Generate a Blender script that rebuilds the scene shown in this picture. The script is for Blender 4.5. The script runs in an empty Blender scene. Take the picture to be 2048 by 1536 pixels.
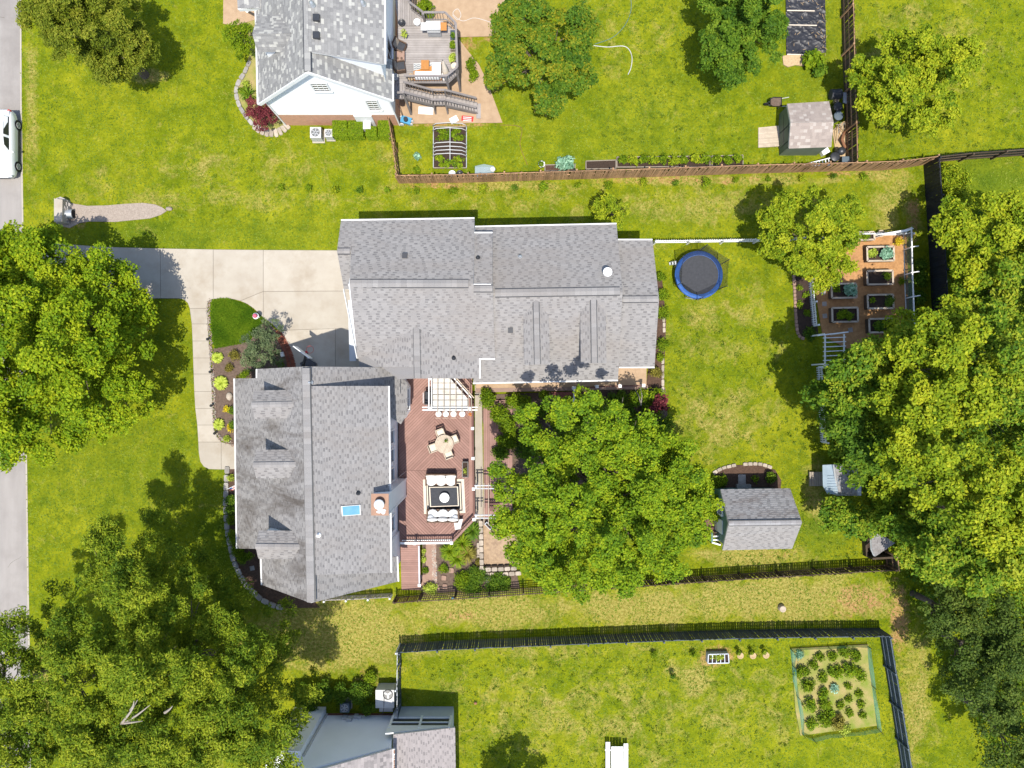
import bpy, math, random
import numpy as np
from mathutils import Vector, Matrix

R = math.radians
rnd = random.Random(7)
SC = bpy.context.scene
COL = SC.collection

# ------------------------------------------------------------------ camera, sky, sun, exposure
CAM_H = 48.0                      # drone height in metres
FPX = 1422.0                      # focal length in pixels of a 2048 px wide frame
cam_d = bpy.data.cameras.new('camera')
cam_d.sensor_width = 36.0
cam_d.lens = 36.0 * FPX / 2048.0
cam_d.clip_end = 2000.0
cam = bpy.data.objects.new('camera', cam_d)
cam.location = (0, 0, CAM_H)
cam.rotation_euler = (0, 0, 0)
COL.objects.link(cam)
SC.camera = cam

SUN_EL = 71.5
w = bpy.data.worlds.new('World')
SC.world = w
w.use_nodes = True
nt = w.node_tree
sky = nt.nodes.new('ShaderNodeTexSky')
sky.sky_type = 'NISHITA'
sky.sun_disc = False
sky.sun_elevation = R(SUN_EL)
sky.sun_rotation = R(180)
nt.links.new(sky.outputs[0], nt.nodes['Background'].inputs[0])
nt.nodes['Background'].inputs[1].default_value = 0.15
sun_d = bpy.data.lights.new('sun', 'SUN')
sun_d.energy = 3.8
sun_d.angle = R(0.53)
sun_d.color = (1.0, 0.95, 0.855)
sun = bpy.data.objects.new('sun', sun_d)
sun.rotation_euler = (R(90 - SUN_EL), 0, R(1.5))
sun.location = (0, -20, 60)
COL.objects.link(sun)
SC.view_settings.view_transform = 'Standard'
SC.view_settings.look = 'None'
SC.view_settings.exposure = 0.72
SC.view_settings.gamma = 1.0
SC.view_settings.use_curve_mapping = False
SC.cycles.max_bounces = 5
SC.cycles.diffuse_bounces = 3
SC.cycles.transmission_bounces = 4
SC.cycles.transparent_max_bounces = 8

# ------------------------------------------------------------------ helpers
def P(x, y, z=0.0):
    """a spot read off the survey photo (2048 px wide) at height z, in metres"""
    s = (CAM_H - z) / FPX
    return Vector(((x - 1024) * s, (768 - y) * s, z))
def P2(x, y, z=0.0):
    v = P(x, y, z)
    return (v.x, v.y)

ORG = {}
def thing(name, label, cat, loc, group=None):
    o = bpy.data.objects.new(name, None)
    o.empty_display_size = 0.2
    o.location = loc
    COL.objects.link(o)
    o['label'] = label
    o['category'] = cat
    if group: o['group'] = group
    ORG[o.name] = Vector(loc)
    return o
def tag(o, label, cat, group=None):
    o['label'] = label; o['category'] = cat
    if group: o['group'] = group
    return o
def struct(o, label=None):
    o['kind'] = 'structure'
    if label: o['label'] = label
    return o
def stuff(o, label=None):
    o['kind'] = 'stuff'
    if label: o['label'] = label
    return o

def link(name, me, parent=None, org=None):
    o = bpy.data.objects.new(name, me)
    COL.objects.link(o)
    if parent is not None:
        o.parent = parent
        ORG[o.name] = ORG[parent.name]
    else:
        o.location = org
        ORG[o.name] = Vector(org)
    return o

def copy_tree(root, loc, rz=0.0, label=None, scale=None):
    r = root.copy(); COL.objects.link(r)
    r.location = loc
    r.rotation_euler = (0, 0, rz)
    if scale: r.scale = (scale, scale, scale)
    if label: r['label'] = label
    ORG[r.name] = Vector(loc)
    for ch in list(root.children):
        c = ch.copy(); COL.objects.link(c); c.parent = r
        for g in list(ch.children):
            d = g.copy(); COL.objects.link(d); d.parent = c
    return r

class MB:
    def __init__(self):
        self.v = []; self.f = []; self.mi = []; self.sm = []; self.tone = []
    def add(self, vs, fs, mi=0, sm=False, tone=0.5):
        n = len(self.v)
        self.v += [tuple(p) for p in vs]
        for f in fs:
            self.f.append([i + n for i in f]); self.mi.append(mi); self.sm.append(sm); self.tone.append(tone)
        return self
    def box(self, c, s, rz=0.0, mi=0, tilt=None):
        hx, hy, hz = s[0] / 2, s[1] / 2, s[2] / 2
        vs = [Vector((x * hx, y * hy, z * hz)) for z in (-1, 1) for y in (-1, 1) for x in (-1, 1)]
        M = Matrix.Rotation(rz, 3, 'Z')
        if tilt: M = M @ Matrix.Rotation(tilt[0], 3, 'X') @ Matrix.Rotation(tilt[1], 3, 'Y')
        vs = [M @ p + Vector(c) for p in vs]
        return self.add(vs, [(0, 2, 3, 1), (4, 5, 7, 6), (0, 1, 5, 4), (2, 6, 7, 3), (0, 4, 6, 2), (1, 3, 7, 5)], mi)
    def bar(self, a, b, w, h, mi=0, up=(0, 0, 1)):
        a = Vector(a); b = Vector(b); d = (b - a).normalized()
        s = d.cross(Vector(up))
        if s.length < 1e-4: s = d.cross(Vector((1, 0, 0)))
        s.normalize(); u = s.cross(d)
        vs = []
        for p in (a, b):
            for q, r_ in ((-1, -1), (1, -1), (1, 1), (-1, 1)):
                vs.append(p + s * (q * w / 2) + u * (r_ * h / 2))
        return self.add(vs, [(3, 2, 1, 0), (4, 5, 6, 7), (0, 1, 5, 4), (1, 2, 6, 5), (2, 3, 7, 6), (3, 0, 4, 7)], mi)
    def prism(self, poly, z0, z1, mi=0):
        n = len(poly)
        ar = sum(poly[i][0] * poly[(i + 1) % n][1] - poly[(i + 1) % n][0] * poly[i][1] for i in range(n))
        if ar < 0: poly = list(poly)[::-1]
        vs = [(p[0], p[1], z0) for p in poly] + [(p[0], p[1], z1) for p in poly]
        fs = [list(range(n))[::-1], list(range(n, 2 * n))] + [(i, (i + 1) % n, n + (i + 1) % n, n + i) for i in range(n)]
        return self.add(vs, fs, mi)
    def topped(self, tops, z0, mi=0):
        """prism with a bent or sloping top, straight down to z0 (number, or list of points)"""
        n = len(tops)
        ar = sum(tops[i][0] * tops[(i + 1) % n][1] - tops[(i + 1) % n][0] * tops[i][1] for i in range(n))
        if ar < 0: tops = list(tops)[::-1]
        if isinstance(z0, (int, float)): bots = [(p[0], p[1], z0) for p in tops]
        else: bots = [(p[0], p[1], p[2] - z0[0]) for p in tops]
        fs = [list(range(n))[::-1], list(range(n, 2 * n))] + [(i, (i + 1) % n, n + (i + 1) % n, n + i) for i in range(n)]
        return self.add(list(bots) + [tuple(p) for p in tops], fs, mi)
    def cyl(self, c, r0, r1, z0, z1, n=16, mi=0, sm=True):
        vs = []
        for z, r in ((z0, r0), (z1, r1)):
            for i in range(n):
                a = 2 * math.pi * i / n
                vs.append((c[0] + r * math.cos(a), c[1] + r * math.sin(a), z))
        self.add(vs, [(i, (i + 1) % n, n + (i + 1) % n, n + i) for i in range(n)], mi, sm)
        self.add(vs[:n], [list(range(n))[::-1]], mi)
        return self.add(vs[n:], [list(range(n))], mi)
    def lathe(self, c, prof, n=16, mi=0, sm=True):
        vs = []
        m = len(prof)
        for r, z in prof:
            for i in range(n):
                a = 2 * math.pi * i / n
                vs.append((c[0] + r * math.cos(a), c[1] + r * math.sin(a), c[2] + z))
        fs = [(k * n + i, k * n + (i + 1) % n, (k + 1) * n + (i + 1) % n, (k + 1) * n + i) for k in range(m - 1) for i in range(n)]
        return self.add(vs, fs, mi, sm)
    def tube(self, pts, rad, n=6, mi=0, sm=True):
        pts = [Vector(p) for p in pts]
        if isinstance(rad, (int, float)): rad = [rad] * len(pts)
        vs = []
        for k, p in enumerate(pts):
            d = (pts[min(k + 1, len(pts) - 1)] - pts[max(k - 1, 0)]).normalized()
            s = d.cross(Vector((0, 0, 1)))
            if s.length < 0.05: s = d.cross(Vector((1, 0, 0)))
            s.normalize(); u = s.cross(d)
            for i in range(n):
                a = 2 * math.pi * i / n
                vs.append(p + (s * math.cos(a) + u * math.sin(a)) * rad[k])
        fs = [(k * n + i, k * n + (i + 1) % n, (k + 1) * n + (i + 1) % n, (k + 1) * n + i) for k in range(len(pts) - 1) for i in range(n)]
        self.add(vs, fs, mi, sm)
        L = len(pts)
        self.add(vs[:n], [list(range(n))[::-1]], mi)
        return self.add(vs[(L - 1) * n:], [list(range(n))], mi)
    def ball(self, c, r, nu=10, nv=7, mi=0, jit=0.0):
        if isinstance(r, (int, float)): r = (r, r, r)
        vs = [(c[0], c[1], c[2] - r[2])]
        for k in range(1, nv):
            t = -math.pi / 2 + math.pi * k / nv
            for i in range(nu):
                a = 2 * math.pi * i / nu
                q = 1 + rnd.uniform(-jit, jit)
                vs.append((c[0] + r[0] * q * math.cos(t) * math.cos(a), c[1] + r[1] * q * math.cos(t) * math.sin(a), c[2] + r[2] * q * math.sin(t)))
        vs.append((c[0], c[1], c[2] + r[2]))
        fs = [(0, 1 + (i + 1) % nu, 1 + i) for i in range(nu)]
        for k in range(nv - 2):
            b = 1 + k * nu
            fs += [(b + i, b + (i + 1) % nu, b + nu + (i + 1) % nu, b + nu + i) for i in range(nu)]
        b = 1 + (nv - 2) * nu; t = len(vs) - 1
        fs += [(b + i, b + (i + 1) % nu, t) for i in range(nu)]
        return self.add(vs, fs, mi, True)
    def build(self, name, mats, parent=None, tones=False):
        if not isinstance(mats, (list, tuple)): mats = [mats]
        a = np.array(self.v, dtype=np.float64)
        if parent is not None: org = ORG[parent.name]
        else:
            lo = a.min(0); hi = a.max(0)
            org = Vector(((lo[0] + hi[0]) / 2, (lo[1] + hi[1]) / 2, lo[2]))
        a = a - np.array(org)
        me = bpy.data.meshes.new(name)
        me.from_pydata(a.tolist(), [], self.f)
        for m in mats: me.materials.append(m)
        me.polygons.foreach_set('material_index', self.mi)
        me.polygons.foreach_set('use_smooth', self.sm)
        if tones:
            at = me.attributes.new('tone', 'FLOAT', 'FACE')
            at.data.foreach_set('value', np.array(self.tone, dtype=np.float32))
        me.update()
        return link(name, me, parent, org)

def piece(name, me, parent, loc, rz=0.0, tilt=(0, 0), scale=None):
    """one alike piece sharing mesh data"""
    o = bpy.data.objects.new(name, me)
    COL.objects.link(o)
    o.parent = parent
    o.location = Vector(loc) - ORG[parent.name]
    o.rotation_euler = (tilt[0], tilt[1], rz)
    if scale: o.scale = scale
    return o
def shared(name, mb, mats):
    """mesh data only, in local coordinates, to be shared by pieces"""
    me = bpy.data.meshes.new(name)
    me.from_pydata([tuple(p) for p in mb.v], [], mb.f)
    for m in (mats if isinstance(mats, (list, tuple)) else [mats]): me.materials.append(m)
    me.polygons.foreach_set('material_index', mb.mi)
    me.polygons.foreach_set('use_smooth', mb.sm)
    me.update()
    return me

def clip_half(poly, n, d):
    """keep the side where n.p <= d (2-D)"""
    out = []
    for i in range(len(poly)):
        a = poly[i]; b = poly[(i + 1) % len(poly)]
        da = n[0] * a[0] + n[1] * a[1] - d; db = n[0] * b[0] + n[1] * b[1] - d
        if da <= 0: out.append(a)
        if (da < 0 < db) or (db < 0 < da):
            t = da / (da - db)
            out.append((a[0] + (b[0] - a[0]) * t, a[1] + (b[1] - a[1]) * t))
    return out
def area2(poly):
    return 0.5 * sum(poly[i][0] * poly[(i + 1) % len(poly)][1] - poly[(i + 1) % len(poly)][0] * poly[i][1] for i in range(len(poly)))
def clip_convex(poly, win):
    if area2(win) < 0: win = win[::-1]
    for i in range(len(win)):
        a = win[i]; b = win[(i + 1) % len(win)]
        n = (b[1] - a[1], -(b[0] - a[0]))
        poly = clip_half(poly, n, n[0] * a[0] + n[1] * a[1])
        if len(poly) < 3: return []
    return poly
def in_poly(x, y, poly):
    r = False
    j = len(poly) - 1
    for i in range(len(poly)):
        if (poly[i][1] > y) != (poly[j][1] > y) and x < (poly[j][0] - poly[i][0]) * (y - poly[i][1]) / (poly[j][1] - poly[i][1]) + poly[i][0]:
            r = not r
        j = i
    return r
def smooth_path(pts, n=6):
    """Catmull-Rom through 2-D or 3-D points"""
    pts = [Vector(p) for p in pts]
    out = []
    for i in range(len(pts) - 1):
        p0 = pts[max(i - 1, 0)]; p1 = pts[i]; p2 = pts[i + 1]; p3 = pts[min(i + 2, len(pts) - 1)]
        for k in range(n):
            t = k / n
            out.append(0.5 * ((2 * p1) + (p2 - p0) * t + (2 * p0 - 5 * p1 + 4 * p2 - p3) * t * t + (3 * p1 - p0 - 3 * p2 + p3) * t ** 3))
    out.append(pts[-1])
    return out
def walk(path, step):
    """points every step metres along a polyline: (point, direction)"""
    out = []; need = 0.0
    for i in range(len(path) - 1):
        a = Vector(path[i]); b = Vector(path[i + 1]); L = (b - a).length
        if L < 1e-6: continue
        d = (b - a) / L; s = need
        while s <= L:
            out.append((a + d * s, d)); s += step
        need = s - L
    return out

# ------------------------------------------------------------------ materials
def nodes(name):
    m = bpy.data.materials.new(name)
    m.use_nodes = True
    t = m.node_tree
    return m, t, t.nodes['Principled BSDF']
def lk(t, a, b): t.links.new(a, b)
def nd(t, kind, **kw):
    n = t.nodes.new(kind)
    for k, v in kw.items(): setattr(n, k, v)
    return n
def c4(c): return (c[0], c[1], c[2], 1.0)
def noise(t, scale, detail=4, rough=0.55, vec=None, stretch=None, dist=0.0):
    n = nd(t, 'ShaderNodeTexNoise')
    n.inputs['Scale'].default_value = scale; n.inputs['Detail'].default_value = detail
    n.inputs['Roughness'].default_value = rough; n.inputs['Distortion'].default_value = dist
    if vec is None: vec = nd(t, 'ShaderNodeNewGeometry').outputs['Position']
    if stretch:
        mp = nd(t, 'ShaderNodeMapping'); mp.inputs['Scale'].default_value = stretch
        lk(t, vec, mp.inputs[0]); vec = mp.outputs[0]
    lk(t, vec, n.inputs['Vector'])
    return n.outputs['Fac']
def ramp(t, fac, stops):
    r = nd(t, 'ShaderNodeValToRGB')
    e = r.color_ramp.elements
    while len(e) < len(stops): e.new(0.5)
    for k, (p, c) in enumerate(stops):
        e[k].position = p; e[k].color = c4(c) if len(c) == 3 else c
    lk(t, fac, r.inputs[0])
    return r.outputs[0]
def mix(t, fac, a, b, mode='MIX'):
    m = nd(t, 'ShaderNodeMix', data_type='RGBA', blend_type=mode)
    for s, val in ((0, fac), (6, a), (7, b)):
        if isinstance(val, (int, float)): m.inputs[s].default_value = val
        elif isinstance(val, (tuple, list)): m.inputs[s].default_value = c4(val)
        else: lk(t, val, m.inputs[s])
    return m.outputs[2]
def math_(t, op, a, b=None, clamp=False):
    m = nd(t, 'ShaderNodeMath', operation=op); m.use_clamp = clamp
    for s, val in ((0, a), (1, b)):
        if val is None: continue
        if isinstance(val, (int, float)): m.inputs[s].default_value = val
        else: lk(t, val, m.inputs[s])
    return m.outputs[0]
def attr(t, name):
    a = nd(t, 'ShaderNodeAttribute'); a.attribute_name = name
    return a.outputs['Fac']
def orand(t): return nd(t, 'ShaderNodeObjectInfo').outputs['Random']
def bump(t, b, h, strength=0.3, dist=0.02):
    n = nd(t, 'ShaderNodeBump'); n.inputs['Strength'].default_value = strength; n.inputs['Distance'].default_value = dist
    lk(t, h, n.inputs['Height']); lk(t, n.outputs[0], b.inputs['Normal'])

def mat(name, a, b=None, scale=3.0, rough=0.8, spec=0.3, metal=0.0, stretch=None, vary=0.0, bmp=0.0, bscale=30.0, dirt=None, dscale=0.7):
    """base colour that wanders between a and b, each object a little lighter or darker, optional stains"""
    m, t, p = nodes(name)
    b = b or tuple(x * 0.8 for x in a)
    n = noise(t, scale, 5, 0.6, stretch=stretch)
    c = ramp(t, n, [(0.3, b), (0.7, a)])
    if vary:
        hv = nd(t, 'ShaderNodeHueSaturation')
        mr = nd(t, 'ShaderNodeMapRange'); mr.inputs[3].default_value = 1 - vary; mr.inputs[4].default_value = 1 + vary
        lk(t, orand(t), mr.inputs[0]); lk(t, mr.outputs[0], hv.inputs['Value']); lk(t, c, hv.inputs['Color'])
        c = hv.outputs[0]
    if dirt:
        d = noise(t, dscale, 6, 0.65)
        c = mix(t, math_(t, 'MULTIPLY', ramp(t, d, [(0.48, (0, 0, 0)), (0.72, (1, 1, 1))]), 0.75), c, dirt)
    lk(t, c, p.inputs['Base Color'])
    p.inputs['Roughness'].default_value = rough
    p.inputs['Specular IOR Level'].default_value = spec
    p.inputs['Metallic'].default_value = metal
    if bmp: bump(t, p, noise(t, bscale, 3, 0.6, stretch=stretch), bmp, 0.02)
    return m

def leaf_mat(name, dark, mid, light, trans=0.22, rough=0.6, gloss=0.10, k=1.55):
    dark, mid, light = [tuple(min(0.8, x * k) for x in c) for c in (dark, mid, light)]
    m, t, p = nodes(name)
    tn = attr(t, 'tone')
    c = ramp(t, tn, [(0.0, dark), (0.5, mid), (1.0, light)])
    lk(t, c, p.inputs['Base Color'])
    p.inputs['Roughness'].default_value = rough
    p.inputs['Specular IOR Level'].default_value = gloss
    tr = nd(t, 'ShaderNodeBsdfTranslucent')
    lk(t, mix(t, 0.5, c, (light[0], light[1], light[2] * 0.6)), tr.inputs[0])
    ms = nd(t, 'ShaderNodeMixShader'); ms.inputs[0].default_value = trans
    lk(t, p.outputs[0], ms.inputs[1]); lk(t, tr.outputs[0], ms.inputs[2])
    lk(t, ms.outputs[0], t.nodes['Material Output'].inputs[0])
    return m

def shingle_mat(name, light, dark, pale=None, stain=None, stain_amt=0.0, stain_scale=0.35):
    m, t, p = nodes(name)
    stops = [(0.0, dark), (0.35, tuple(0.5 * (dark[i] + light[i]) for i in range(3))), (0.8, light)]
    stops.append((1.0, pale or tuple(min(1, x * 1.15) for x in light)))
    c = ramp(t, attr(t, 'tone'), stops)
    c = mix(t, 0.22, c, ramp(t, noise(t, 60, 2), [(0.3, (0.12, 0.12, 0.12)), (0.7, (0.5, 0.5, 0.5))]))
    if stain:
        d = noise(t, stain_scale, 6, 0.7, stretch=(0.7, 2.4, 1.0), dist=0.5)
        d = math_(t, 'MULTIPLY', ramp(t, d, [(0.45, (0, 0, 0)), (0.68, (1, 1, 1))]), stain_amt)
        c = mix(t, d, c, stain)
    lk(t, c, p.inputs['Base Color'])
    p.inputs['Roughness'].default_value = 0.85
    p.inputs['Specular IOR Level'].default_value = 0.25
    bump(t, p, noise(t, 80, 2), 0.3, 0.01)
    return m

M = {}
M['concrete'] = mat('concrete', (0.405, 0.365, 0.305), (0.355, 0.312, 0.255), 0.8, 0.9, vary=0.07, bmp=0.15, bscale=40, dirt=(0.30, 0.25, 0.19), dscale=0.6)
M['road'] = mat('road_surface', (0.305, 0.28, 0.258), (0.25, 0.228, 0.21), 0.4, 0.9, bmp=0.3, bscale=60, dirt=(0.19, 0.17, 0.155), dscale=0.25, stretch=(3.0, 0.5, 1.0))
M['joint'] = mat('joint_sand', (0.16, 0.14, 0.11))
M['white'] = mat('white_paint', (0.80, 0.80, 0.79), (0.72, 0.72, 0.71), 2.0, 0.55)
M['siding'] = mat('white_siding', (0.78, 0.79, 0.80), (0.72, 0.73, 0.74), 0.8, 0.6)
M['sidingw'] = mat('white_vinyl_siding', (0.86, 0.865, 0.87), (0.82, 0.825, 0.83), 0.8, 0.55)
M['brick'] = None
M['fascia'] = mat('white_gutter', (0.66, 0.65, 0.63), (0.52, 0.51, 0.49), 1.5, 0.5)
M['glass'] = mat('window_glass', (0.03, 0.035, 0.04), (0.02, 0.022, 0.026), 1.0, 0.08, 0.6)
M['skyglass'] = mat('skylight_glass', (0.17, 0.37, 0.47), (0.11, 0.28, 0.38), 1.2, 0.12, 0.6)
M['deck'] = mat('deck_board_red', (0.29, 0.168, 0.138), (0.235, 0.132, 0.107), 1.2, 0.7, stretch=(1, 1, 1), vary=0.10, bmp=0.1)
M['deckdark'] = mat('deck_rail_brown', (0.13, 0.055, 0.04), (0.10, 0.04, 0.03), 2.0, 0.6)
M['greydeck'] = mat('weathered_deck_grey', (0.33, 0.30, 0.285), (0.25, 0.225, 0.21), 1.5, 0.85, vary=0.14, bmp=0.2)
M['greyrail'] = mat('weathered_rail_grey', (0.24, 0.215, 0.205), (0.18, 0.16, 0.15), 2.0, 0.85, vary=0.08)
M['cedar'] = mat('weathered_cedar', (0.40, 0.24, 0.13), (0.27, 0.16, 0.09), 1.5, 0.85, vary=0.22, bmp=0.2)
M['oldwood'] = mat('old_dark_wood', (0.10, 0.072, 0.045), (0.065, 0.045, 0.03), 2.5, 0.9, vary=0.25, bmp=0.2)
M['olivewood'] = mat('olive_stained_wood', (0.105, 0.072, 0.038), (0.07, 0.05, 0.028), 2.5, 0.9, vary=0.25)
M['black'] = mat('black_stain', (0.025, 0.027, 0.032), (0.017, 0.018, 0.022), 2.0, 0.6, vary=0.2)
M['bluefence'] = mat('dark_blue_stain', (0.055, 0.075, 0.10), (0.04, 0.055, 0.075), 2.0, 0.65, vary=0.18)
M['bluerail'] = mat('dark_blue_rail', (0.10, 0.13, 0.16), (0.075, 0.10, 0.12), 2.0, 0.65, vary=0.1)
M['greywhite'] = mat('pale_blue_grey', (0.5, 0.53, 0.56), (0.44, 0.46, 0.5), 1.5, 0.6)
M['metal'] = mat('galvanised_metal', (0.45, 0.47, 0.49), (0.36, 0.38, 0.40), 3.0, 0.45, 0.5, 0.5)
M['darkmetal'] = mat('dark_metal', (0.035, 0.037, 0.042), (0.025, 0.026, 0.03), 3.0, 0.4, 0.5)
M['acgrey'] = mat('pale_grey_metal', (0.52, 0.52, 0.51), (0.44, 0.44, 0.43), 3.0, 0.5)
M['mulch'] = mat('dark_mulch', (0.105, 0.062, 0.042), (0.055, 0.032, 0.022), 9.0, 0.95, bmp=0.8, bscale=25)
M['mulchgrey'] = mat('faded_mulch', (0.15, 0.105, 0.08), (0.085, 0.058, 0.043), 8.0, 0.95, bmp=0.8, bscale=25)
M['chips'] = mat('wood_chips', (0.46, 0.25, 0.105), (0.32, 0.165, 0.07), 8.0, 0.95, bmp=0.7, bscale=22, dirt=(0.24, 0.12, 0.05), dscale=1.5)
M['palechips'] = mat('pale_wood_chips', (0.40, 0.285, 0.18), (0.24, 0.165, 0.11), 5.0, 0.95, bmp=0.7, bscale=22)
M['gravel'] = mat('gravel', (0.36, 0.30, 0.25), (0.24, 0.195, 0.16), 12.0, 0.95, bmp=0.8, bscale=25)
M['tan'] = mat('tan_patio', (0.41, 0.29, 0.185), (0.33, 0.225, 0.14), 2.5, 0.9, bmp=0.3, bscale=50)
M['stone'] = mat('pale_stone', (0.42, 0.36, 0.29), (0.30, 0.25, 0.20), 5.0, 0.9, vary=0.22, bmp=0.5)
M['greystone'] = mat('grey_stone', (0.34, 0.315, 0.29), (0.24, 0.22, 0.20), 5.0, 0.9, vary=0.25, bmp=0.5)
M['redstone'] = mat('red_brick_edging', (0.26, 0.085, 0.05), (0.19, 0.06, 0.037), 5.0, 0.9, vary=0.25, bmp=0.3)
M['paver'] = mat('pink_paver', (0.33, 0.215, 0.165), (0.26, 0.165, 0.125), 5.0, 0.9, vary=0.2, bmp=0.3)
M['soil'] = mat('dark_soil', (0.055, 0.035, 0.025), (0.032, 0.021, 0.016), 10.0, 0.95, bmp=0.8, bscale=25)
M['bark'] = mat('bark', (0.16, 0.125, 0.095), (0.09, 0.07, 0.055), 8.0, 0.95, bmp=0.6, bscale=15)
M['palebark'] = mat('bare_branch', (0.36, 0.32, 0.27), (0.26, 0.22, 0.18), 8.0, 0.9)
M['teal'] = mat('teal_green_siding', (0.10, 0.20, 0.185), (0.085, 0.17, 0.16), 2.0, 0.6)
M['olive'] = mat('olive_green_siding', (0.115, 0.145, 0.105), (0.095, 0.12, 0.085), 2.0, 0.65)
M['cushion'] = mat('white_cushion', (0.82, 0.80, 0.77), (0.76, 0.74, 0.71), 3.0, 0.9)
M['charcoal'] = mat('charcoal_fabric', (0.055, 0.057, 0.065), (0.04, 0.042, 0.048), 6.0, 0.9, bmp=0.1)
M['cream'] = mat('cream_fabric', (0.66, 0.57, 0.46), (0.58, 0.50, 0.40), 4.0, 0.9)
M['teak'] = mat('pale_teak', (0.47, 0.39, 0.30), (0.38, 0.31, 0.235), 4.0, 0.7, vary=0.12)
M['teakdark'] = mat('weathered_teak', (0.33, 0.28, 0.22), (0.24, 0.20, 0.16), 4.0, 0.8)
M['orange'] = mat('orange_wood', (0.45, 0.20, 0.055), (0.38, 0.165, 0.045), 4.0, 0.6)
M['wicker'] = mat('brown_wicker', (0.15, 0.095, 0.065), (0.09, 0.058, 0.04), 20.0, 0.8, bmp=0.4)
M['copper'] = mat('copper_sheet', (0.20, 0.105, 0.065), (0.15, 0.08, 0.05), 3.0, 0.5, 0.5, 0.3)
M['terracotta'] = mat('terracotta', (0.34, 0.16, 0.09), (0.27, 0.125, 0.07), 4.0, 0.85)
M['red'] = mat('red_paint', (0.55, 0.035, 0.03), (0.45, 0.03, 0.025), 4.0, 0.5)
M['blue'] = mat('blue_pad', (0.03, 0.11, 0.36), (0.02, 0.07, 0.24), 6.0, 0.6)
M['net'] = None
M['carwhite'] = mat('white_car_paint', (0.80, 0.81, 0.82), (0.78, 0.79, 0.80), 1.0, 0.2, 0.6)
M['rubber'] = mat('rubber', (0.02, 0.02, 0.022), (0.014, 0.014, 0.015), 5.0, 0.8)
M['rust'] = mat('rust', (0.26, 0.12, 0.06), (0.17, 0.08, 0.045), 5.0, 0.8)
M['plot'] = mat('plot_ground', (0.34, 0.26, 0.11), (0.15, 0.21, 0.02), 1.1, 0.95, bmp=0.6)
M['straw'] = mat('straw', (0.50, 0.37, 0.21), (0.36, 0.25, 0.14), 9.0, 0.95, bmp=0.5)

def brick_mat(name, a, b, mortar, vertical_axis='Z', scale=1.0):
    m, t, p = nodes(name)
    g = nd(t, 'ShaderNodeNewGeometry')
    sx = nd(t, 'ShaderNodeSeparateXYZ'); lk(t, g.outputs['Position'], sx.inputs[0])
    cb = nd(t, 'ShaderNodeCombineXYZ')
    u = math_(t, 'ADD', sx.outputs[0], sx.outputs[1])
    lk(t, u, cb.inputs[0]); lk(t, sx.outputs[2], cb.inputs[1])
    br = nd(t, 'ShaderNodeTexBrick')
    br.inputs['Color1'].default_value = c4(a); br.inputs['Color2'].default_value = c4(b); br.inputs['Mortar'].default_value = c4(mortar)
    br.inputs['Scale'].default_value = 1.0
    br.inputs['Brick Width'].default_value = 0.22; br.inputs['Row Height'].default_value = 0.075; br.inputs['Mortar Size'].default_value = 0.008
    lk(t, cb.outputs[0], br.inputs['Vector'])
    c = mix(t, 0.25, br.outputs[0], ramp(t, noise(t, 4, 4), [(0.3, tuple(x * .6 for x in a)), (0.7, tuple(min(1, x * 1.4) for x in a))]))
    lk(t, c, p.inputs['Base Color']); p.inputs['Roughness'].default_value = 0.9
    return m
M['brick'] = brick_mat('orange_brick', (0.56, 0.27, 0.16), (0.48, 0.22, 0.13), (0.55, 0.46, 0.37))
M['redbrick'] = brick_mat('red_brick', (0.22, 0.075, 0.05), (0.17, 0.055, 0.04), (0.26, 0.20, 0.16))

def net_mat(name, col, cover):
    m, t, p = nodes(name)
    p.inputs['Base Color'].default_value = c4(col); p.inputs['Roughness'].default_value = 0.8
    tr = nd(t, 'ShaderNodeBsdfTransparent')
    ms = nd(t, 'ShaderNodeMixShader'); ms.inputs[0].default_value = cover
    lk(t, tr.outputs[0], ms.inputs[1]); lk(t, p.outputs[0], ms.inputs[2])
    lk(t, ms.outputs[0], t.nodes['Material Output'].inputs[0])
    return m
M['net'] = net_mat('black_net', (0.02, 0.022, 0.025), 0.5)
M['greennet'] = net_mat('green_net', (0.22, 0.52, 0.36), 0.62)
M['greenmesh'] = net_mat('grey_green_mesh', (0.10, 0.17, 0.15), 0.6)
M['wirenet'] = net_mat('wire_mesh', (0.06, 0.05, 0.04), 0.25)
M['panel'] = mat('milky_panel', (0.56, 0.56, 0.54), (0.44, 0.43, 0.40), 1.5, 0.5, dirt=(0.33, 0.28, 0.2), dscale=1.2)
M['grille'] = mat('fan_grille', (0.16, 0.165, 0.17), (0.11, 0.115, 0.12), 6)
M['polycarb'] = net_mat('frosted_panel', (0.75, 0.76, 0.76), 0.9)
M['clearpanel'] = net_mat('clear_panel', (0.32, 0.42, 0.44), 0.55)
M['shingle'] = shingle_mat('grey_shingle', (0.235, 0.219, 0.208), (0.092, 0.084, 0.082), stain=(0.22, 0.19, 0.165), stain_amt=0.45, stain_scale=0.22)
M['shinglestain'] = shingle_mat('stained_grey_shingle', (0.235, 0.219, 0.208), (0.092, 0.084, 0.082), stain=(0.082, 0.068, 0.058), stain_amt=0.9, stain_scale=0.34)
M['shinglepale'] = shingle_mat('mixed_grey_shingle', (0.25, 0.242, 0.228), (0.15, 0.145, 0.14), (0.42, 0.41, 0.365))
M['shinglebrown'] = shingle_mat('brown_shingle', (0.32, 0.255, 0.215), (0.24, 0.185, 0.155), (0.40, 0.345, 0.30))
M['shingletaupe'] = shingle_mat('taupe_shingle', (0.285, 0.245, 0.232), (0.13, 0.11, 0.105))
M['shingleshed'] = shingle_mat('shed_shingle', (0.27, 0.262, 0.265), (0.125, 0.12, 0.125), stain=(0.12, 0.09, 0.075), stain_amt=0.6, stain_scale=0.7)

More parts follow.
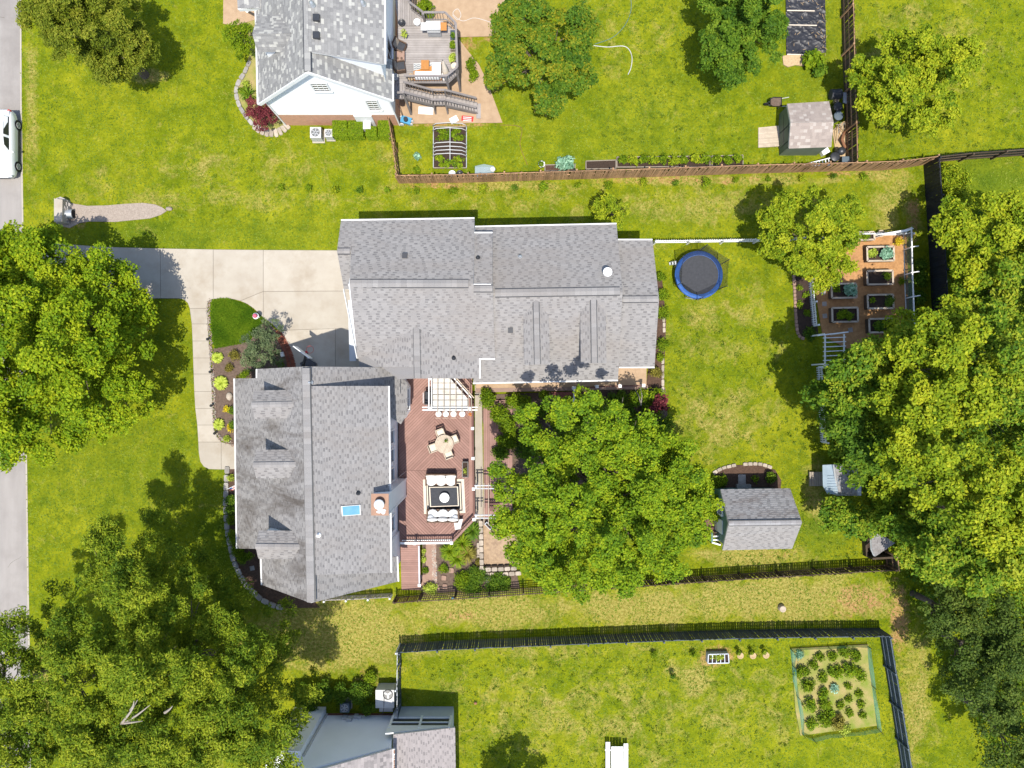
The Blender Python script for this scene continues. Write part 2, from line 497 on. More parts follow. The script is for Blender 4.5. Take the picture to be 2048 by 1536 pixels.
M['leaf_maple'] = leaf_mat('maple_leaf', (0.075, 0.155, 0.006), (0.19, 0.28, 0.008), (0.34, 0.385, 0.012), k=1.0)
M['leaf_center'] = leaf_mat('walnut_leaf', (0.065, 0.14, 0.010), (0.165, 0.265, 0.010), (0.31, 0.37, 0.014), k=1.0)
M['leaf_olive'] = leaf_mat('cherry_leaf', (0.06, 0.09, 0.008), (0.14, 0.18, 0.012), (0.28, 0.285, 0.03), k=1.0)
M['leaf_autumn'] = leaf_mat('turning_maple_leaf', (0.04, 0.10, 0.012), (0.10, 0.185, 0.014), (0.27, 0.25, 0.014), k=1.0)
M['leaf_deep'] = leaf_mat('deep_green_leaf', (0.04, 0.095, 0.010), (0.09, 0.17, 0.012), (0.19, 0.265, 0.02), k=1.0)
M['leaf_yellow'] = leaf_mat('yellow_green_leaf', (0.09, 0.16, 0.008), (0.22, 0.29, 0.012), (0.39, 0.41, 0.02), k=1.0)
M['leaf_wood'] = leaf_mat('woodland_leaf', (0.05, 0.12, 0.012), (0.125, 0.215, 0.012), (0.33, 0.36, 0.025), k=1.0)
M['leaf_oak'] = leaf_mat('oak_leaf', (0.06, 0.12, 0.010), (0.155, 0.225, 0.012), (0.33, 0.365, 0.024), k=1.0)
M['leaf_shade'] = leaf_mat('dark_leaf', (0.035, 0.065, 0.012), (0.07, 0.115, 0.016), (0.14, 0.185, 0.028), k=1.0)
M['leaf_red'] = leaf_mat('red_maple_leaf', (0.045, 0.008, 0.012), (0.095, 0.018, 0.024), (0.18, 0.045, 0.045))
M['leaf_lime'] = leaf_mat('lime_leaf', (0.12, 0.17, 0.015), (0.22, 0.27, 0.03), (0.38, 0.42, 0.08))
M['leaf_gold'] = leaf_mat('golden_leaf', (0.22, 0.17, 0.012), (0.42, 0.31, 0.012), (0.60, 0.44, 0.02))
M['leaf_hedge'] = leaf_mat('hedge_leaf', (0.06, 0.12, 0.006), (0.14, 0.22, 0.008), (0.25, 0.32, 0.012), k=1.0)
M['leaf_grey'] = leaf_mat('grey_green_leaf', (0.035, 0.06, 0.028), (0.075, 0.10, 0.045), (0.13, 0.16, 0.075))
M['leaf_blue'] = leaf_mat('blue_green_leaf', (0.06, 0.14, 0.09), (0.14, 0.25, 0.17), (0.26, 0.39, 0.29))
M['leaf_bronze'] = leaf_mat('bronze_leaf', (0.06, 0.055, 0.012), (0.12, 0.105, 0.018), (0.20, 0.18, 0.03))
M['grassblade'] = leaf_mat('grass_blade', (0.075, 0.125, 0.010), (0.135, 0.20, 0.014), (0.24, 0.275, 0.035), trans=0.25, k=1.15)
M['flower'] = mat('pink_flower', (0.6, 0.12, 0.2), (0.5, 0.1, 0.16))
# ------------------------------------------------------------------ ground
HARD = []          # outlines (world x, y) where no grass grows
def hard(pts, z=0.0):
    pl = [P2(x, y, z) for x, y in pts]; HARD.append(pl); return pl

def blob_sum(X, Y, blobs):
    s = np.zeros_like(X)
    for (px, py, rx, ry, wt) in blobs:
        c = P(px, py); k = CAM_H / FPX
        d = np.sqrt(((X - c.x) / (rx * k)) ** 2 + ((Y - c.y) / (ry * k)) ** 2)
        s = np.maximum(s, wt * np.clip(1.35 - d, 0, 1))
    return s
DRY = [(680, 1262, 190, 85, 1.0), (960, 1222, 190, 45, .8), (1300, 1215, 220, 50, .8), (1560, 1195, 230, 55, .95), (450, 340, 260, 60, .3), (330, 400, 260, 25, .4),
       (600, 400, 250, 25, .35), (1000, 400, 300, 25, .35), (1400, 410, 330, 40, .45), (1790, 400, 60, 80, .55), (1440, 840, 120, 80, .5), (1450, 640, 120, 90, .35), (1500, 1110, 110, 25, .95),
       (1630, 990, 35, 80, .6), (1160, 1430, 300, 110, .42), (1480, 1420, 220, 110, .32), (1830, 1400, 40, 190, .6), (300, 152, 40, 16, .9), (62, 220, 16, 200, .6), (85, 1370, 30, 80, 1.0), (800, 320, 60, 40, .4),
       (1250, 60, 120, 90, .25), (1290, 560, 30, 100, .3), (1850, 120, 160, 140, .35), (560, 330, 200, 40, .3), (1060, 1300, 250, 25, .4), (1390, 1360, 40, 40, .8), (1345, 1340, 20, 22, .9), (1000, 372, 260, 12, .7), (1450, 360, 300, 12, .7), (1760, 350, 80, 14, .7)]
DIRT = [(1720, 1200, 100, 45, .85), (1798, 1235, 26, 95, 1.0), (1590, 1195, 60, 30, .5), (1260, 1195, 40, 14, .6), (925, 1232, 55, 12, .8), (1540, 1108, 90, 12, .6), (780, 1440, 25, 20, .8),
        (1826, 440, 18, 80, .9), (740, 1370, 50, 40, .7), (1432, 1312, 42, 26, 1.2), (1505, 1308, 40, 10, .6), (150, 440, 40, 25, .9), (300, 155, 26, 9, .8), (1660, 1040, 60, 40, .4), (880, 371, 110, 10, .8), (1340, 360, 300, 10, .8), (1700, 346, 120, 10, .8), (935, 90, 30, 22, .9), (985, 160, 25, 40, .8), (1000, 78, 50, 10, .8), (900, 250, 120, 8, .9), (1630, 1000, 20, 20, .7)]
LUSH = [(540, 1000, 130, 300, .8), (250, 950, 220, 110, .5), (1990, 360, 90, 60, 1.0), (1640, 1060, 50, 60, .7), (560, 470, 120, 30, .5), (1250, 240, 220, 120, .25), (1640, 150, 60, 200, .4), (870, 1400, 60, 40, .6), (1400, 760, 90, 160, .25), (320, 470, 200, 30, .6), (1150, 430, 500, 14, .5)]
gx = np.concatenate([[-700, -200, -70], np.arange(-42, 42.01, 0.3), [70, 200, 700]])
gy = np.concatenate([[-700, -200, -60], np.arange(-32, 32.01, 0.3), [60, 200, 700]])
GX, GY = np.meshgrid(gx, gy)
nx, ny = len(gx), len(gy)
gv = np.stack([GX.ravel(), GY.ravel(), np.zeros(nx * ny)], 1)
ii = np.arange(nx * ny).reshape(ny, nx)
gf = np.stack([ii[:-1, :-1].ravel(), ii[:-1, 1:].ravel(), ii[1:, 1:].ravel(), ii[1:, :-1].ravel()], 1)

def np_mesh(name, v, f, matl, tone=None, vattr=None, smooth=False):
    me = bpy.data.meshes.new(name)
    k = f.shape[1]
    me.vertices.add(len(v)); me.vertices.foreach_set('co', np.ascontiguousarray(v, dtype=np.float32).ravel())
    me.loops.add(f.size); me.loops.foreach_set('vertex_index', np.ascontiguousarray(f, dtype=np.int32).ravel())
    me.polygons.add(len(f)); me.polygons.foreach_set('loop_start', np.arange(0, f.size, k, dtype=np.int32))
    me.update(calc_edges=True)
    for m_ in (matl if isinstance(matl, (list, tuple)) else [matl]): me.materials.append(m_)
    if tone is not None:
        at = me.attributes.new('tone', 'FLOAT', 'FACE'); at.data.foreach_set('value', tone.astype(np.float32))
    for kk, vv in (vattr or {}).items():
        at = me.attributes.new(kk, 'FLOAT', 'POINT'); at.data.foreach_set('value', vv.astype(np.float32))
    return me

def lawn_mat():
    m, t, p = nodes('lawn_grass')
    big = noise(t, 0.16, 5, 0.6)
    med = noise(t, 0.9, 5, 0.65, dist=0.4)
    fin = noise(t, 6.0, 4, 0.7)
    tiny = noise(t, 26.0, 2, 0.6)
    green = ramp(t, med, [(0.25, (0.075, 0.12, 0.007)), (0.5, (0.175, 0.21, 0.007)), (0.75, (0.275, 0.285, 0.014))])
    yel = ramp(t, med, [(0.27, (0.14, 0.175, 0.008)), (0.7, (0.35, 0.335, 0.018))])
    c = mix(t, ramp(t, big, [(0.40, (0, 0, 0)), (0.66, (0.9, 0.9, 0.9))]), green, yel)
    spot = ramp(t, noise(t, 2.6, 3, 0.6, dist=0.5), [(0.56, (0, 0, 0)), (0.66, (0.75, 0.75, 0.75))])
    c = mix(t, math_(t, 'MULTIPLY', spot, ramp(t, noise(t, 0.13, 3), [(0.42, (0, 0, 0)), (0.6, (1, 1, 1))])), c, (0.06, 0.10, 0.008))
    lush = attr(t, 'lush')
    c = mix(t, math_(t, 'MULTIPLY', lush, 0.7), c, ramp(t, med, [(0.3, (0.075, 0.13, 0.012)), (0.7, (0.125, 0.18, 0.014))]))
    # dry grass
    dryn = math_(t, 'ADD', math_(t, 'MULTIPLY', attr(t, 'dry'), 1.25), math_(t, 'MULTIPLY', math_(t, 'SUBTRACT', noise(t, 0.7, 6, 0.72, dist=0.8), 0.50), 3.0))
    dm = ramp(t, dryn, [(0.28, (0, 0, 0)), (0.85, (0.85, 0.85, 0.85))])
    c = mix(t, dm, c, ramp(t, fin, [(0.3, (0.26, 0.205, 0.04)), (0.7, (0.45, 0.37, 0.13))]))
    dirtn = math_(t, 'ADD', attr(t, 'dirt'), math_(t, 'MULTIPLY', math_(t, 'SUBTRACT', noise(t, 1.3, 6, 0.75, dist=0.6), 0.5), 2.4))
    im = ramp(t, dirtn, [(0.55, (0, 0, 0)), (0.95, (0.9, 0.9, 0.9))])
    im = math_(t, 'MULTIPLY', im, ramp(t, attr(t, 'dirt'), [(0.02, (0, 0, 0)), (0.25, (1, 1, 1))]))
    c = mix(t, im, c, ramp(t, fin, [(0.3, (0.36, 0.185, 0.08)), (0.7, (0.48, 0.29, 0.145))]))
    c = mix(t, 0.55, c, ramp(t, fin, [(0.32, (0.35, 0.38, 0.30)), (0.68, (1, 1, 1))]), 'MULTIPLY')
    c = mix(t, 0.35, c, ramp(t, tiny, [(0.35, (0.5, 0.5, 0.5)), (0.65, (1.3, 1.3, 1.3))]), 'MULTIPLY')
    c = mix(t, 1.0, c, (0.97, 1.0, 0.9), 'MULTIPLY')
    lk(t, c, p.inputs['Base Color'])
    p.inputs['Roughness'].default_value = 0.9; p.inputs['Specular IOR Level'].default_value = 0.03
    bump(t, p, math_(t, 'ADD', fin, math_(t, 'MULTIPLY', tiny, 0.5)), 0.8, 0.06)
    return m
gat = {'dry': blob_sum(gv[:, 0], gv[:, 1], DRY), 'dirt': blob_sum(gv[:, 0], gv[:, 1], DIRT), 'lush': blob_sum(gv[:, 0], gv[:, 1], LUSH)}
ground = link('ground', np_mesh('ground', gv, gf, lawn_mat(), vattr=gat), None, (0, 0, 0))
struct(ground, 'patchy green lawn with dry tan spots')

# ------------------------------------------------------------------ road, driveway, walk
rp = hard([(-260, -300), (41, -300), (43, 200), (46, 420), (50, 700), (54, 950), (57, 1180), (60, 1340), (64, 1800), (-260, 1800)])
mb = MB(); mb.prism(rp, -0.05, 0.006)
struct(mb.build('road', M['road']), 'pale grey residential road along the lawn edge')
# cracks in the road surface
mb = MB()
for k in range(16):
    p = Vector((rnd.uniform(-36.5, -33.2), rnd.uniform(-26, 26), 0.0075)); an = rnd.choice((0.1, 1.5, 1.4, -1.5)) + rnd.uniform(-.3, .3)
    for j in range(rnd.randint(8, 26)):
        an += rnd.uniform(-.45, .45); q = p + Vector((math.cos(an), math.sin(an), 0)) * rnd.uniform(.1, .22)
        if q.x > -33.1: break
        mb.bar(p, q, rnd.uniform(.012, .03), 0.002); p = q
struct(mb.build('road_cracks', M['joint']), 'thin dark cracks in the road surface')
mb = MB()
for (a, b) in zip([(41, -300), (43, 200), (46, 420), (50, 700), (54, 950), (57, 1180), (60, 1340)], [(43, 200), (46, 420), (50, 700), (54, 950), (57, 1180), (60, 1340), (64, 1800)]):
    mb.bar(P(a[0] - 1, a[1], 0.008), P(b[0] - 1, b[1], 0.008), 0.10, 0.012)
struct(mb.build('road_edge_strip', M['concrete']), 'pale concrete edge strip of the road')

dr = thing('driveway', 'pale concrete driveway slabs leading to the garage', 'driveway', P(480, 550))
dr['kind'] = 'structure'
slabs = [
    [(44, 482), (126, 488), (126, 602), (46, 612)], [(126, 488), (212, 494), (212, 598), (126, 602)], [(212, 494), (321, 497), (322, 597), (212, 598)],
    [(321, 497), (427, 499), (427, 598), (420, 600), (416, 607), (415, 617), (380, 617), (376, 606), (368, 599), (358, 597), (322, 597)],
    [(427, 499), (527, 500), (527, 583), (481, 602), (470, 599), (455, 597), (427, 598)],
    [(527, 583), (527, 635), (520, 629), (508, 617), (495, 608), (481, 602)],
    [(527, 500), (720, 501), (720, 582), (527, 583)],
    [(527, 583), (720, 582), (720, 656), (557, 661), (545, 648), (535, 641), (527, 635)],
    [(557, 661), (671, 657), (671, 750), (592, 750), (590, 733), (583, 705), (572, 682)],
    [(671, 657), (770, 654), (770, 750), (671, 750)]]
def shrink(pl, d):
    cx = sum(p[0] for p in pl) / len(pl); cy = sum(p[1] for p in pl) / len(pl)
    out = []
    n = len(pl); s = 1 if area2(pl) > 0 else -1
    for i in range(n):
        a = Vector(pl[i - 1]); b = Vector(pl[i]); c = Vector(pl[(i + 1) % n])
        d1 = (b - a).normalized(); d2 = (c - b).normalized()
        n1 = Vector((-d1.y, d1.x)) * s; n2 = Vector((-d2.y, d2.x)) * s
        k = n1 + n2
        if k.length < 1e-5: k = n1
        k = k / max(0.35, k.length_squared) * 2
        out.append((b.x + k.x * d, b.y + k.y * d))
    return out
for sl in slabs:
    pl = hard(sl)
    MB().prism(shrink(pl, 0.014), -0.08, 0.05).build('slab', M['concrete'], dr)
    MB().prism(pl, -0.1, 0.03).build('joint_bed', M['joint'], dr)
wk = thing('front_walk', 'pale concrete walkway of square slabs to the front door', 'walkway', P(405, 760))
wk['kind'] = 'structure'
LY = [617, 648, 682, 716, 748, 783, 817, 850, 884]
LX = [380, 384, 385.6, 386.6, 387.7, 389, 391, 395, 397]
RX = [415, 416, 418, 420.5, 422.5, 424.5, 426, 428, 440]
for k in range(8):
    r_ = [(RX[k], LY[k]), (RX[k + 1], LY[k + 1])] if k < 7 else [(428, 850), (430, 862), (435, 873), (440, 880), (443, 884)]
    pl = hard([(LX[k], LY[k])] + r_ + [(LX[k + 1], LY[k + 1])])
    MB().prism(shrink(pl, 0.012), -0.08, 0.045).build('slab', M['concrete'], wk)
    MB().prism(pl, -0.1, 0.028).build('joint_bed', M['joint'], wk)
for sl in ([(397, 884), (443, 884), (443, 939), (418, 938), (408, 933), (401, 923), (398, 905)], [(443, 884), (452, 886), (480, 890), (480, 938), (443, 939)]):
    pl = hard(sl)
    MB().prism(shrink(pl, 0.012), -0.08, 0.045).build('slab', M['concrete'], wk)
    MB().prism(pl, -0.1, 0.028).build('joint_bed', M['joint'], wk)

# ------------------------------------------------------------------ beds of mulch, chips, gravel
_bz = [0]
def bed(name, label, pts, m, z=0.03, z0=-0.05):
    _bz[0] += 1; z += _bz[0] * 0.004
    o = MB().prism(hard(pts), z0, z).build(name, m)
    return struct(o, label)
bed('mulch_bed', 'brown mulch bed between front walk and house', [(428, 696), (440, 695), (480, 688), (500, 680), (530, 640), (556, 664), (574, 690), (588, 735), (588, 760), (480, 770), (480, 890), (466, 888), (450, 884), (440, 878), (434, 868), (430, 850), (428, 800), (424, 740)], M['mulchgrey'])
bed('mulch_bed', 'dark mulch bed along the porch front', [(458, 938), (480, 938), (485, 1090), (535, 1100), (640, 1215), (575, 1216), (545, 1211), (505, 1188), (478, 1140), (464, 1090), (457, 1000)], M['mulch'])
bed('mulch_bed', 'planted bed before the white neighbour house', [(492, 0), (520, 0), (580, 250), (555, 268), (530, 265), (505, 242), (480, 205), (474, 180), (480, 155), (494, 130), (500, 105)], M['plot'])
bed('mulch_bed', 'brown mulch under the trees by the porch steps', [(962, 790), (1330, 775), (1335, 830), (1300, 870), (1200, 960), (1010, 1000), (962, 830)], M['mulchgrey'])
bed('mulch_bed', 'shady mulch bed behind the grey shed', [(1428, 945), (1440, 938), (1470, 930), (1520, 930), (1550, 940), (1562, 960), (1560, 990), (1430, 990)], M['mulch'])
bed('mulch_bed', 'planted strip with pavers south of red deck', [(845, 1040), (960, 1000), (1010, 1040), (1040, 1176), (845, 1188)], M['mulchgrey'])
bed('mulch_bed', 'narrow mulch strip along house east side', [(1304, 560), (1324, 560), (1332, 640), (1330, 700), (1326, 790), (1290, 790), (1300, 700)], M['mulch'])
bed('gravel_swale', 'grey gravel drainage swale in the lawn', [(126, 402), (150, 408), (175, 412), (215, 411), (250, 408), (285, 406), (310, 409), (325, 415), (334, 422), (322, 430), (300, 437), (270, 440), (230, 444), (180, 443), (160, 446), (140, 456), (120, 452)], M['gravel'], 0.012)
bed('garden_floor', 'orange brown wood chip floor of fenced kitchen garden', [(1626, 560), (1660, 470), (1812, 464), (1818, 640), (1826, 700), (1700, 700), (1645, 672)], M['chips'], 0.02)
bed('mulch_bed', 'dark soil strip inside brick edging beside picket fence', [(1588, 552), (1622, 560), (1636, 668), (1606, 676), (1594, 660)], M['soil'], 0.025)
bed('chip_patch', 'pale wood chip patch inside stone retaining wall', [(966, 1050), (1060, 1040), (1060, 1128), (968, 1128)], M['palechips'], 0.03)
bed('patio', 'tan aggregate patio below the neighbour deck', [(905, -60), (1060, -60), (1060, 20), (1030, 72), (915, 75), (930, 95), (958, 130), (975, 165), (1005, 246), (800, 248), (780, 180), (780, -60)], M['tan'], 0.02)
bed('front_step_pad', 'tan concrete pad by the neighbour porch', [(448, -60), (520, -60), (512, 40), (470, 52), (447, 48)], M['tan'], 0.02)
bed('concrete_path', 'beige concrete path strip beside red deck', [(950, 770), (963, 770), (966, 935), (966, 1045), (950, 1045)], M['concrete'], 0.03)
bed('paver_path', 'pink paver path south of the red deck', [(852, 1085), (873, 1085), (872, 1150), (880, 1180), (842, 1180), (842, 1150), (852, 1148)], M['paver'], 0.03)
bed('straw_patch', 'bare soil and straw patch behind the brown shed', [(1664, 262), (1675, 250), (1690, 242), (1700, 250), (1698, 290), (1690, 325), (1672, 322), (1668, 290)], M['straw'], 0.012)
bed('straw_patch', 'pale stony patch at the end of the tarped beds', [(1564, 113), (1585, 110), (1612, 111), (1611, 124), (1606, 133), (1590, 131), (1575, 135), (1566, 130)], M['straw'], 0.03)
bed('vegetable_plot', 'straw coloured soil of the netted vegetable plot', [(1582, 1296), (1735, 1288), (1752, 1450), (1600, 1470), (1590, 1420)], M['plot'], 0.01)
bed('soil_patch', 'dark soil under hoop frame rows', [(868, 255), (932, 255), (932, 334), (868, 336)], M['soil'], 0.012)

def stone_mesh(name, m, k, sx=1.0, sy=1.0, sz=1.0):
    r = random.Random(k); mb = MB()
    n = 8; vs = []
    for z, q in ((0, 1.0), (0.75, 0.97), (1.0, 0.9)):
        for i in range(n):
            a = math.radians((35, 55, 125, 145, 215, 235, 305, 325)[i])
            c, s = math.cos(a), math.sin(a)
            e = 1 / max(abs(c), abs(s))
            j = r.uniform(0.93, 1.03)
            vs.append((c * e * 0.5 * q * sx * j, s * e * 0.5 * q * sy * j, z * sz * r.uniform(0.92, 1.05)))
    fs = [(l * n + i, l * n + (i + 1) % n, (l + 1) * n + (i + 1) % n, (l + 1) * n + i) for l in range(2) for i in range(n)]
    fs.append(list(range(2 * n, 3 * n)))
    mb.add(vs, fs)
    return shared(name, mb, m)
def edging(name, label, pts, m, L, W, H, rows=1, cat='edging', piece_name='stone', z=0.0):
    path = smooth_path([P(x, y) for x, y in pts], 6)
    o = thing(name, label, cat, path[len(path) // 2])
    ms = [stone_mesh(name + '_stone', m, 11 + k, L, W, H) for k in range(4)]
    for p, d in walk(path, L * 0.98):
        piece(piece_name, rnd.choice(ms), o, p + Vector((0, 0, z - 0.02)), math.atan2(d.y, d.x) + rnd.uniform(-.05, .05), scale=(rnd.uniform(.9, 1.0), rnd.uniform(.9, 1.08), rnd.uniform(.85, 1.15)))
    return o
edging('stone_edging', 'curved pale stone edging of the porch front bed', [(455, 940), (453, 985), (453, 1030), (459, 1080), (470, 1125), (490, 1165), (520, 1195), (550, 1211), (576, 1215)], M['greystone'], 0.55, 0.36, 0.16)
edging('stone_edging', 'pale stone edging curving round the red maple bed', [(498, 128), (489, 148), (478, 165), (473, 185), (478, 208), (490, 230), (505, 248), (520, 258)], M['greystone'], 0.5, 0.3, 0.14)
edging('stone_edging', 'wide flat stones ending the red maple bed', [(512, 254), (525, 263), (545, 267), (562, 262), (577, 250)], M['stone'], 0.30, 0.55, 0.12)
edging('brick_edging', 'red brick edging curving beside the driveway', [(556, 662), (566, 676), (577, 696), (584, 716), (588, 736)], M['redstone'], 0.11, 0.34, 0.10, piece_name='brick')
edging('brick_edging', 'second row of red bricks inside driveway edging', [(552, 670), (561, 684), (570, 702), (576, 720), (579, 738)], M['redstone'], 0.12, 0.24, 0.07, piece_name='brick')
edging('brick_edging', 'pink brick edging beside the kitchen garden strip', [(1587, 553), (1589, 590), (1591, 630), (1594, 662), (1600, 674), (1606, 677)], M['paver'], 0.26, 0.20, 0.12, piece_name='brick')
edging('stone_edging', 'tan stone arc behind the grey shed bed', [(1430, 944), (1445, 936), (1470, 930)], M['stone'], 0.34, 0.24, 0.14)
edging('stone_edging', 'tan stone arc right of the shed stepping stones', [(1490, 928), (1520, 928), (1545, 936)], M['stone'], 0.34, 0.24, 0.14)
edging('stone_edging', 'pale stones along the bed east of house', [(1327, 640), (1328, 668)], M['stone'], 0.35, 0.2, 0.14)
edging('stone_edging', 'pale border stones by the porch corner bed', [(1325, 722), (1325, 785)], M['stone'], 0.5, 0.2, 0.14)
# pebble strip beside the walk: too small and too many to tell apart
mb = MB()
pb = smooth_path([P(422, 599), (P(417, 612)), P(419, 650), P(422, 690), P(425, 740), P(428, 790), P(430, 840), P(434, 866), P(447, 882), P(470, 889)], 6)
for p, d in walk(pb, 0.055):
    s = Vector((-d.y, d.x, 0))
    for k in range(2):
        q = p + s * rnd.uniform(-0.13, 0.13)
        r_ = rnd.uniform(0.035, 0.075)
        mb.ball((q.x, q.y, 0.05), (r_, r_ * rnd.uniform(.7, 1), 0.05), 6, 4, mi=rnd.choice((0, 0, 1, 2)))
stuff(mb.build('pebbles', [M['stone'], M['greystone'], M['paver']]), 'pebble strip beside the front walk')
mb = MB()
for k in range(260):
    t_ = rnd.random(); q = P(867 + t_ * 3 + rnd.uniform(-4, 4), 1085 + t_ * 90)
    r_ = rnd.uniform(0.04, 0.09)
    mb.ball((q.x, q.y, 0.05), (r_, r_, 0.05), 6, 4, mi=rnd.choice((0, 1, 2)))
stuff(mb.build('pebbles', [M['stone'], M['greystone'], M['paver']]), 'river pebbles beside the paver path')
# ------------------------------------------------------------------ roofs
Z3 = Vector((0, 0, 1))
def plane(*pts):
    a, b, c = [P(*p) if not isinstance(p, Vector) else p for p in pts]
    n = (b - a).cross(c - a).normalized()
    if n.z < 0: n = -n
    return (n, n.dot(a))
def on(pl, x, y):
    """where the sight line of photo spot x, y meets a roof plane"""
    n, d = pl
    o = Vector((0, 0, CAM_H)); r = Vector(((x - 1024) / FPX, (768 - y) / FPX, -1.0))
    return o + r * ((d - n.dot(o)) / n.dot(r))
def z_on(pl, x, y):
    n, d = pl
    return (d - n.x * x - n.y * y) / n.z

def shingles(poly, pl, m, parent, style='lam', expo=0.15, seed=1):
    n, d = pl
    r = random.Random(seed)
    u = Z3.cross(n)
    if u.length < 1e-4: u = Vector((1, 0, 0))
    u.normalize(); v = n.cross(u).normalized()
    if v.z < 0: v = -v; u = -u
    o = poly[0]
    q = [((p - o).dot(u), (p - o).dot(v)) for p in poly]
    if area2(q) < 0: q = q[::-1]
    us = [p[0] for p in q]; vs_ = [p[1] for p in q]
    mb = MB()
    vv = min(vs_)
    k = 0
    edges = []
    for i in range(len(q)):
        a = q[i]; b = q[(i + 1) % len(q)]
        nn = (b[1] - a[1], -(b[0] - a[0])); edges.append((nn, nn[0] * a[0] + nn[1] * a[1]))
    def inside(pt): return all(e[0][0] * pt[0] + e[0][1] * pt[1] <= e[1] + 1e-9 for e in edges)
    while vv < max(vs_):
        row = [(min(us), vv), (max(us), vv), (max(us), vv + expo), (min(us), vv + expo)]
        row = clip_convex(row, q)
        if len(row) >= 3:
            lo = min(p[0] for p in row); hi = max(p[0] for p in row)
            x = math.floor(lo / 0.4) * 0.4 - r.random() * 0.4
            dark = False
            while x < hi:
                if style == 'lam':
                    wd = r.uniform(0.14, 0.26) if dark else r.uniform(0.2, 0.5)
                    tone = r.uniform(0.0, 0.38) if dark else r.uniform(0.55, 0.85)
                    lift = 0.012 if dark else 0.022
                    parts = [(0.0, 0.62, tone, lift), (0.62, 1.07, r.uniform(0.6, 0.85), 0.016)] if dark else [(0.0, 1.07, tone, lift)]
                    dark = not dark
                else:
                    wd = r.uniform(0.14, 0.3); lift = 0.02
                    tone = r.uniform(0.95, 1.0) if r.random() < 0.17 else r.uniform(0.0, 0.85)
                    parts = [(0.0, 1.06, tone, lift)]
                for fa, fb2, tone, lift in parts:
                    rect_ = [(x, vv + fa * expo), (x + wd, vv + fa * expo), (x + wd, vv + fb2 * expo), (x, vv + fb2 * expo)]
                    if x + wd > lo:
                        if not all(inside(p) for p in rect_): rect_ = clip_convex(rect_, q)
                        if len(rect_) >= 3 and abs(area2(rect_)) > 4e-4:
                            pts = [o + u * p[0] + v * p[1] + n * (0.006 + lift * (1 - (p[1] - vv) / expo)) for p in rect_]
                            mb.add(pts, [list(range(len(pts)))], tone=tone)
                x += wd
        vv += expo; k += 1
    s = mb.build('shingles', m, parent, tones=True)
    s['kind'] = 'stuff'
    return s
_seed = [3]
def roof_part(root, pl, px, m, style='lam', thick=0.14, name='roof', expo=0.15, label=None):
    poly = [on(pl, *p) if not isinstance(p, Vector) else p for p in px]
    n = pl[0]
    top = [p - n * 0.004 for p in poly]
    a2 = area2([(p.x, p.y) for p in poly])
    if a2 < 0: top = top[::-1]; poly = poly[::-1]
    k = len(top)
    bot = [p - n * thick for p in top]
    mb = MB()
    mb.add(bot + top, [list(range(k))[::-1]], 1)
    mb.add(top, [list(range(k))], 0)
    mb.add(bot + top, [(i, (i + 1) % k, k + (i + 1) % k, k + i) for i in range(k)], 1)
    o = mb.build(name, [m, M['fascia']], root)
    at = o.data.attributes.new('tone', 'FLOAT', 'FACE'); at.data.foreach_set('value', np.full(len(o.data.polygons), 0.4, dtype=np.float32))
    if label: o['label'] = label
    _seed[0] += 1
    shingles(poly, pl, m, o, style, expo, _seed[0])
    return o
def gutter(root, a, b, out, w=0.10, h=0.11, name='gutter', m='fascia'):
    a = Vector(a); b = Vector(b); o = Vector((out[0], out[1], 0)).normalized() * (w * 0.5)
    MB().bar(a + o + Vector((0, 0, -h * 0.4)), b + o + Vector((0, 0, -h * 0.4)), w, h).build(name, M[m], root)
def ridge(root, a, b, m, w=0.36, h=0.07, seg=0.32, vent=True):
    a = Vector(a); b = Vector(b); d = (b - a); L = d.length; d.normalize()
    s = d.cross(Z3).normalized()
    mb = MB(); k = int(L / seg)
    for i in range(k):
        p = a + d * (i * L / k); q = a + d * ((i + 1) * L / k - 0.004)
        t = rnd.uniform(0.45, 0.9)
        drop = w * 0.5 * 0.35
        vs = []
        for pt in (p, q):
            vs += [pt - s * w / 2 + Vector((0, 0, h - drop)), pt + Vector((0, 0, h)), pt + s * w / 2 + Vector((0, 0, h - drop)), pt + s * w / 2 + Vector((0, 0, -drop - 0.05)), pt - s * w / 2 + Vector((0, 0, -drop - 0.05))]
        mb.add(vs, [(0, 1, 6, 5), (1, 2, 7, 6), (2, 3, 8, 7), (4, 0, 5, 9), (0, 4, 3, 2, 1), (5, 6, 7, 8, 9)], tone=t)
    mb.build('ridge_cap', m, root, tones=True)
    if vent: MB().bar(a - Z3 * (drop_ := w * 0.175) * 1.0 + Z3 * 0.0, b - Z3 * drop_, w + 0.10, 0.05).build('ridge_vent', M['darkmetal'], root)
def under(mb, polys, foot, gap=0.17, z0=0.0, mi=0):
    """walls below roof planes, inside a footprint"""
    for pl, poly in polys:
        c = clip_convex([(p.x, p.y) for p in poly], foot)
        if len(c) >= 3: mb.topped([(p[0], p[1], z_on(pl, p[0], p[1]) - gap) for p in c], z0, mi)
def rect(x0, x1, y0, y1): return [(x0, y0), (x1, y0), (x1, y1), (x0, y1)]
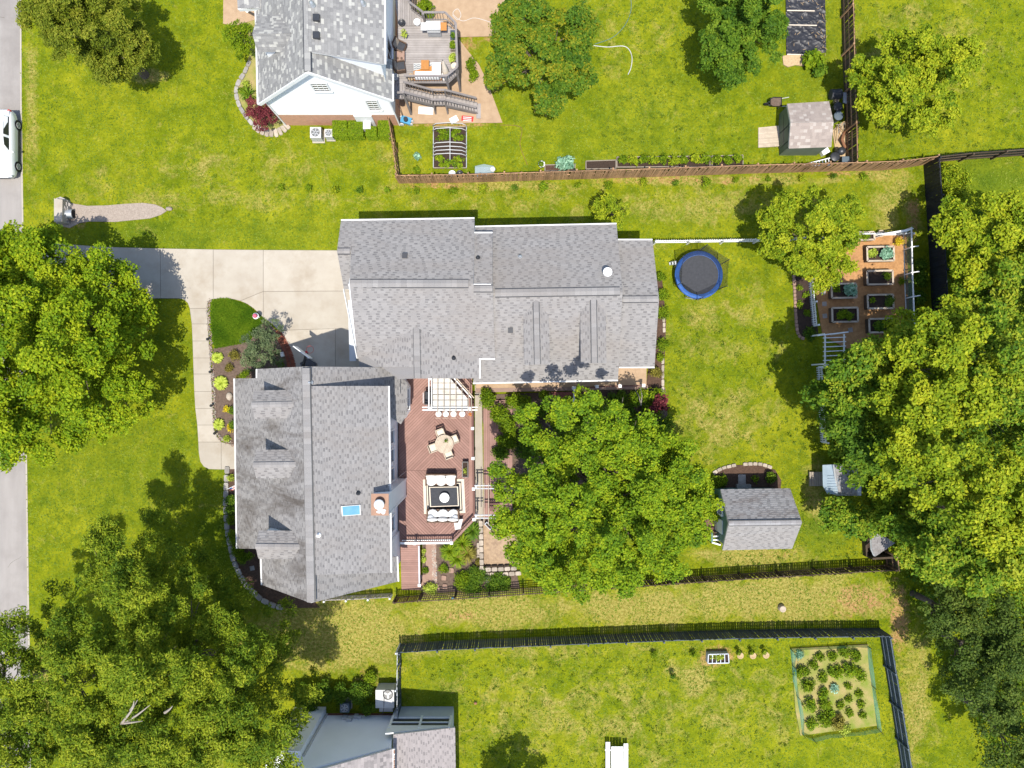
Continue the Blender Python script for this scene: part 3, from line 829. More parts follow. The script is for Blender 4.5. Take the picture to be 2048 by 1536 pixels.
def lap_wall(root, a, b, prof, m, name='siding', course=0.14, out=None):
    """lap siding boards on the wall line a-b; prof is a convex outline in (along, up)"""
    a = Vector((a[0], a[1], 0)); b = Vector((b[0], b[1], 0)); d = (b - a).normalized()
    nn = Vector((out[0], out[1], 0)).normalized()
    z = min(p[1] for p in prof); hi = max(p[1] for p in prof); L = max(p[0] for p in prof) + 1
    mb = MB()
    while z < hi:
        c = clip_convex([(-1, z), (L, z), (L, z + course), (-1, z + course)], prof)
        if len(c) >= 3:
            pts = [a + d * p[0] + Vector((0, 0, p[1])) + nn * (0.004 + 0.02 * (1 - (p[1] - z) / course)) for p in c]
            mb.add(pts, [list(range(len(pts)))])
        z += course
    o = mb.build(name, m, root)
    o['kind'] = 'stuff'
    return o
def window(root, c, w, h, out, name='window', bars=(1, 1), frame=0.09):
    """window lying on a vertical wall: c centre, out the wall's outward direction"""
    c = Vector(c); n = Vector((out[0], out[1], 0)).normalized(); s = Vector((-n.y, n.x, 0))
    mb = MB()
    def bx(u, v, du, dv, dn, th, mi):
        ctr = c + s * u + Z3 * v + n * dn
        mb.box(ctr, (du, th, dv), math.atan2(s.y, s.x), mi)
    bx(0, h / 2 + frame / 2, w + 2 * frame, frame, 0.02, 0.10, 0); bx(0, -h / 2 - frame / 2, w + 2 * frame + 0.1, frame, 0.03, 0.14, 0)
    bx(-w / 2 - frame / 2, 0, frame, h, 0.02, 0.09, 0); bx(w / 2 + frame / 2, 0, frame, h, 0.02, 0.09, 0)
    for k in range(bars[0]): bx(-w / 2 + w * (k + 1) / (bars[0] + 1), 0, 0.03, h, 0.012, 0.05, 0)
    for k in range(bars[1]): bx(0, -h / 2 + h * (k + 1) / (bars[1] + 1), w, 0.045, 0.011, 0.055, 0)
    o = mb.build(name, [M['white']], root)
    g = MB(); g.box(c + n * 0.006, (w, 0.02, h), math.atan2(s.y, s.x)); g.build('pane', M['glass'], o)
    return o
def dormer(root, pl, front, back, hw, drop, m, wallm):
    B = on(pl, *back); A = P(front[0], front[1], B.z)
    d = (A - B); d.z = 0; L = d.length; d.normalize(); s = Vector((-d.y, d.x, 0))
    A = B + d * L
    ov = 0.18
    def back_of(off, z):
        lo, hi = 0.0, L
        q = B + s * off
        for _ in range(40):
            mid = (lo + hi) / 2; p = q + d * mid
            if z_on(pl, p.x, p.y) > z: lo = mid
            else: hi = mid
        p = q + d * lo
        return Vector((p.x, p.y, z))
    for sg in (-1, 1):
        E = A + s * (sg * hw); E.z = A.z - drop
        Eb = back_of(sg * hw, A.z - drop)
        pp = plane(A, B, E)
        roof_part(root, pp, [A, B, Eb, E], m, thick=0.08, name='dormer_roof', expo=0.15)
    ridge(root, A, B, m, 0.3, 0.05, vent=abs(d.y) > .5)
    hi_ = hw - 0.14; f = L - ov
    mb = MB()
    k = drop / hw
    zt = A.z - 0.1; ze = A.z - k * hi_ - 0.1
    zb = z_on(pl, (B + d * f).x, (B + d * f).y) - 0.3
    fr = [B + d * f + s * o_ for o_ in (-hi_, -hi_, 0, hi_, hi_)]
    zs = [zb, ze, zt, ze, zb]
    bk = [B + s * o_ - d * 0.1 for o_ in (-hi_, -hi_, 0, hi_, hi_)]
    vs = [Vector((p.x, p.y, z)) for p, z in zip(fr, zs)] + [Vector((p.x, p.y, z)) for p, z in zip(bk, zs)]
    mb.add(vs, [(0, 1, 2, 3, 4), (9, 8, 7, 6, 5), (0, 5, 6, 1), (1, 6, 7, 2), (2, 7, 8, 3), (3, 8, 9, 4)])
    mb.build('dormer_wall', wallm, root)
    c = B + d * f; hgt = min(1.1, ze - zb - 0.5)
    window(root, (c.x, c.y, ze - hgt / 2 - 0.05), hi_ * 1.1, hgt, (d.x, d.y))

# ------------------------------------------------------------------ main house
mh = thing('main_house', 'sprawling house with grey shingled roofs, dormers and red deck', 'house', P(900, 700))
SH = M['shingle']
GN = plane((682, 442, 5.2), (949, 438, 5.2), (947, 567, 7.5))
GS = plane((699, 567, 7.5), (947, 567, 7.5), (715, 717, 5.2))
roof_part(mh, GN, [(705, 442), (949, 438), (947, 567), (699, 567)], SH)
roof_part(mh, GN, [(682, 442), (704.8, 442), (702.8, 502), (674, 502)], SH)
b1 = on(GN, 674, 502); b2 = on(GN, 703, 502)
BS = plane(b1, b2, P(688, 579, 4.5))
roof_part(mh, BS, [(674, 502), (703, 502), (700, 577), (688, 579)], SH)
roof_part(mh, GS, [(699, 567), (947, 567), (957, 716), (715, 717)], SH)
roof_part(mh, GS, [(947.2, 577), (985, 577), (990, 716), (957.2, 716)], SH)
c1 = on(GS, 947, 577); c2 = on(GS, 985, 577)
CN = plane(c1, c2, P(966, 467, 5.5))
roof_part(mh, CN, [(948, 467), (985, 467), (985, 577), (948, 577)], SH)
MN = plane((949, 455, 4.5), (1233, 449, 4.5), (1245, 582, 6.9))
MS = plane((980, 586, 6.9), (1245, 582, 6.9), (1236, 759, 4.3))
roof_part(mh, MN, [(949, 455), (1233, 449), (1245, 582), (980, 586)], SH)
roof_part(mh, MS, [(980, 586), (1245, 582), (1236, 759), (946, 765)], SH)
EN = plane((1236, 481, 4.2), (1305, 481, 4.2), (1318, 598, 5.95))
ES = plane((1240, 599, 5.95), (1318, 598, 5.95), (1309, 733, 4.3))
roof_part(mh, EN, [(1228, 481), (1305, 481), (1318, 598), (1234, 599)], SH)
roof_part(mh, ES, [(1234, 599), (1318, 598), (1309, 733), (1226, 734)], SH)
xr = on(GS, 833, 655)
XR2 = P(835, 757, xr.z)
XW = plane(xr, XR2, P(717, 717, 5.2)); XE = plane(xr, XR2, P(958, 716, 5.2))
roof_part(mh, XW, [xr, (717, 717), (719, 734), (764, 734), (797, 758), XR2], SH)
roof_part(mh, XE, [xr, (958, 716), (958, 757), XR2], SH)
FW = plane((612, 744, 8.5), (621, 1206, 8.5), (472, 920, 3.1))
FE1 = plane((613, 772, 8.55), (620, 1150, 8.55), (778, 960, 6.35))
FE2 = plane((612, 733, 8.48), (613, 790, 8.48), (764, 735, 5.07))
FE3 = plane((619, 1100, 8.48), (622, 1206, 8.48), (795, 1163, 4.2))
SS = M['shinglestain']
roof_part(mh, FW, [(470, 757), (612, 755), (619, 1099), (475, 1097)], SS, label='grey roof slope with brown stains')
roof_part(mh, FW, [(515, 738), (611.7, 733), (612, 754.8), (515, 756.8)], SS)
roof_part(mh, FW, [(523, 1097.5), (619, 1099.2), (622, 1206), (525, 1170)], SS)
roof_part(mh, FE1, [(613, 772), (776, 772), (781, 1145), (620, 1150)], SH)
roof_part(mh, FE2, [(612, 733), (800, 735), (800, 790), (613, 790)], SH)
roof_part(mh, FE3, [(619, 1120), (622, 1206), (795, 1163), (793, 1113)], SH)
# ridge caps
ridge(mh, on(GN, 701, 567), on(GN, 937, 567), SH, 0.42, 0.09)
ridge(mh, on(GN, 675, 502), on(GN, 700, 502), SH, 0.3, 0.05)
ridge(mh, c1, c2, SH, 0.34, 0.05)
ridge(mh, on(MS, 990, 586), on(MS, 1240, 582), SH, 0.42, 0.09)
ridge(mh, on(ES, 1246, 598.6), on(ES, 1316, 598), SH, 0.34, 0.06)
ridge(mh, xr, XR2, SH, 0.34, 0.06)
ridge(mh, on(FW, 612, 736), on(FW, 622, 1204), SH, 0.42, 0.12)
# dormers
for fr, bk in (((1075, 729), (1072, 601)), ((1189, 726), (1187, 596))):
    dormer(mh, MS, fr, bk, 0.74, 0.42, SH, M['siding'])
for fr, bk in (((503, 810), (588, 808)), ((506, 930), (592, 929)), ((511, 1093), (600, 1094))):
    dormer(mh, FW, fr, bk, 0.80, 0.50, SH, M['siding'])
# gutters
gutter(mh, on(GN, 682, 442), on(GN, 949, 438), (0, 1)); gutter(mh, on(MN, 949, 455), on(MN, 1233, 449), (0, 1)); gutter(mh, on(CN, 948, 467), on(CN, 985, 467), (0, 1))
gutter(mh, on(EN, 1236, 481), on(EN, 1305, 481), (0, 1)); gutter(mh, on(ES, 1238, 733), on(ES, 1309, 733), (0, -1)); gutter(mh, on(MS, 946, 765), on(MS, 1236, 759), (0, -1))
gutter(mh, on(XE, 958, 716), on(XE, 958, 757), (1, 0)); gutter(mh, on(GS, 958, 716), on(GS, 990, 716), (0, -1)); gutter(mh, on(FW, 470, 757), on(FW, 475, 1097), (-1, 0))
gutter(mh, on(FW, 515, 738), on(FW, 515, 756), (-1, 0)); gutter(mh, on(FW, 523, 1112), on(FW, 525, 1170), (-1, 0)); gutter(mh, on(FE1, 776, 772), on(FE1, 781, 1145), (1, 0)); gutter(mh, on(FE3, 793, 1113), on(FE3, 795, 1163), (1, 0))
gutter(mh, on(BS, 688, 579), on(GS, 715, 717), (-1, 0), 0.06, 0.16, 'rake_trim')
# walls
def poly_on(pl, px): return (pl, [on(pl, *p) for p in px])
mb = MB()
G_all = [poly_on(GN, [(682, 442), (949, 438), (947, 567), (690, 567)]), poly_on(GS, [(690, 567), (985, 567), (990, 716), (715, 717)])]
under(mb, G_all, rect(-9.35, -1.2, 1.9, 9.45))
under(mb, [poly_on(GN, [(682, 442), (705, 442), (703, 502), (674, 502)]), (BS, [on(BS, 674, 502), on(BS, 703, 502), on(BS, 700, 577), on(BS, 688, 579)])], rect(-10.2, -9.35, 5.9, 9.45))
under(mb, [poly_on(MN, [(949, 455), (1233, 449), (1245, 582), (980, 586)]), poly_on(MS, [(980, 586), (1245, 582), (1236, 759), (946, 765)])], rect(-1.2, 6.05, 1.25, 9.3))
under(mb, [poly_on(EN, [(1228, 481), (1305, 481), (1318, 598), (1234, 599)]), poly_on(ES, [(1234, 599), (1318, 598), (1309, 733), (1226, 734)])], rect(6.05, 8.3, 1.5, 8.5))
under(mb, [(XW, [xr, on(XW, 717, 717), on(XW, 722, 758), XR2]), (XE, [xr, on(XE, 958, 716), on(XE, 958, 757), XR2])], rect(-6.9, -2.3, 0.65, 3.2))
under(mb, [poly_on(FW, [(470, 757), (612, 755), (619, 1099), (475, 1097)])], rect(-14.9, -11.0, -9.3, 0.35))
under(mb, [poly_on(FW, [(515, 738), (612, 733), (612, 755), (515, 757)]), poly_on(FE2, [(612, 733), (800, 735), (800, 790), (613, 790)])], rect(-14.8, -7.65, -0.2, 0.75))
under(mb, [poly_on(FW, [(523, 1090), (619, 1090), (622, 1206), (525, 1170)]), poly_on(FE3, [(619, 1090), (622, 1206), (795, 1163), (793, 1090)])], rect(-14.8, -7.5, -11.9, -9.3))
under(mb, [poly_on(FE1, [(613, 772), (776, 772), (781, 1145), (620, 1150)])], rect(-11.4, -7.65, -10.7, -0.2), 0.16)
mb.build('wall', M['siding'], mh)
lap_wall(mh, (-7.65, -10.7), (-7.65, -0.2), [(0, 0.3), (10.5, 0.3), (10.5, 6.2), (0, 6.2)], M['siding'], out=(1, 0))
for yy in (-3.35, -4.55, -5.75): window(mh, (-7.63, yy, 3.2), 0.75, 1.7, (1, 0), bars=(0, 1))
window(mh, (-7.63, -8.9, 3.0), 0.9, 1.7, (1, 0), bars=(0, 1))
# garage front under the west gable
gd = MB(); gd.box((-9.5, 3.9, 1.35), (0.5, 4.4, 2.7)); gd.build('garage_front', M['siding'], mh)
for yy in (2.9, 5.0):
    d_ = MB()
    for k in range(4): d_.box((-9.78, yy, 0.32 + k * 0.53), (0.05, 1.9, 0.5))
    d_.build('garage_door', M['white'], mh)
MB().prism([P2(696, 600, 2.85), P2(712, 600, 2.85), P2(712, 722, 2.85), P2(699, 722, 2.85)], 2.75, 2.85).build('pent_roof', M['greywhite'], mh)
# bay on the deck side
bay = [(-7.65, 0.35), (-7.65, -2.25), (-7.05, -2.25), (-6.75, -1.75), (-6.75, -0.15), (-7.05, 0.35)]
MB().prism(bay, 0.4, 3.6).build('bay_wall', M['siding'], mh)
window(mh, (-6.74, -0.95, 2.4), 1.2, 1.4, (1, 0), bars=(1, 1))
bz = 4.5
apx = [Vector((-7.62, 0.1, bz)), Vector((-7.62, -1.9, bz))]
e_ = [Vector(p) for p in ((-7.62, 0.6, 3.62), (-6.95, 0.6, 3.62), (-6.55, 0.0, 3.62), (-6.55, -1.9, 3.62), (-6.95, -2.5, 3.62), (-7.62, -2.5, 3.62))]
for q in ([apx[0], e_[1], e_[2]], [apx[0], e_[2], e_[3], apx[1]], [apx[1], e_[3], e_[4]]):
    roof_part(mh, plane(q[0], q[1], q[2]), q, SH, thick=0.06, name='bay_roof')
# chimney
ch = MB(); ch.box((-7.515, -6.86, 4.0), (0.91, 1.14, 7.0)); chm = ch.build('chimney', M['siding'], mh)
for x_ in (-7.4, -7.15): MB().bar((-7.05, -6.3 + (x_ + 7.4) * 2, 0.6), (-7.05, -6.3 + (x_ + 7.4) * 2, 7.4), 0.01, 0.01).build('seam', M['siding'], chm)
for yy in (-6.29, -7.43): MB().bar((-7.05, yy, 0.6), (-7.05, yy, 7.45), 0.08, 0.08).build('corner_trim', M['white'], chm)
cp = MB(); cp.box((-7.515, -6.86, 7.53), (1.0, 1.24, 0.06)); cap = cp.build('chimney_cap', M['copper'], chm)
MB().lathe((-7.5, -6.8, 7.56), [(0.17, 0), (0.17, 0.28), (0.30, 0.30), (0.29, 0.38), (0.20, 0.47), (0.0, 0.50)], 16).build('flue_cowl', M['white'], chm)
lp = MB()
for k in range(9): lp.ball((-7.5 + rnd.uniform(-.25, .25), -7.25 + rnd.uniform(-.1, .1), 7.58), (0.12, 0.08, 0.03), 6, 4)
lp.build('cap_patch', M['white'], chm)
# skylight, vents, dish
q = [on(FE1, x, y) for x, y in ((681, 1012), (720, 1009), (721, 1029), (683, 1032))]
n_ = FE1[0]
sk = MB(); sk.topped([p + n_ * 0.10 for p in q], (0.16,)); sky_o = sk.build('skylight', M['fascia'], mh)
cc = sum(q, Vector()) / 4
MB().add([cc + (p - cc) * 0.88 + n_ * 0.106 for p in q], [(0, 1, 2, 3) if (q[1] - q[0]).cross(q[2] - q[0]).z > 0 else (3, 2, 1, 0)]).build('pane', M['skyglass'], sky_o)
for pl_, x, y, s_ in ((GN, 810, 512, 0.30), (MS, 1021, 661, 0.30)):
    p = on(pl_, x, y); MB().box((p.x, p.y, p.z + 0.07), (s_, s_, 0.2)).build('roof_vent', M['darkmetal'], mh)
for pl_, x, y, m_ in ((CN, 956, 516, 'darkmetal'), (MN, 1040, 514, 'metal'), (XE, 907, 716, 'darkmetal'), (FE1, 716, 986, 'darkmetal'), (FE1, 637, 1070, 'white'), (FE2, 621, 765, 'metal')):
    p = on(pl_, x, y)
    MB().lathe((p.x, p.y, p.z), [(0.15, 0.0), (0.10, 0.08), (0.06, 0.1), (0.06, 0.32), (0.0, 0.33)], 10).build('vent_pipe', M[m_], mh)
p = on(MN, 1211, 545)
sd = MB(); sd.tube([p, p + Vector((0, 0, 0.5))], 0.03); dish = sd.build('satellite_dish', M['metal'], mh)
MB().lathe((p.x + .05, p.y - 0.05, p.z + 0.48), [(0.0, 0.0), (0.15, 0.02), (0.27, 0.08), (0.26, 0.09), (0.14, 0.04), (0.0, 0.02)], 16).build('reflector', M['white'], dish)
# porch on the garden side
pf = MB(); pf.prism([P2(948, 752, .5), P2(1293, 728, .5), P2(1293, 773, .5), P2(953, 781, .5)], 0.05, 0.5); porch = pf.build('porch_floor', M['tan'], mh)
rb = MB(); rb.prism([P2(951, 777, .55), P2(1296, 771, .55), P2(1296, 778, .55), P2(951, 785, .55)], 0.0, 0.52); rb.build('porch_brick_edge', M['redbrick'], mh)
for k in range(3):
    s_ = MB(); s_.prism([P2(1103, 784 + k * 5, .4 - k * .13), P2(1146, 784 + k * 5, .4 - k * .13), P2(1146, 790 + k * 5, .4 - k * .13), P2(1103, 790 + k * 5, .4 - k * .13)], 0, 0.40 - k * 0.13); s_.build('porch_step', M['redbrick'], mh)
for x, y in ((1148, 776), (1194, 773), (1240, 772), (1287, 771), (1148, 801)):
    p = P(x, y, 1.45); MB().box((p.x, p.y, 0.75), (0.16, 0.16, 1.4)).build('porch_post', M['white'], mh)
    MB().box((p.x, p.y, 1.48), (0.21, 0.21, 0.07)).build('post_cap', M['white'], mh)
for a, b in (((1150, 776), (1192, 774)), ((1196, 773), (1238, 772)), ((1242, 772), (1285, 771)), ((1148, 779), (1148, 799))):
    MB().bar(P(a[0], a[1], 1.35), P(b[0], b[1], 1.35), 0.09, 0.06).build('porch_rail', M['white'] if a[0] == 1148 else M['deckdark'], mh)
HARD.append(rect(-17.3, -7.0, -12.2, 1.2)); HARD.append(rect(-10.6, 8.7, 0.2, 10.0)); HARD.append([P2(948, 740), P2(1300, 730), P2(1300, 782), P2(948, 790)])

# ------------------------------------------------------------------ neighbour house at the top
nh = thing('neighbour_house', 'white sided house with mottled grey roof and brick base', 'house', P(690, 120))
SP = M['shinglepale']
NW = plane((612, -40, 8.9), (615, 143, 8.9), (517, 207, 4.43)); NEL = plane((613, 80, 8.88), (615, 143, 8.88), (784.5, 200, 5.0)); NEU = plane((612, -40, 8.95), (614, 102, 8.95), (769, 128, 7.3))
roof_part(nh, NW, [(511, -45), (611, -45), (615, 143), (517, 207)], SP, 'mix', expo=0.17)
roof_part(nh, NEL, [(612, 60), (615, 143), (784.5, 200), (784, 120)], SP, 'mix', expo=0.17)
roof_part(nh, NEU, [(611, -45), (614, 102), (769, 128), (768, -45)], SP, 'mix', expo=0.17)
ridge(nh, on(NW, 612, -40), on(NW, 615, 142), SP, 0.34, 0.04)
gutter(nh, on(NW, 511, -45), on(NW, 517, 207), (-1, 0)); gutter(nh, on(NEL, 784.5, 148), on(NEL, 784.5, 200), (1, 0)); gutter(nh, on(NEU, 768, -45), on(NEU, 769, 128), (1, 0))
for a, b in ((on(NW, 615, 143), on(NW, 517, 207)), (on(NEL, 615, 143), on(NEL, 784.5, 200))):
    MB().bar(a + Vector((0, -0.03, -0.14)), b + Vector((0, -0.03, -0.14)), 0.06, 0.24).build('rake_trim', M['white'], nh)
WY = 17.49
mb = MB()
under(mb, [poly_on(NW, [(511, -200), (611, -200), (615, 143), (517, 207)])], rect(-15.2, -11.2, WY, 27), z0=1.87)
under(mb, [poly_on(NEL, [(612, -200), (615, 143), (784.5, 200), (784, -200)])], rect(-11.3, -7.6, WY, 18.5), z0=1.87)
under(mb, [poly_on(NEU, [(611, -200), (614, 102), (769, 128), (768, -200)])], rect(-11.3, -7.6, 18.5, 27), z0=1.87)
mb.build('wall', M['sidingw'], nh)
MB().prism(rect(-15.25, -7.58, WY - 0.03, 27), 0, 1.87).build('brick_base', M['brick'], nh)
lap_wall(nh, (-15.2, WY), (-7.6, WY), [(0, 1.87), (7.6, 1.87), (7.6, 5.0), (3.95, 8.55), (0, 4.6)], M['sidingw'], out=(0, -1), course=0.16)
lap_wall(nh, (-7.6, WY), (-7.6, 27), [(0, 1.87), (9.5, 1.87), (9.5, 7.0), (1.0, 7.0), (1.0, 5.0), (0, 5.0)][:4] , M['sidingw'], out=(1, 0), course=0.16)
window(nh, (-11.25, WY - 0.03, 6.2), 0.85, 1.1, (0, -1), bars=(2, 3)); window(nh, (-8.68, WY - 0.03, 3.5), 0.6, 1.5, (0, -1), bars=(1, 4))
window(nh, (-7.57, 20.3, 4.2), 1.6, 1.9, (1, 0), bars=(1, 0), name='patio_door')
MB().box((-9.7, WY - 0.08, 0.95), (1.15, 0.1, 1.9)).build('basement_door', M['white'], nh)
MB().box((-9.6, WY - 0.35, 0.75), (0.5, 0.55, 0.5)).build('window_unit', M['acgrey'], nh)
for x_ in (-15.22, -7.56): MB().bar((x_, WY - 0.06, 0.1), (x_, WY - 0.06, 4.6), 0.08, 0.08).build('downpipe', M['white'], nh)
for x, y in ((634, 38), (634, 73)):
    p = on(NEU, x, y); MB().box((p.x, p.y, p.z + 0.1), (0.36, 0.36, 0.26)).build('roof_vent', M['darkmetal'], nh)
for x, y in ((625, 10), (726, 8)):
    p = on(NEU, x, y); MB().lathe((p.x, p.y, p.z), [(0.18, 0.0), (0.12, 0.08), (0.11, 0.3), (0.0, 0.36)], 12).build('vent_pipe', M['metal'], nh)
# front cross gable on its west side
fb = on(NW, 584, 68); FA = P(505, 68, fb.z); q1 = P(515, 104, fb.z - 1.0); q2 = P(515, 30, fb.z - 1.0)
s1 = on(plane(FA, fb, q1), 576, 104); s2 = on(plane(FA, fb, q2), 574, 30)
roof_part(nh, plane(FA, fb, q1), [FA, fb, s1, q1], SP, 'mix', expo=0.17, thick=0.1, name='cross_gable_roof')
roof_part(nh, plane(FA, fb, q2), [FA, fb, s2, q2], SP, 'mix', expo=0.17, thick=0.1, name='cross_gable_roof')
mb = MB(); zq = fb.z - 1.1
mb.add([(-14.5, 19.5, 4.0), (-12.3, 19.5, 4.0), (-12.3, 19.5, zq), (-14.5, 19.5, zq), (-14.5, 21.2, 4.0), (-12.3, 21.2, 4.0), (-12.3, 21.2, zq), (-14.5, 21.2, zq)], [(0, 1, 2, 3), (5, 4, 7, 6), (4, 0, 3, 7), (1, 5, 6, 2), (3, 2, 6, 7)])
mb.build('cross_gable_wall', M['sidingw'], nh)
PR = plane((472, -30, 4.4), (476, 17, 4.4), (520, -30, 5.0))
roof_part(nh, PR, [(472, -45), (476, 17), (519, 16), (519, -45)], SP, 'mix', expo=0.17, name='porch_roof')
MB().bar(P(478, 19, 4.25), P(519, 18, 4.6), 0.1, 0.25).build('porch_fascia', M['white'], nh)
MB().tube([P(494, 22, 0), P(494, 22, 4.2)], 0.09, 8).build('porch_post', M['white'], nh)
HARD.append(rect(-15.4, -7.4, 17.2, 30))

# ------------------------------------------------------------------ neighbour house at the bottom
bh = thing('neighbour_house', 'white sided house cut by bottom edge with screened porch', 'house', P(760, 1500))
ST = M['shingletaupe']
BR = plane((785, 1498, 4.6), (655, 1534, 6.6), (785, 1700, 4.6)); BP = plane((910, 1455, 2.9), (787, 1469, 3.8), (912, 1536, 2.9))
roof_part(bh, BR, [(785, 1498), (560, 1562), (560, 1760), (785, 1760)], ST, expo=0.2, style='mix')
roof_part(bh, BP, [(910, 1455), (787, 1469), (780, 1700), (914, 1700)], ST)
gutter(bh, on(BR, 785, 1498), on(BR, 785, 1760), (1, 0), 0.14, 0.12)
dg = MB()
a_ = on(BR, 786, 1502); b_ = on(BR, 786, 1600)
for k in range(26):
    t_ = rnd.random(); p = a_.lerp(b_, t_); dg.ball((p.x + 0.07, p.y, p.z + 0.02), (0.05, rnd.uniform(.06, .16), 0.03), 6, 4)
dg.build('gutter_debris', M['rust'], bh)
BY = -22.28
MB().topped([(-7.5, BY, 4.45), (-13.5, BY, 7.8), (-13.5, BY - 8, 7.8), (-7.5, BY - 8, 4.45)], 0).build('wall', M['sidingw'], bh)
lap_wall(bh, (-12.5, BY), (-7.5, BY), [(0, 0.25), (5.0, 0.25), (5.0, 4.4), (0, 7.2)], M['sidingw'], out=(0, 1), course=0.16)
MB().box((-13.6, BY + 0.0, 2.9), (2.1, 1.0, 5.8)).build('wall_bump', M['sidingw'], bh)
lap_wall(bh, (-14.65, BY + 0.5), (-12.55, BY + 0.5), [(0, 0.1), (2.1, 0.1), (2.1, 5.7), (0, 5.7)], M['sidingw'], out=(0, 1), course=0.16)
MB().bar((-12.45, BY + 0.06, 0.1), (-12.45, BY + 0.06, 5.5), 0.1, 0.1).build('downpipe', M['acgrey'], bh)
MB().prism(rect(-12.5, -7.5, BY - 0.1, BY + 0.05), 0, 0.25).build('brick_base', M['redbrick'], bh)
for x, z, sx, sz in ((-11.1, 0.75, .3, .35), (-10.75, 0.9, .32, .5), (-10.4, 0.55, .25, .3), (-10.15, 0.7, .25, .25)):
    MB().box((x, BY + 0.12, z), (sx, 0.18, sz)).build('meter_box', M['acgrey'], bh)
PY = -21.77
MB().box((-5.9, PY - 0.05, 0.72), (3.9, 0.1, 1.44)).build('porch_knee_wall', M['greywhite'], bh)
MB().box((-3.98, PY - 2.5, 1.3), (0.1, 4.8, 2.6)).build('porch_side_wall', M['greywhite'], bh)
for x in (-7.8, -5.9, -4.0): MB().box((x, PY - 0.06, 2.1), (0.14, 0.14, 1.6)).build('porch_post', M['white'], bh)
for z in (1.5, 2.1): MB().box((-5.9, PY - 0.08, z), (3.9, 0.09, 0.1)).build('porch_rail', M['white'], bh)
MB().box((-5.9, PY - 0.1, 2.0), (3.8, 0.02, 1.5)).build('screen', M['darkmetal'], bh)
MB().topped([(-7.9, PY - .1, 3.65), (-4.0, PY - .1, 2.75), (-4.0, PY - .02, 2.75), (-7.9, PY - .02, 3.65)], 2.6).build('porch_header', M['white'], bh)
HARD.append(rect(-15, -3.9, -35, BY + 0.1)); HARD.append(rect(-8, -3.9, -35, PY))

# ------------------------------------------------------------------ sheds
s1_ = thing('brown_roof_shed', 'small green shed with brown shingle roof and wooden ramp', 'shed', P(1610, 262))
SB = M['shinglebrown']
A1 = plane((1574, 208, 1.8), (1658, 203, 1.8), (1667, 244, 2.6)); A2 = plane((1581, 245, 2.6), (1667, 244, 2.6), (1662, 294, 1.75))
roof_part(s1_, A1, [(1574, 208), (1658, 203), (1667, 244), (1581, 245)], SB, 'mix', expo=0.2)
roof_part(s1_, A2, [(1581, 245), (1667, 244), (1662.5, 294), (1577.5, 297)], SB, 'mix', expo=0.2)
p_ = [on(A2, 1577.5, 297), on(A2, 1662.5, 294)]
fx0, fx1, fy0, fy1 = 18.02, 20.55, 15.45, 18.3
mb = MB(); under(mb, [poly_on(A1, [(1574, 208), (1658, 203), (1667, 244), (1581, 245)]), poly_on(A2, [(1581, 245), (1667, 244), (1662.5, 294), (1577.5, 297)])], rect(fx0, fx1, fy0, fy1), 0.12)
mb.build('wall', M['olive'], s1_)
lap_wall(s1_, (fx0, fy0), (fx1, fy0), [(0, 0), (fx1 - fx0, 0), (fx1 - fx0, 1.65), (0, 1.65)], M['olive'], out=(0, -1), course=0.2)
for yy in (16.3, 17.3):
    MB().box((fx0 - 0.03, yy, 0.95), (0.05, 0.9, 1.7)).build('shed_door', M['olive'], s1_)
    MB().box((fx0 - 0.06, yy, 0.95), (0.02, 0.95, 0.05)).build('door_rail', M['darkmetal'], s1_)
rpx = [(1517, 255), (1559, 252), (1560, 293), (1517, 295)]
rpw = [P2(x, y, 0.1) for x, y in rpx]
for k in range(15):
    t0, t1 = k / 15, (k + 0.9) / 15
    a = Vector(rpw[0]).lerp(Vector(rpw[3]), t0); b = Vector(rpw[1]).lerp(Vector(rpw[2]), t0); c = Vector(rpw[1]).lerp(Vector(rpw[2]), t1); d_ = Vector(rpw[0]).lerp(Vector(rpw[3]), t1)
    MB().topped([(a.x, a.y, .08), (b.x, b.y, .18), (c.x, c.y, .18), (d_.x, d_.y, .08)], 0.0).build('ramp_plank', M['teak'], s1_)
HARD.append(rect(fx0, fx1, fy0, fy1)); HARD.append(rpw)

s2_ = thing('grey_roof_shed', 'teal garden shed with steep grey shingle roof', 'shed', P(1520, 1040))
SD = M['shingleshed']
C1 = plane((1441, 979, 2.2), (1580, 977, 2.2), (1604, 1045, 3.9)); C2 = plane((1457, 1047, 3.9), (1604, 1045, 3.9), (1584, 1097, 2.2))
roof_part(s2_, C1, [(1441, 979), (1580, 977), (1604, 1045), (1457, 1047)], SD, label='stained dark roof slope')
roof_part(s2_, C2, [(1457, 1047), (1604, 1045), (1584, 1097), (1445, 1100)], SH)
ridge(s2_, on(C2, 1458, 1047), on(C2, 1603, 1045), SD, 0.26, 0.03)
mb = MB(); under(mb, [poly_on(C1, [(1441, 979), (1580, 977), (1604, 1045), (1457, 1047)]), poly_on(C2, [(1457, 1047), (1604, 1045), (1584, 1097), (1445, 1100)])], rect(13.65, 17.6, -10.35, -7.0), 0.14)
mb.build('wall', M['teal'], s2_)
window(s2_, (13.64, -8.2, 1.5), 0.6, 0.8, (-1, 0)); 
MB().box((13.62, -9.3, 1.0), (0.05, 0.9, 1.9)).build('shed_door', M['white'], s2_)
MB().box((15.3, -10.42, 0.12), (3.0, 0.14, 0.2)).build('sill_trim', M['white'], s2_)
stp = thing('shed_steps', 'small wooden porch rail at the teal shed door', 'steps', P(1437, 1076))
MB().box((13.3, -9.6, 0.15), (0.7, 1.3, 0.28)).build('landing', M['deckdark'], stp)
for x, y in ((1424, 1062), (1424, 1085), (1441, 1088)):
    p = P(x, y, 1); MB().box((p.x, p.y, 0.5), (0.09, 0.09, 1.0)).build('post', M['oldwood'], stp)
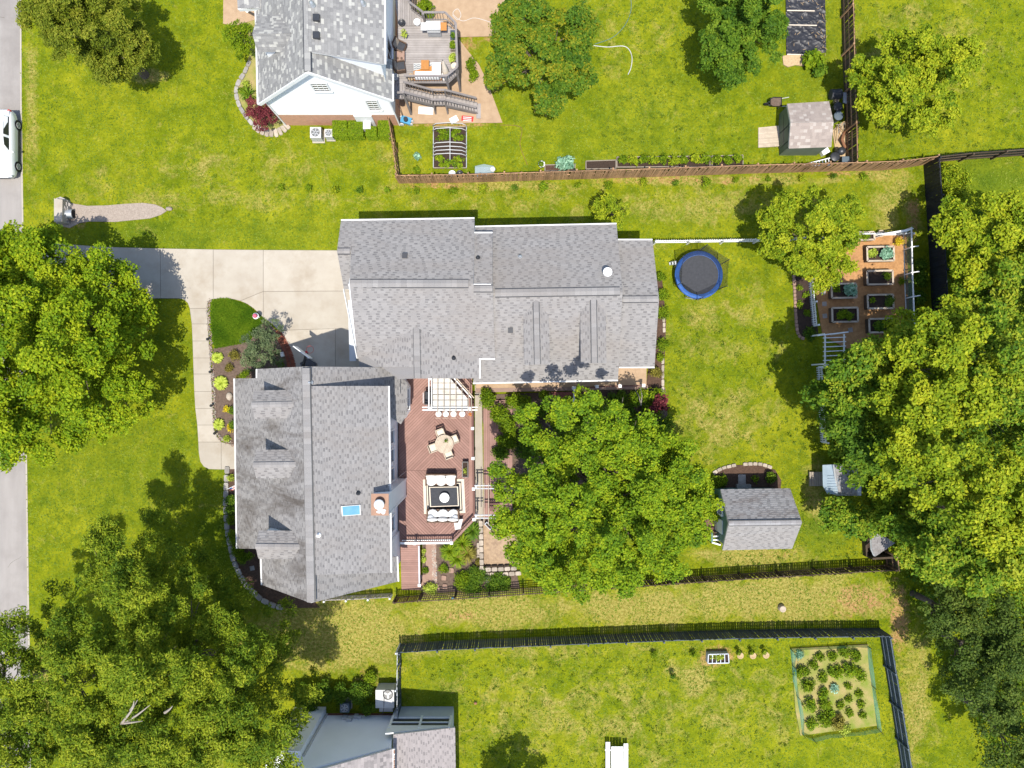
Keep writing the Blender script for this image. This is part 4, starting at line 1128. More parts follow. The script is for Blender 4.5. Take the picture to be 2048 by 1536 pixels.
MB().bar(P(1424, 1062, 1), P(1424, 1085, 1), 0.09, 0.05).build('rail', M['teal'], stp); MB().bar(P(1424, 1085, 1), P(1441, 1090, 1), 0.09, 0.05).build('rail', M['white'], stp)
for k in range(3):
    MB().bar(P(1426, 1066 + 7 * k, 1.02), P(1441, 1064 + 8 * k, 1.02), 0.08, 0.05).build('rail', M['white'] if k else M['oldwood'], stp)
HARD.append(rect(13.65, 17.6, -10.35, -7.0))

ph = thing('playhouse', 'little playhouse with pale metal roof and plank porch', 'playhouse', P(1670, 960))
D1 = plane((1645, 932, 1.7), (1645, 988, 1.7), (1676, 960, 2.3)); D2 = plane((1672, 930, 2.3), (1677, 990, 2.3), (1712, 960, 1.6))
mtl = mat('pale_roof_metal', (0.42, 0.50, 0.55), (0.30, 0.37, 0.41), 1.5, 0.35, 0.5, 0.2)
po = [on(D1, *p) for p in ((1645, 930), (1668, 929), (1677, 960), (1676, 988), (1655, 988), (1646, 972))]
mb = MB(); mb.topped(po, (0.05,)); rf = mb.build('metal_roof', mtl, ph)
for k in range(7):
    t_ = k / 6; MB().bar(on(D1, 1655, 952 + t_ * 32) + Z3 * .03, on(D1, 1676, 952 + t_ * 32) + Z3 * .03, 0.03, 0.05).build('roof_seam', mtl, rf)
roof_part(ph, D2, [(1669, 929), (1677, 988), (1714, 992), (1712, 928)], SD, name='shingle_roof')
MB().prism([P2(1650, 933), P2(1700, 931), P2(1700, 984), P2(1652, 984)], 0, 1.55).build('wall', M['greywhite'], ph)
for k in range(6):
    MB().prism([P2(1619 + 4.4 * k, 944, .3), P2(1622.8 + 4.4 * k, 944, .3), P2(1623.4 + 4.4 * k, 972, .3), P2(1619.6 + 4.4 * k, 972, .3)], 0.15, 0.3).build('porch_plank', M['teakdark'], ph)
HARD.append([P2(1617, 930), P2(1712, 930), P2(1712, 990), P2(1617, 985)])

ht = thing('corner_fort', 'small dark wooden hut with triangular shingled roof in fence corner', 'hut', P(1750, 1088))
T1 = plane((1748, 1062, 2.0), (1744, 1108, 1.9), (1788, 1087, 1.5))
roof_part(ht, T1, [(1749, 1060), (1790, 1086), (1750, 1113), (1744, 1100), (1743, 1080)], M['shingleshed'], name='roof')
MB().prism([P2(1722, 1060), P2(1726, 1060), P2(1729, 1110), P2(1725, 1110)], 0, 0.5).build('front_board', M['oldwood'], ht)
MB().prism([P2(1722, 1058), P2(1775, 1062), P2(1775, 1066), P2(1722, 1062)], 0, 1.35).build('side_wall', M['oldwood'], ht)
MB().prism([P2(1727, 1107), P2(1775, 1104), P2(1775, 1108), P2(1727, 1111)], 0, 1.2).build('side_wall', M['oldwood'], ht)
MB().prism([P2(1726, 1062), P2(1775, 1064), P2(1775, 1105), P2(1729, 1107)], 0, 0.08).build('floor_board', M['soil'], ht)
MB().bar(P(1730, 1090, .5), P(1745, 1078, 1.2), 0.08, 0.08).build('brace', M['oldwood'], ht)
# ------------------------------------------------------------------ fences
def picket_mesh(name, m, w, h, t=0.02, dog=0.03, point=False):
    mb = MB()
    if point: prof = [(-w / 2, 0), (w / 2, 0), (w / 2, h - w * .6), (0, h), (-w / 2, h - w * .6)]
    else: prof = [(-w / 2, 0), (w / 2, 0), (w / 2, h - dog), (w / 2 - dog, h), (-w / 2 + dog, h), (-w / 2, h - dog)]
    n = len(prof)
    vs = [(x, -t / 2, z) for x, z in prof] + [(x, t / 2, z) for x, z in prof]
    mb.add(vs, [list(range(n)), list(range(n, 2 * n))[::-1]] + [(i, n + i, n + (i + 1) % n, (i + 1) % n) for i in range(n)])
    return shared(name, mb, m)
def fence(name, label, pts, h, pw, gap, m, rail_side, rail_m=None, rails=(0.25, 1.0, 1.7), post=2.4, post_m=None, point=False, vary=0.02, lean=0.02, rail_w=0.09, cat='fence', skip=0.0, post_extra=0.05):
    path = [P(x, y) for x, y in pts]
    o = thing(name, label, cat, path[len(path) // 2])
    me = picket_mesh(name + '_picket', m, pw, h, point=point)
    rail_m = rail_m or m; post_m = post_m or rail_m
    for p, d in walk(path, pw + gap):
        if skip and rnd.random() < skip: continue
        a = math.atan2(d.y, d.x)
        piece('picket', me, o, p + Vector((d.y, -d.x, 0)) * 0.0 + Vector((0, 0, -0.02)), a + rnd.uniform(-.02, .02), (rnd.gauss(0, lean), rnd.gauss(0, lean * .6)), (1, 1, 1 + rnd.uniform(-vary, vary)))
    L = sum((path[i + 1] - path[i]).length for i in range(len(path) - 1))
    nb = max(1, round(L / post)); ps = walk(path, L / nb - 1e-4)
    for p, d in ps:
        s = Vector((-d.y, d.x, 0)) * rail_side
        q = p + s * 0.10
        MB().box((q.x, q.y, (h + post_extra) / 2), (0.10, 0.10, h + post_extra), math.atan2(d.y, d.x)).build('post', post_m, o)
    for (p, d), (q, e) in zip(ps[:-1], ps[1:]):
        s = Vector((-d.y, d.x, 0)) * rail_side * 0.035
        for z in rails:
            MB().bar(p + s + Vector((0, 0, z + rnd.uniform(-.02, .02))), q + s + Vector((0, 0, z + rnd.uniform(-.02, .02))), 0.045, rail_w).build('rail', rail_m, o)
    return o
fence('cedar_fence', 'long weathered cedar board fence dividing the two back lawns', [(800, 367), (940, 365), (1100, 360), (1300, 354), (1500, 347), (1690, 342), (1760, 341), (1800, 337), (1846, 330)], 1.8, 0.135, 0.006, M['cedar'], 1, lean=0.025)
fence('cedar_fence', 'short slatted cedar fence beside the boxwood hedges', [(782, 243), (792, 300), (800, 366)], 1.75, 0.10, 0.06, M['cedar'], 1, rails=(0.3, 1.5))
fence('cedar_fence', 'dark board fence behind the brown shed with exposed rails', [(1682, -40), (1686, 120), (1690, 240), (1692, 340)], 1.75, 0.14, 0.02, M['oldwood'], -1, M['cedar'], rails=(0.4, 1.0, 1.65), post=2.5)
fence('black_fence', 'tall black board fence along the east garden boundary', [(1847, 332), (1853, 420), (1858, 500), (1863, 600), (1867, 690)], 1.75, 0.145, 0.004, M['black'], 1, lean=0.008)
fence('black_fence', 'black rail fence around the mown corner lawn', [(1852, 327), (1890, 322), (2048, 311), (2110, 307)], 1.6, 0.145, 0.004, M['black'], -1, M['oldwood'], rails=(0.3, 0.9, 1.5), lean=0.01)
fence('wire_fence', 'dark wood fence with open slats behind the flower beds', [(846, 1190), (930, 1185), (1030, 1178), (1120, 1172), (1180, 1168)], 1.55, 0.035, 0.11, M['oldwood'], 1, rails=(0.15, 0.5, 0.9, 1.45), post=2.3)
fence('wooden_fence', 'olive brown board fence with exposed posts and rails', [(1182, 1168), (1350, 1156), (1500, 1146), (1700, 1134), (1772, 1130)], 1.5, 0.12, 0.03, M['olivewood'], 1, M['oldwood'], rails=(0.2, 0.8, 1.4), post=2.6)
fence('wooden_fence', 'short brown fence end beside the corner hut', [(1772, 1129), (1768, 1100)], 1.5, 0.14, 0.01, M['oldwood'], 1, M['cedar'])
fence('wooden_gate', 'dark slatted gate at the foot of the ramp', [(794, 1194), (844, 1190)], 1.5, 0.08, 0.03, M['deckdark'], 1, M['oldwood'], rails=(0.2, 1.4), post=1.7, cat='gate')
fence('blue_black_fence', 'long dark blue picket fence below the bare strip', [(806, 1287), (900, 1281), (1000, 1277), (1200, 1269), (1300, 1265), (1450, 1260), (1625, 1257), (1757, 1256)], 1.65, 0.13, 0.015, M['bluefence'], -1, rails=(0.3, 0.9, 1.5), lean=0.012, vary=0.015)
fence('blue_black_fence', 'dark blue fence with pale rails beside the vegetable plot', [(1758, 1257), (1768, 1320), (1785, 1420), (1803, 1536), (1815, 1620)], 1.55, 0.14, 0.008, M['bluefence'], -1, M['bluerail'], rails=(0.3, 0.85, 1.45), post=2.5, lean=0.008)
fence('blue_grey_gate', 'grey blue gate leaning by the bottom house corner', [(803, 1288), (802, 1350), (803, 1432)], 1.7, 0.13, 0.05, M['bluefence'], -1, M['greywhite'], rails=(0.3, 1.5), cat='gate')
fence('picket_fence', 'white picket fence behind the trampoline', [(1306, 486), (1400, 485), (1530, 483), (1640, 478)], 1.05, 0.075, 0.075, M['white'], -1, rails=(0.3, 0.8), post=2.4, point=True, lean=0.01, post_extra=0.0)
fence('picket_fence', 'white picket fence at the top of the kitchen garden', [(1690, 472), (1760, 471), (1812, 470)], 0.95, 0.075, 0.06, M['white'], -1, rails=(0.3, 0.75), post=2.0, point=True)
fence('picket_fence', 'white picket fence beside the dark soil strip', [(1616, 560), (1620, 610), (1624, 652)], 0.85, 0.075, 0.075, M['white'], 1, rails=(0.25, 0.65), post=1.5, point=True)
fence('picket_fence', 'white picket fence half hidden under the wood edge', [(1633, 736), (1637, 800), (1641, 884)], 0.95, 0.075, 0.075, M['white'], 1, rails=(0.25, 0.7), post=1.8, point=True)
gf_ = fence('lattice_panel', 'grey slatted fence panel at the house south corner', [(655, 1192), (720, 1190), (784, 1186)], 0.95, 0.10, 0.03, M['greydeck'], -1, rails=(0.2, 0.8), post=1.4, post_m=M['white'])
# kitchen garden screen
gs = thing('garden_screen', 'white framed mesh screen on the kitchen garden side', 'screen', P(1809, 570))
A_ = [(1806, 462), (1807, 500), (1808, 550), (1810, 597), (1812, 650), (1813, 690)]
for a, b in zip(A_[:-1], A_[1:]):
    hh = 1.0
    pa, pb = P(*a), P(*b)
    MB().add([pa + Z3 * .05, pb + Z3 * .05, pb + Z3 * hh, pa + Z3 * hh], [(0, 1, 2, 3)]).build('mesh_panel', M['greenmesh'], gs)
    for z in (0.06, hh): MB().bar(pa + Z3 * z, pb + Z3 * z, 0.07, 0.07).build('frame_rail', M['white'], gs)
    MB().bar(pa, pa + Z3 * (hh + .05), 0.08, 0.08).build('frame_post', M['white'], gs)
    MB().bar(pb + Z3 * hh + Vector((-.1, 0, 0)), pb + Z3 * hh + Vector((0.45, 0.08, 0)), 0.06, 0.06).build('top_arm', M['white'], gs)
tr_ = thing('garden_trellis', 'white slatted trellis over the garden top corner', 'trellis', P(1800, 466))
for k in range(5): MB().bar(P(1755 + k * 4, 469 - k * .6, 1.05), P(1815 + k * 3, 462 - k * 1.2, 1.15), 0.05, 0.04).build('slat', M['white'], tr_)
for x in (1770, 1812): MB().bar(P(x, 467, 0), P(x, 467, 1.2), 0.08, 0.08).build('post', M['white'], tr_)
ar = thing('garden_arbour', 'white wooden arbour at the kitchen garden entrance', 'arbour', P(1660, 700))
for x, y in ((1648, 668), (1688, 665), (1650, 728), (1688, 728)):
    p = P(x, y, 2.0); MB().bar((p.x, p.y, 0), (p.x, p.y, 2.05), 0.09, 0.09).build('post', M['white'], ar)
for a, b in (((1635, 671), (1696, 664)), ((1637, 734), (1696, 728))): MB().bar(P(*a, 2.1), P(*b, 2.1), 0.07, 0.14).build('beam', M['white'], ar)
for x in (1650, 1688): MB().bar(P(x, 668, 2.02), P(x, 732, 2.02), 0.07, 0.1).build('side_beam', M['white'], ar)
for k in range(7): MB().bar(P(1646, 676 + k * 9, 2.2), P(1692, 674 + k * 9, 2.2), 0.05, 0.04).build('slat', M['white'], ar)

# ------------------------------------------------------------------ red deck
DZ = 0.6
dk = thing('red_deck', 'red brown deck laid in a diamond board pattern', 'deck', P(870, 920))
dpx = [(797, 745), (944, 745), (946, 1042), (905, 1084), (797, 1084)]
dpoly = [P2(x, y, DZ) for x, y in dpx]
HARD.append(dpoly)
MB().prism(shrink(dpoly, 0.05), 0.05, DZ - 0.035).build('deck_frame', M['deckdark'], dk)
def boards(root, poly, ang, wd, gap, z0, z1, m, name='board', px=None):
    c, s = math.cos(ang), math.sin(ang)
    q = [(p[0] * c + p[1] * s, -p[0] * s + p[1] * c) for p in poly]
    lo = min(p[1] for p in q); hi = max(p[1] for p in q)
    k = math.floor(lo / (wd + gap))
    while k * (wd + gap) < hi:
        y0 = k * (wd + gap); y1 = y0 + wd
        b = clip_half(clip_half(q, (0, -1), -y0), (0, 1), y1) if True else None
        if len(b) >= 3 and abs(area2(b)) > 0.004:
            MB().prism([(p[0] * c - p[1] * s, p[0] * s + p[1] * c) for p in b], z0, z1).build(name, m, root)
        k += 1
sx = P(870, 0, DZ).x; sy = P(0, 941, DZ).y
x0 = P(797, 0, DZ).x; x1 = P(938, 0, DZ).x; yt = P(0, 745, DZ).y; yb = P(0, 1084, DZ).y
g_ = 0.008
for poly, a_ in (([(x0, yt), (sx - g_, yt), (sx - g_, sy + g_), (x0, sy + g_)], 45), ([(sx + g_, yt), (x1, yt), (x1, sy + g_), (sx + g_, sy + g_)], -45),
                 ([(x0, sy - g_), (sx - g_, sy - g_), (sx - g_, yb), (x0, yb)], -45), ([(sx + g_, sy - g_), (x1, sy - g_), (x1, yb), (sx + g_, yb)], 45)):
    poly = clip_convex(poly, dpoly)
    boards(dk, poly, R(a_), 0.135, 0.020, DZ - 0.03, DZ, M['deck'])
for k in range(2):
    xa = x1 + 0.01 + k * 0.125
    MB().prism(clip_convex(rect(xa, xa + 0.118, -10.5, yt), dpoly), DZ - 0.03, DZ).build('border_board', M['deck'], dk)
def railing(root, a, b, z0, z1, m_rail, m_bal, step=0.13, name='railing', wr=0.13):
    a = Vector(a); b = Vector(b)
    mb = MB(); mb.bar(Vector((a.x, a.y, a.z + z1)), Vector((b.x, b.y, b.z + z1)), wr, 0.05); mb.bar(Vector((a.x, a.y, a.z + z0 + 0.08)), Vector((b.x, b.y, b.z + z0 + 0.08)), 0.06, 0.07)
    o = mb.build(name, m_rail, root)
    n = max(2, int((b - a).length / step)); bb = MB()
    for i in range(1, n):
        p = a.lerp(b, i / n); bb.bar((p.x, p.y, p.z + z0 + 0.05), (p.x, p.y, p.z + z1), 0.035, 0.035)
    bo = bb.build('balusters', m_bal, o); bo['kind'] = 'stuff'
    return o
posts = [(945, 800), (945, 857), (946, 917), (947, 978), (948, 1039), (903, 1086), (829, 1087), (800, 1087)]
pw_ = [P(x, y, 1.6) for x, y in posts]
for p in pw_[1:-1]:
    MB().box((p.x, p.y, 1.05), (0.11, 0.11, 1.05)).build('post', M['white'], dk); MB().box((p.x, p.y, 1.6), (0.19, 0.19, 0.06)).build('post_cap', M['white'], dk)
for a, b, mm in zip(pw_[:-1], pw_[1:], ['deckdark'] * 4 + ['deck', 'white', 'white']):
    railing(dk, (a.x, a.y, 0), (b.x, b.y, 0), DZ, 1.52, M[mm], M['deckdark'])
# ramp
rm = thing('deck_ramp', 'red board ramp from the deck to the gate', 'ramp', P(822, 1140))
for k in range(26):
    t0 = k / 26; t1 = (k + 0.93) / 26; za = DZ - 0.05 - t0 * 0.5; zb = DZ - 0.05 - t1 * 0.5
    ya = -10.55 - t0 * 3.35; yb_ = -10.55 - t1 * 3.35
    MB().topped([(-7.45, ya, za), (-6.15, ya, za), (-6.15, yb_, zb), (-7.45, yb_, zb)], (0.03,)).build('board', M['deck'], rm)
MB().bar((-6.1, -10.6, 1.45), (-6.1, -13.2, 1.15), 0.09, 0.05).build('handrail', M['greywhite'], rm)
MB().box((-6.1, -13.25, 0.6), (0.12, 0.12, 1.2)).build('post', M['deckdark'], rm); MB().box((-6.1, -13.25, 1.22), (0.18, 0.18, 0.06)).build('post_cap', M['white'], rm)
HARD.append(rect(-7.6, -6.0, -14.1, -10.5))
ld = thing('lower_deck', 'lower red deck strip beneath the garden tree', 'deck', P(985, 910))
boards(ld, [P2(967, 800, .25), P2(1025, 800, .25), P2(1025, 1036, .25), P2(967, 1036, .25)], R(90), 0.14, 0.01, 0.2, 0.25, M['deck'])
HARD.append([P2(967, 800), P2(1025, 800), P2(1025, 1036), P2(967, 1036)])
gp = thing('garden_pergola', 'slim white pergola beams over the lower deck', 'pergola', P(985, 1000))
for y in (971, 977, 1030, 1036): MB().bar(P(949, y, 2.3), P(1030, y, 2.3), 0.06, 0.12).build('beam', M['greywhite'], gp)
for x in (960, 968, 977): MB().bar(P(x, 966, 2.4), P(x, 1050, 2.4), 0.04, 0.06).build('slat', M['teak'], gp)
for x, y in ((952, 974), (952, 1033), (1026, 974), (1026, 1033)):
    p = P(x, y, 2.3); MB().bar((p.x, p.y, 0.0), (p.x, p.y, 2.3), 0.1, 0.1).build('post', M['white'], gp)
bn = thing('garden_bench', 'dark red slatted bench on the lower deck', 'bench', P(989, 1012, .25))
for k in range(5): MB().bar(P(981 + k * 4, 1003, .7), P(982 + k * 4, 1022, .7), 0.1, 0.03).build('seat_slat', M['deckdark'], bn)
for x, y in ((981, 1004), (997, 1004), (981, 1021), (997, 1021)): p = P(x, y, .7); MB().box((p.x, p.y, .47), (.07, .07, .43)).build('leg', M['deckdark'], bn)
# pergola with panels, bar and stools
pg = thing('white_pergola', 'white pergola with frosted roof panels over the bar', 'pergola', P(895, 790, DZ))
PZ = 2.9
for x, y in ((860, 817), (939, 817), (860, 757)):
    p = P(x, y, PZ); MB().bar((p.x, p.y, DZ), (p.x, p.y, PZ + .02), 0.14, 0.14).build('post', M['white'], pg); MB().box((p.x, p.y, PZ + .12), (0.2, 0.2, 0.06)).build('post_cap', M['white'], pg)
for y in (814.5, 820): MB().bar(P(845, y, PZ), P(955, y, PZ), 0.06, 0.16).build('beam', M['white'], pg)
for x in (858, 863.5): MB().bar(P(x, 745, PZ), P(x, 818, PZ), 0.06, 0.16).build('beam', M['white'], pg)
for x, y in ((875.5, 745), (888, 745), (900, 745), (912, 757), (924, 769), (937, 781), (943, 795)): MB().bar(P(x, y, PZ + .14), P(x, 826, PZ + .14), 0.05, 0.10).build('rafter', M['teakdark'], pg)
for d_ in (0, 5): MB().bar(P(898 + d_, 745, PZ + .03), P(943 + d_, 796, PZ + .03), 0.06, 0.14).build('diagonal_beam', M['teak'] if d_ else M['white'], pg)
pp = [P2(866, 748, PZ - .1), P2(893, 748, PZ - .1), P2(935, 797, PZ - .1), P2(935, 812, PZ - .1), P2(866, 812, PZ - .1)]
cut = [P(0, y, PZ - .1).y for y in (748, 766, 778, 789, 800, 812)]
for a, b in zip(cut[:-1], cut[1:]):
    q = clip_convex(pp, rect(-10, 0, b + .02, a - .02))
    if len(q) > 2: MB().prism(q, PZ - 0.13, PZ - 0.1).build('roof_panel', M['panel'], pg)
br = thing('outdoor_bar', 'grey topped outdoor bar counter under the pergola', 'bar counter', P(895, 824, DZ))
MB().prism([P2(854, 811, 1.65), P2(935, 811, 1.65), P2(935, 822, 1.65), P2(854, 822, 1.65)], 1.6, 1.65).build('counter_top', mat('slate_top', (0.17, 0.18, 0.2), (0.13, 0.14, 0.155), 4), br)
MB().prism([P2(860, 809, 1.6), P2(932, 809, 1.6), P2(932, 819, 1.6), P2(860, 819, 1.6)], DZ, 1.6).build('counter_base', M['teakdark'], br)
gk = thing('black_grill', 'black barbecue grill left of the pergola post', 'grill', P(857, 800, DZ))
p = P(856, 796, 1.4); MB().box((p.x, p.y, 1.0), (0.5, 0.9, 0.8)).build('cabinet', M['darkmetal'], gk); MB().tube([(p.x, p.y - .4, 1.45), (p.x, p.y + .4, 1.45)], 0.22, 10).build('lid', M['charcoal'], gk); MB().bar((p.x - .3, p.y - .35, 1.5), (p.x - .3, p.y + .35, 1.5), .03, .03).build('handle', M['metal'], gk)
names4 = ['leftmost white round bar stool beside the pergola post', 'second white bar stool from the pergola left post', 'third white bar stool from the pergola left post', 'rightmost white bar stool next to orange flowers']
for k, x in enumerate((877, 891.5, 907, 924.5)):
    p = P(x, 828, 1.35)
    st = thing('bar_stool', names4[k], 'stool', (p.x, p.y, DZ), 'white bar stools along the counter')
    MB().lathe((p.x, p.y, 1.27), [(0, 0), (0.18, 0), (0.2, 0.03), (0.2, 0.07), (0.17, 0.09), (0, 0.095)], 16).build('seat', M['cushion'], st)
    for a in range(4):
        c, s = math.cos(a * math.pi / 2 + .78), math.sin(a * math.pi / 2 + .78); MB().tube([(p.x + .12 * c, p.y + .12 * s, 1.27), (p.x + .2 * c, p.y + .2 * s, DZ)], 0.02, 6).build('leg', M['teak'], st)
    MB().bar((p.x - .18, p.y - .26, 1.5), (p.x + .18, p.y - .26, 1.5), 0.03, 0.07).build('backrest', M['teak'], st)
    MB().bar((p.x - .16, p.y - .24, 1.3), (p.x - .16, p.y - .26, 1.5), 0.025, 0.025).build('back_post', M['teak'], st); MB().bar((p.x + .16, p.y - .24, 1.3), (p.x + .16, p.y - .26, 1.5), 0.025, 0.025).build('back_post', M['teak'], st)
# dining set
tp = P(888.5, 888, 1.32)
tb = thing('dining_table', 'round slatted teak table on the red deck', 'table', (tp.x, tp.y, DZ))
circ = [(tp.x + .61 * math.cos(a * math.pi / 16), tp.y + .61 * math.sin(a * math.pi / 16)) for a in range(32)]
boards(tb, circ, R(66), 0.085, 0.008, 1.29, 1.33, M['teak'], 'top_slat')
MB().lathe((tp.x, tp.y, 0), [(0.58, 1.24), (0.62, 1.24), (0.62, 1.29), (0.58, 1.29), (0.58, 1.24)], 28).build('apron', M['teakdark'], tb)
for a in range(4):
    c, s = math.cos(a * 1.571 + .6), math.sin(a * 1.571 + .6); MB().bar((tp.x + .42 * c, tp.y + .42 * s, DZ), (tp.x + .42 * c, tp.y + .42 * s, 1.26), .07, .07).build('leg', M['teakdark'], tb)
c0 = thing('dining_chair', 'cushioned teak dining chair north of the round table', 'chair', (0, 0, DZ), 'dining chairs round the teak table')
MB().box((0, 0, DZ + .42), (.50, .48, .04)).build('seat_frame', M['teakdark'], c0); MB().box((0, 0.0, DZ + .48), (.44, .42, .09)).build('cushion', M['cream'], c0)
MB().box((0, .26, DZ + .75), (.50, .05, .18)).build('backrest', M['teak'], c0); MB().box((0, .25, DZ + .58), (.44, .03, .05)).build('back_rail', M['charcoal'], c0)
for s in (-1, 1):
    MB().bar((s * .26, -.22, DZ + .66), (s * .26, .26, DZ + .66), .05, .03).build('armrest', M['teak'], c0)
    MB().bar((s * .25, -.22, DZ), (s * .25, -.22, DZ + .66), .045, .045).build('leg', M['teakdark'], c0); MB().bar((s * .25, .26, DZ), (s * .25, .26, DZ + .84), .045, .045).build('leg', M['teakdark'], c0)
for k, (x, y, lb) in enumerate(((881, 866, None), (908.5, 879, 'cushioned teak dining chair on the railing side of the table'), (897, 908.5, 'cushioned teak dining chair nearest the outdoor sofas'), (866, 896, 'cushioned teak dining chair on the house side of the table'))):
    p = P(x, y, 1.1); d_ = p - tp; an = math.atan2(d_.y, d_.x) - math.pi / 2
    loc = (p.x, p.y, DZ)
    if k == 0: c0.location = loc; c0.rotation_euler = (0, 0, an)
    else: copy_tree(c0, loc, an, lb)
# lounge set
rg = thing('outdoor_rug', 'charcoal rug with cream border lines on the deck', 'rug', P(888, 993, DZ))
def ring(px, w, z, m, name, root):
    out = [P(x, y, z) for x, y in px]; cc = sum(out, Vector()) / 4
    for a, b in zip(out, out[1:] + out[:1]):
        i1 = a + (cc - a).normalized() * w * 1.4; i2 = b + (cc - b).normalized() * w * 1.4
        MB().prism([(a.x, a.y), (b.x, b.y), (i2.x, i2.y), (i1.x, i1.y)], z - .012, z).build(name, m, root)
rpx = [(846, 959), (928, 958), (931, 1026), (848, 1028)]
MB().prism([P2(x, y, DZ) for x, y in rpx], DZ + .002, DZ + .014).build('field', M['charcoal'], rg)
ring(rpx, 0.17, DZ + .028, M['cream'], 'border', rg); ring([(853, 966), (921, 966), (923, 1019), (855, 1020)], 0.07, DZ + .03, M['cream'], 'border', rg)
ct = thing('coffee_table', 'low charcoal table with pale edge between the sofas', 'table', P(888, 995, DZ))
cpx = [(858, 974), (916, 973), (918, 1012), (860, 1014)]
MB().prism([P2(x, y, 1.0) for x, y in cpx], .95, 1.0).build('top', M['charcoal'], ct); ring(cpx, 0.06, 1.03, M['cream'], 'edge_trim', ct)
for x, y in ((861, 977), (913, 976), (915, 1009), (863, 1011)): p = P(x, y, 1.0); MB().box((p.x, p.y, .78), (.07, .07, .36)).build('leg', M['charcoal'], ct)
MB().prism([P2(x, y, 1.0) for x, y in [(862, 978), (912, 977), (914, 1008), (864, 1010)]], .7, .74).build('shelf', M['charcoal'], ct)
p = P(889, 995, 1.2); tag(MB().lathe((p.x, p.y, 1.0), [(0, 0.0), (.2, 0), (.26, .06), (.32, .2), (.33, .28), (.29, .31), (0, .31)], 20).build('white_bowl', M['white']), 'round white fire bowl on the charcoal table', 'bowl')
def sofa(name, label, cx, cy, w, flip):
    p = P(cx, cy, 1.05)
    o = thing(name, label, 'sofa', (p.x, p.y, DZ), 'white outdoor sofas around the rug')
    f = 1 if flip else -1           # side of the backrest (+1 south)
    MB().box((p.x, p.y, DZ + .2), (w, .72, .28)).build('frame', M['wicker'], o)
    for k in range(3):
        x = p.x - w / 2 + w * (k + .5) / 3
        mb = MB(); mb.ball((x, p.y + .04 * f, DZ + .42), (w / 5.3, .36, .13), 12, 6); mb.build('seat_cushion', M['cushion'], o)
        mb = MB(); mb.ball((x + rnd.uniform(-.03, .03), p.y - f * .27, DZ + .62), (w / 5.4, .16, .26), 12, 6, jit=.03); mb.build('back_cushion', M['cushion'], o)
    MB().bar((p.x - w / 2, p.y - f * .40, DZ + .62), (p.x + w / 2, p.y - f * .40, DZ + .62), .07, .5).build('backrest', M['wicker'], o)
    for s in (-1, 1):
        MB().bar((p.x + s * w / 2, p.y - .36, DZ + .45), (p.x + s * w / 2, p.y + .36, DZ + .45), .1, .35).build('armrest', M['wicker'], o)
        mb = MB(); mb.ball((p.x + s * (w / 2 - .22), p.y - f * .12, DZ + .58), (.22, .2, .12), 8, 6); mb.build('pillow', M['cushion'] if not flip else M['greywhite'], o)
    return o
sofa('outdoor_sofa', 'white cushioned sofa at the upper edge of the rug', 882, 960, 1.95, False)
sofa('outdoor_sofa', 'white sofa with grey pillows below the charcoal table', 886, 1030, 2.05, True)
pb_ = thing('planter_box', 'dark long planter box with flowers near deck railing', 'planter', P(930, 935, DZ))
q = [P(925, 924, 1.05), P(936, 924, 1.05), P(936, 954, 1.05), P(925, 954, 1.05)]
for a, b in zip(q, q[1:] + q[:1]): MB().bar((a.x, a.y, DZ + .25), (b.x, b.y, DZ + .25), .04, .5).build('side', M['darkmetal'], pb_)
MB().prism([(v.x, v.y) for v in q], DZ, DZ + .4).build('soil', M['soil'], pb_)
gt = thing('glass_side_table', 'small grey side table in the deck corner', 'table', P(916, 1052, DZ))
MB().prism([P2(907, 1040, 1.1), P2(926, 1038, 1.1), P2(921, 1058, 1.1), P2(910, 1060, 1.1)], 1.08, 1.1).build('top', M['acgrey'], gt)
for x, y in ((909, 1042), (924, 1040), (919, 1056), (911, 1058)): p = P(x, y, 1.1); MB().bar((p.x, p.y, DZ), (p.x, p.y, 1.08), .03, .03).build('leg', M['metal'], gt)
# retaining wall and stepping stones south of the deck
rw = thing('stone_retaining_wall', 'pale block retaining wall around the chip patch', 'wall', P(990, 1120))
bm = stone_mesh('block', M['stone'], 5, 0.42, 0.3, 0.5)
for pts_, hh in (([(962, 1045), (963, 1090), (964, 1136)], 1.0), ([(964, 1136), (1000, 1135), (1040, 1133)], 1.0), ([(958, 1090), (957, 1140)], .4), ([(960, 1148), (1000, 1147), (1040, 1145)], .5)):
    for p, d in walk([P(x, y) for x, y in pts_], 0.43): piece('block', bm, rw, p, math.atan2(d.y, d.x), scale=(1, rnd.uniform(.95, 1.1), hh * rnd.uniform(.95, 1.02)))
ss = thing('stepping_stones', 'square pink stepping stones among the flower beds', 'stepping stones', P(900, 1140))
sm_ = stone_mesh('step', M['paver'], 9, 0.36, 0.36, 0.14)
for x, y in ((888, 1155), (903, 1140), (912, 1125), (890, 1172)): piece('stone', sm_, ss, P(x, y), rnd.uniform(-.1, .1))
wbm = thing('garden_chest', 'small white wooden trough beside the chip patch', 'trough', P(978, 1053))
p = P(977, 1052, .4); MB().box((p.x, p.y, .2), (.55, .22, .4), -.8).build('body', M['greywhite'], wbm); MB().box((p.x, p.y, .41), (.45, .14, .03), -.8).build('soil', M['soil'], wbm)
tag(MB().box(P(906, 1196, 1.2), (.18, .08, .22)).build('birdhouse', mat('sky_blue_paint', (.25, .5, .62))), 'small light blue box hung on the dark fence', 'birdhouse')

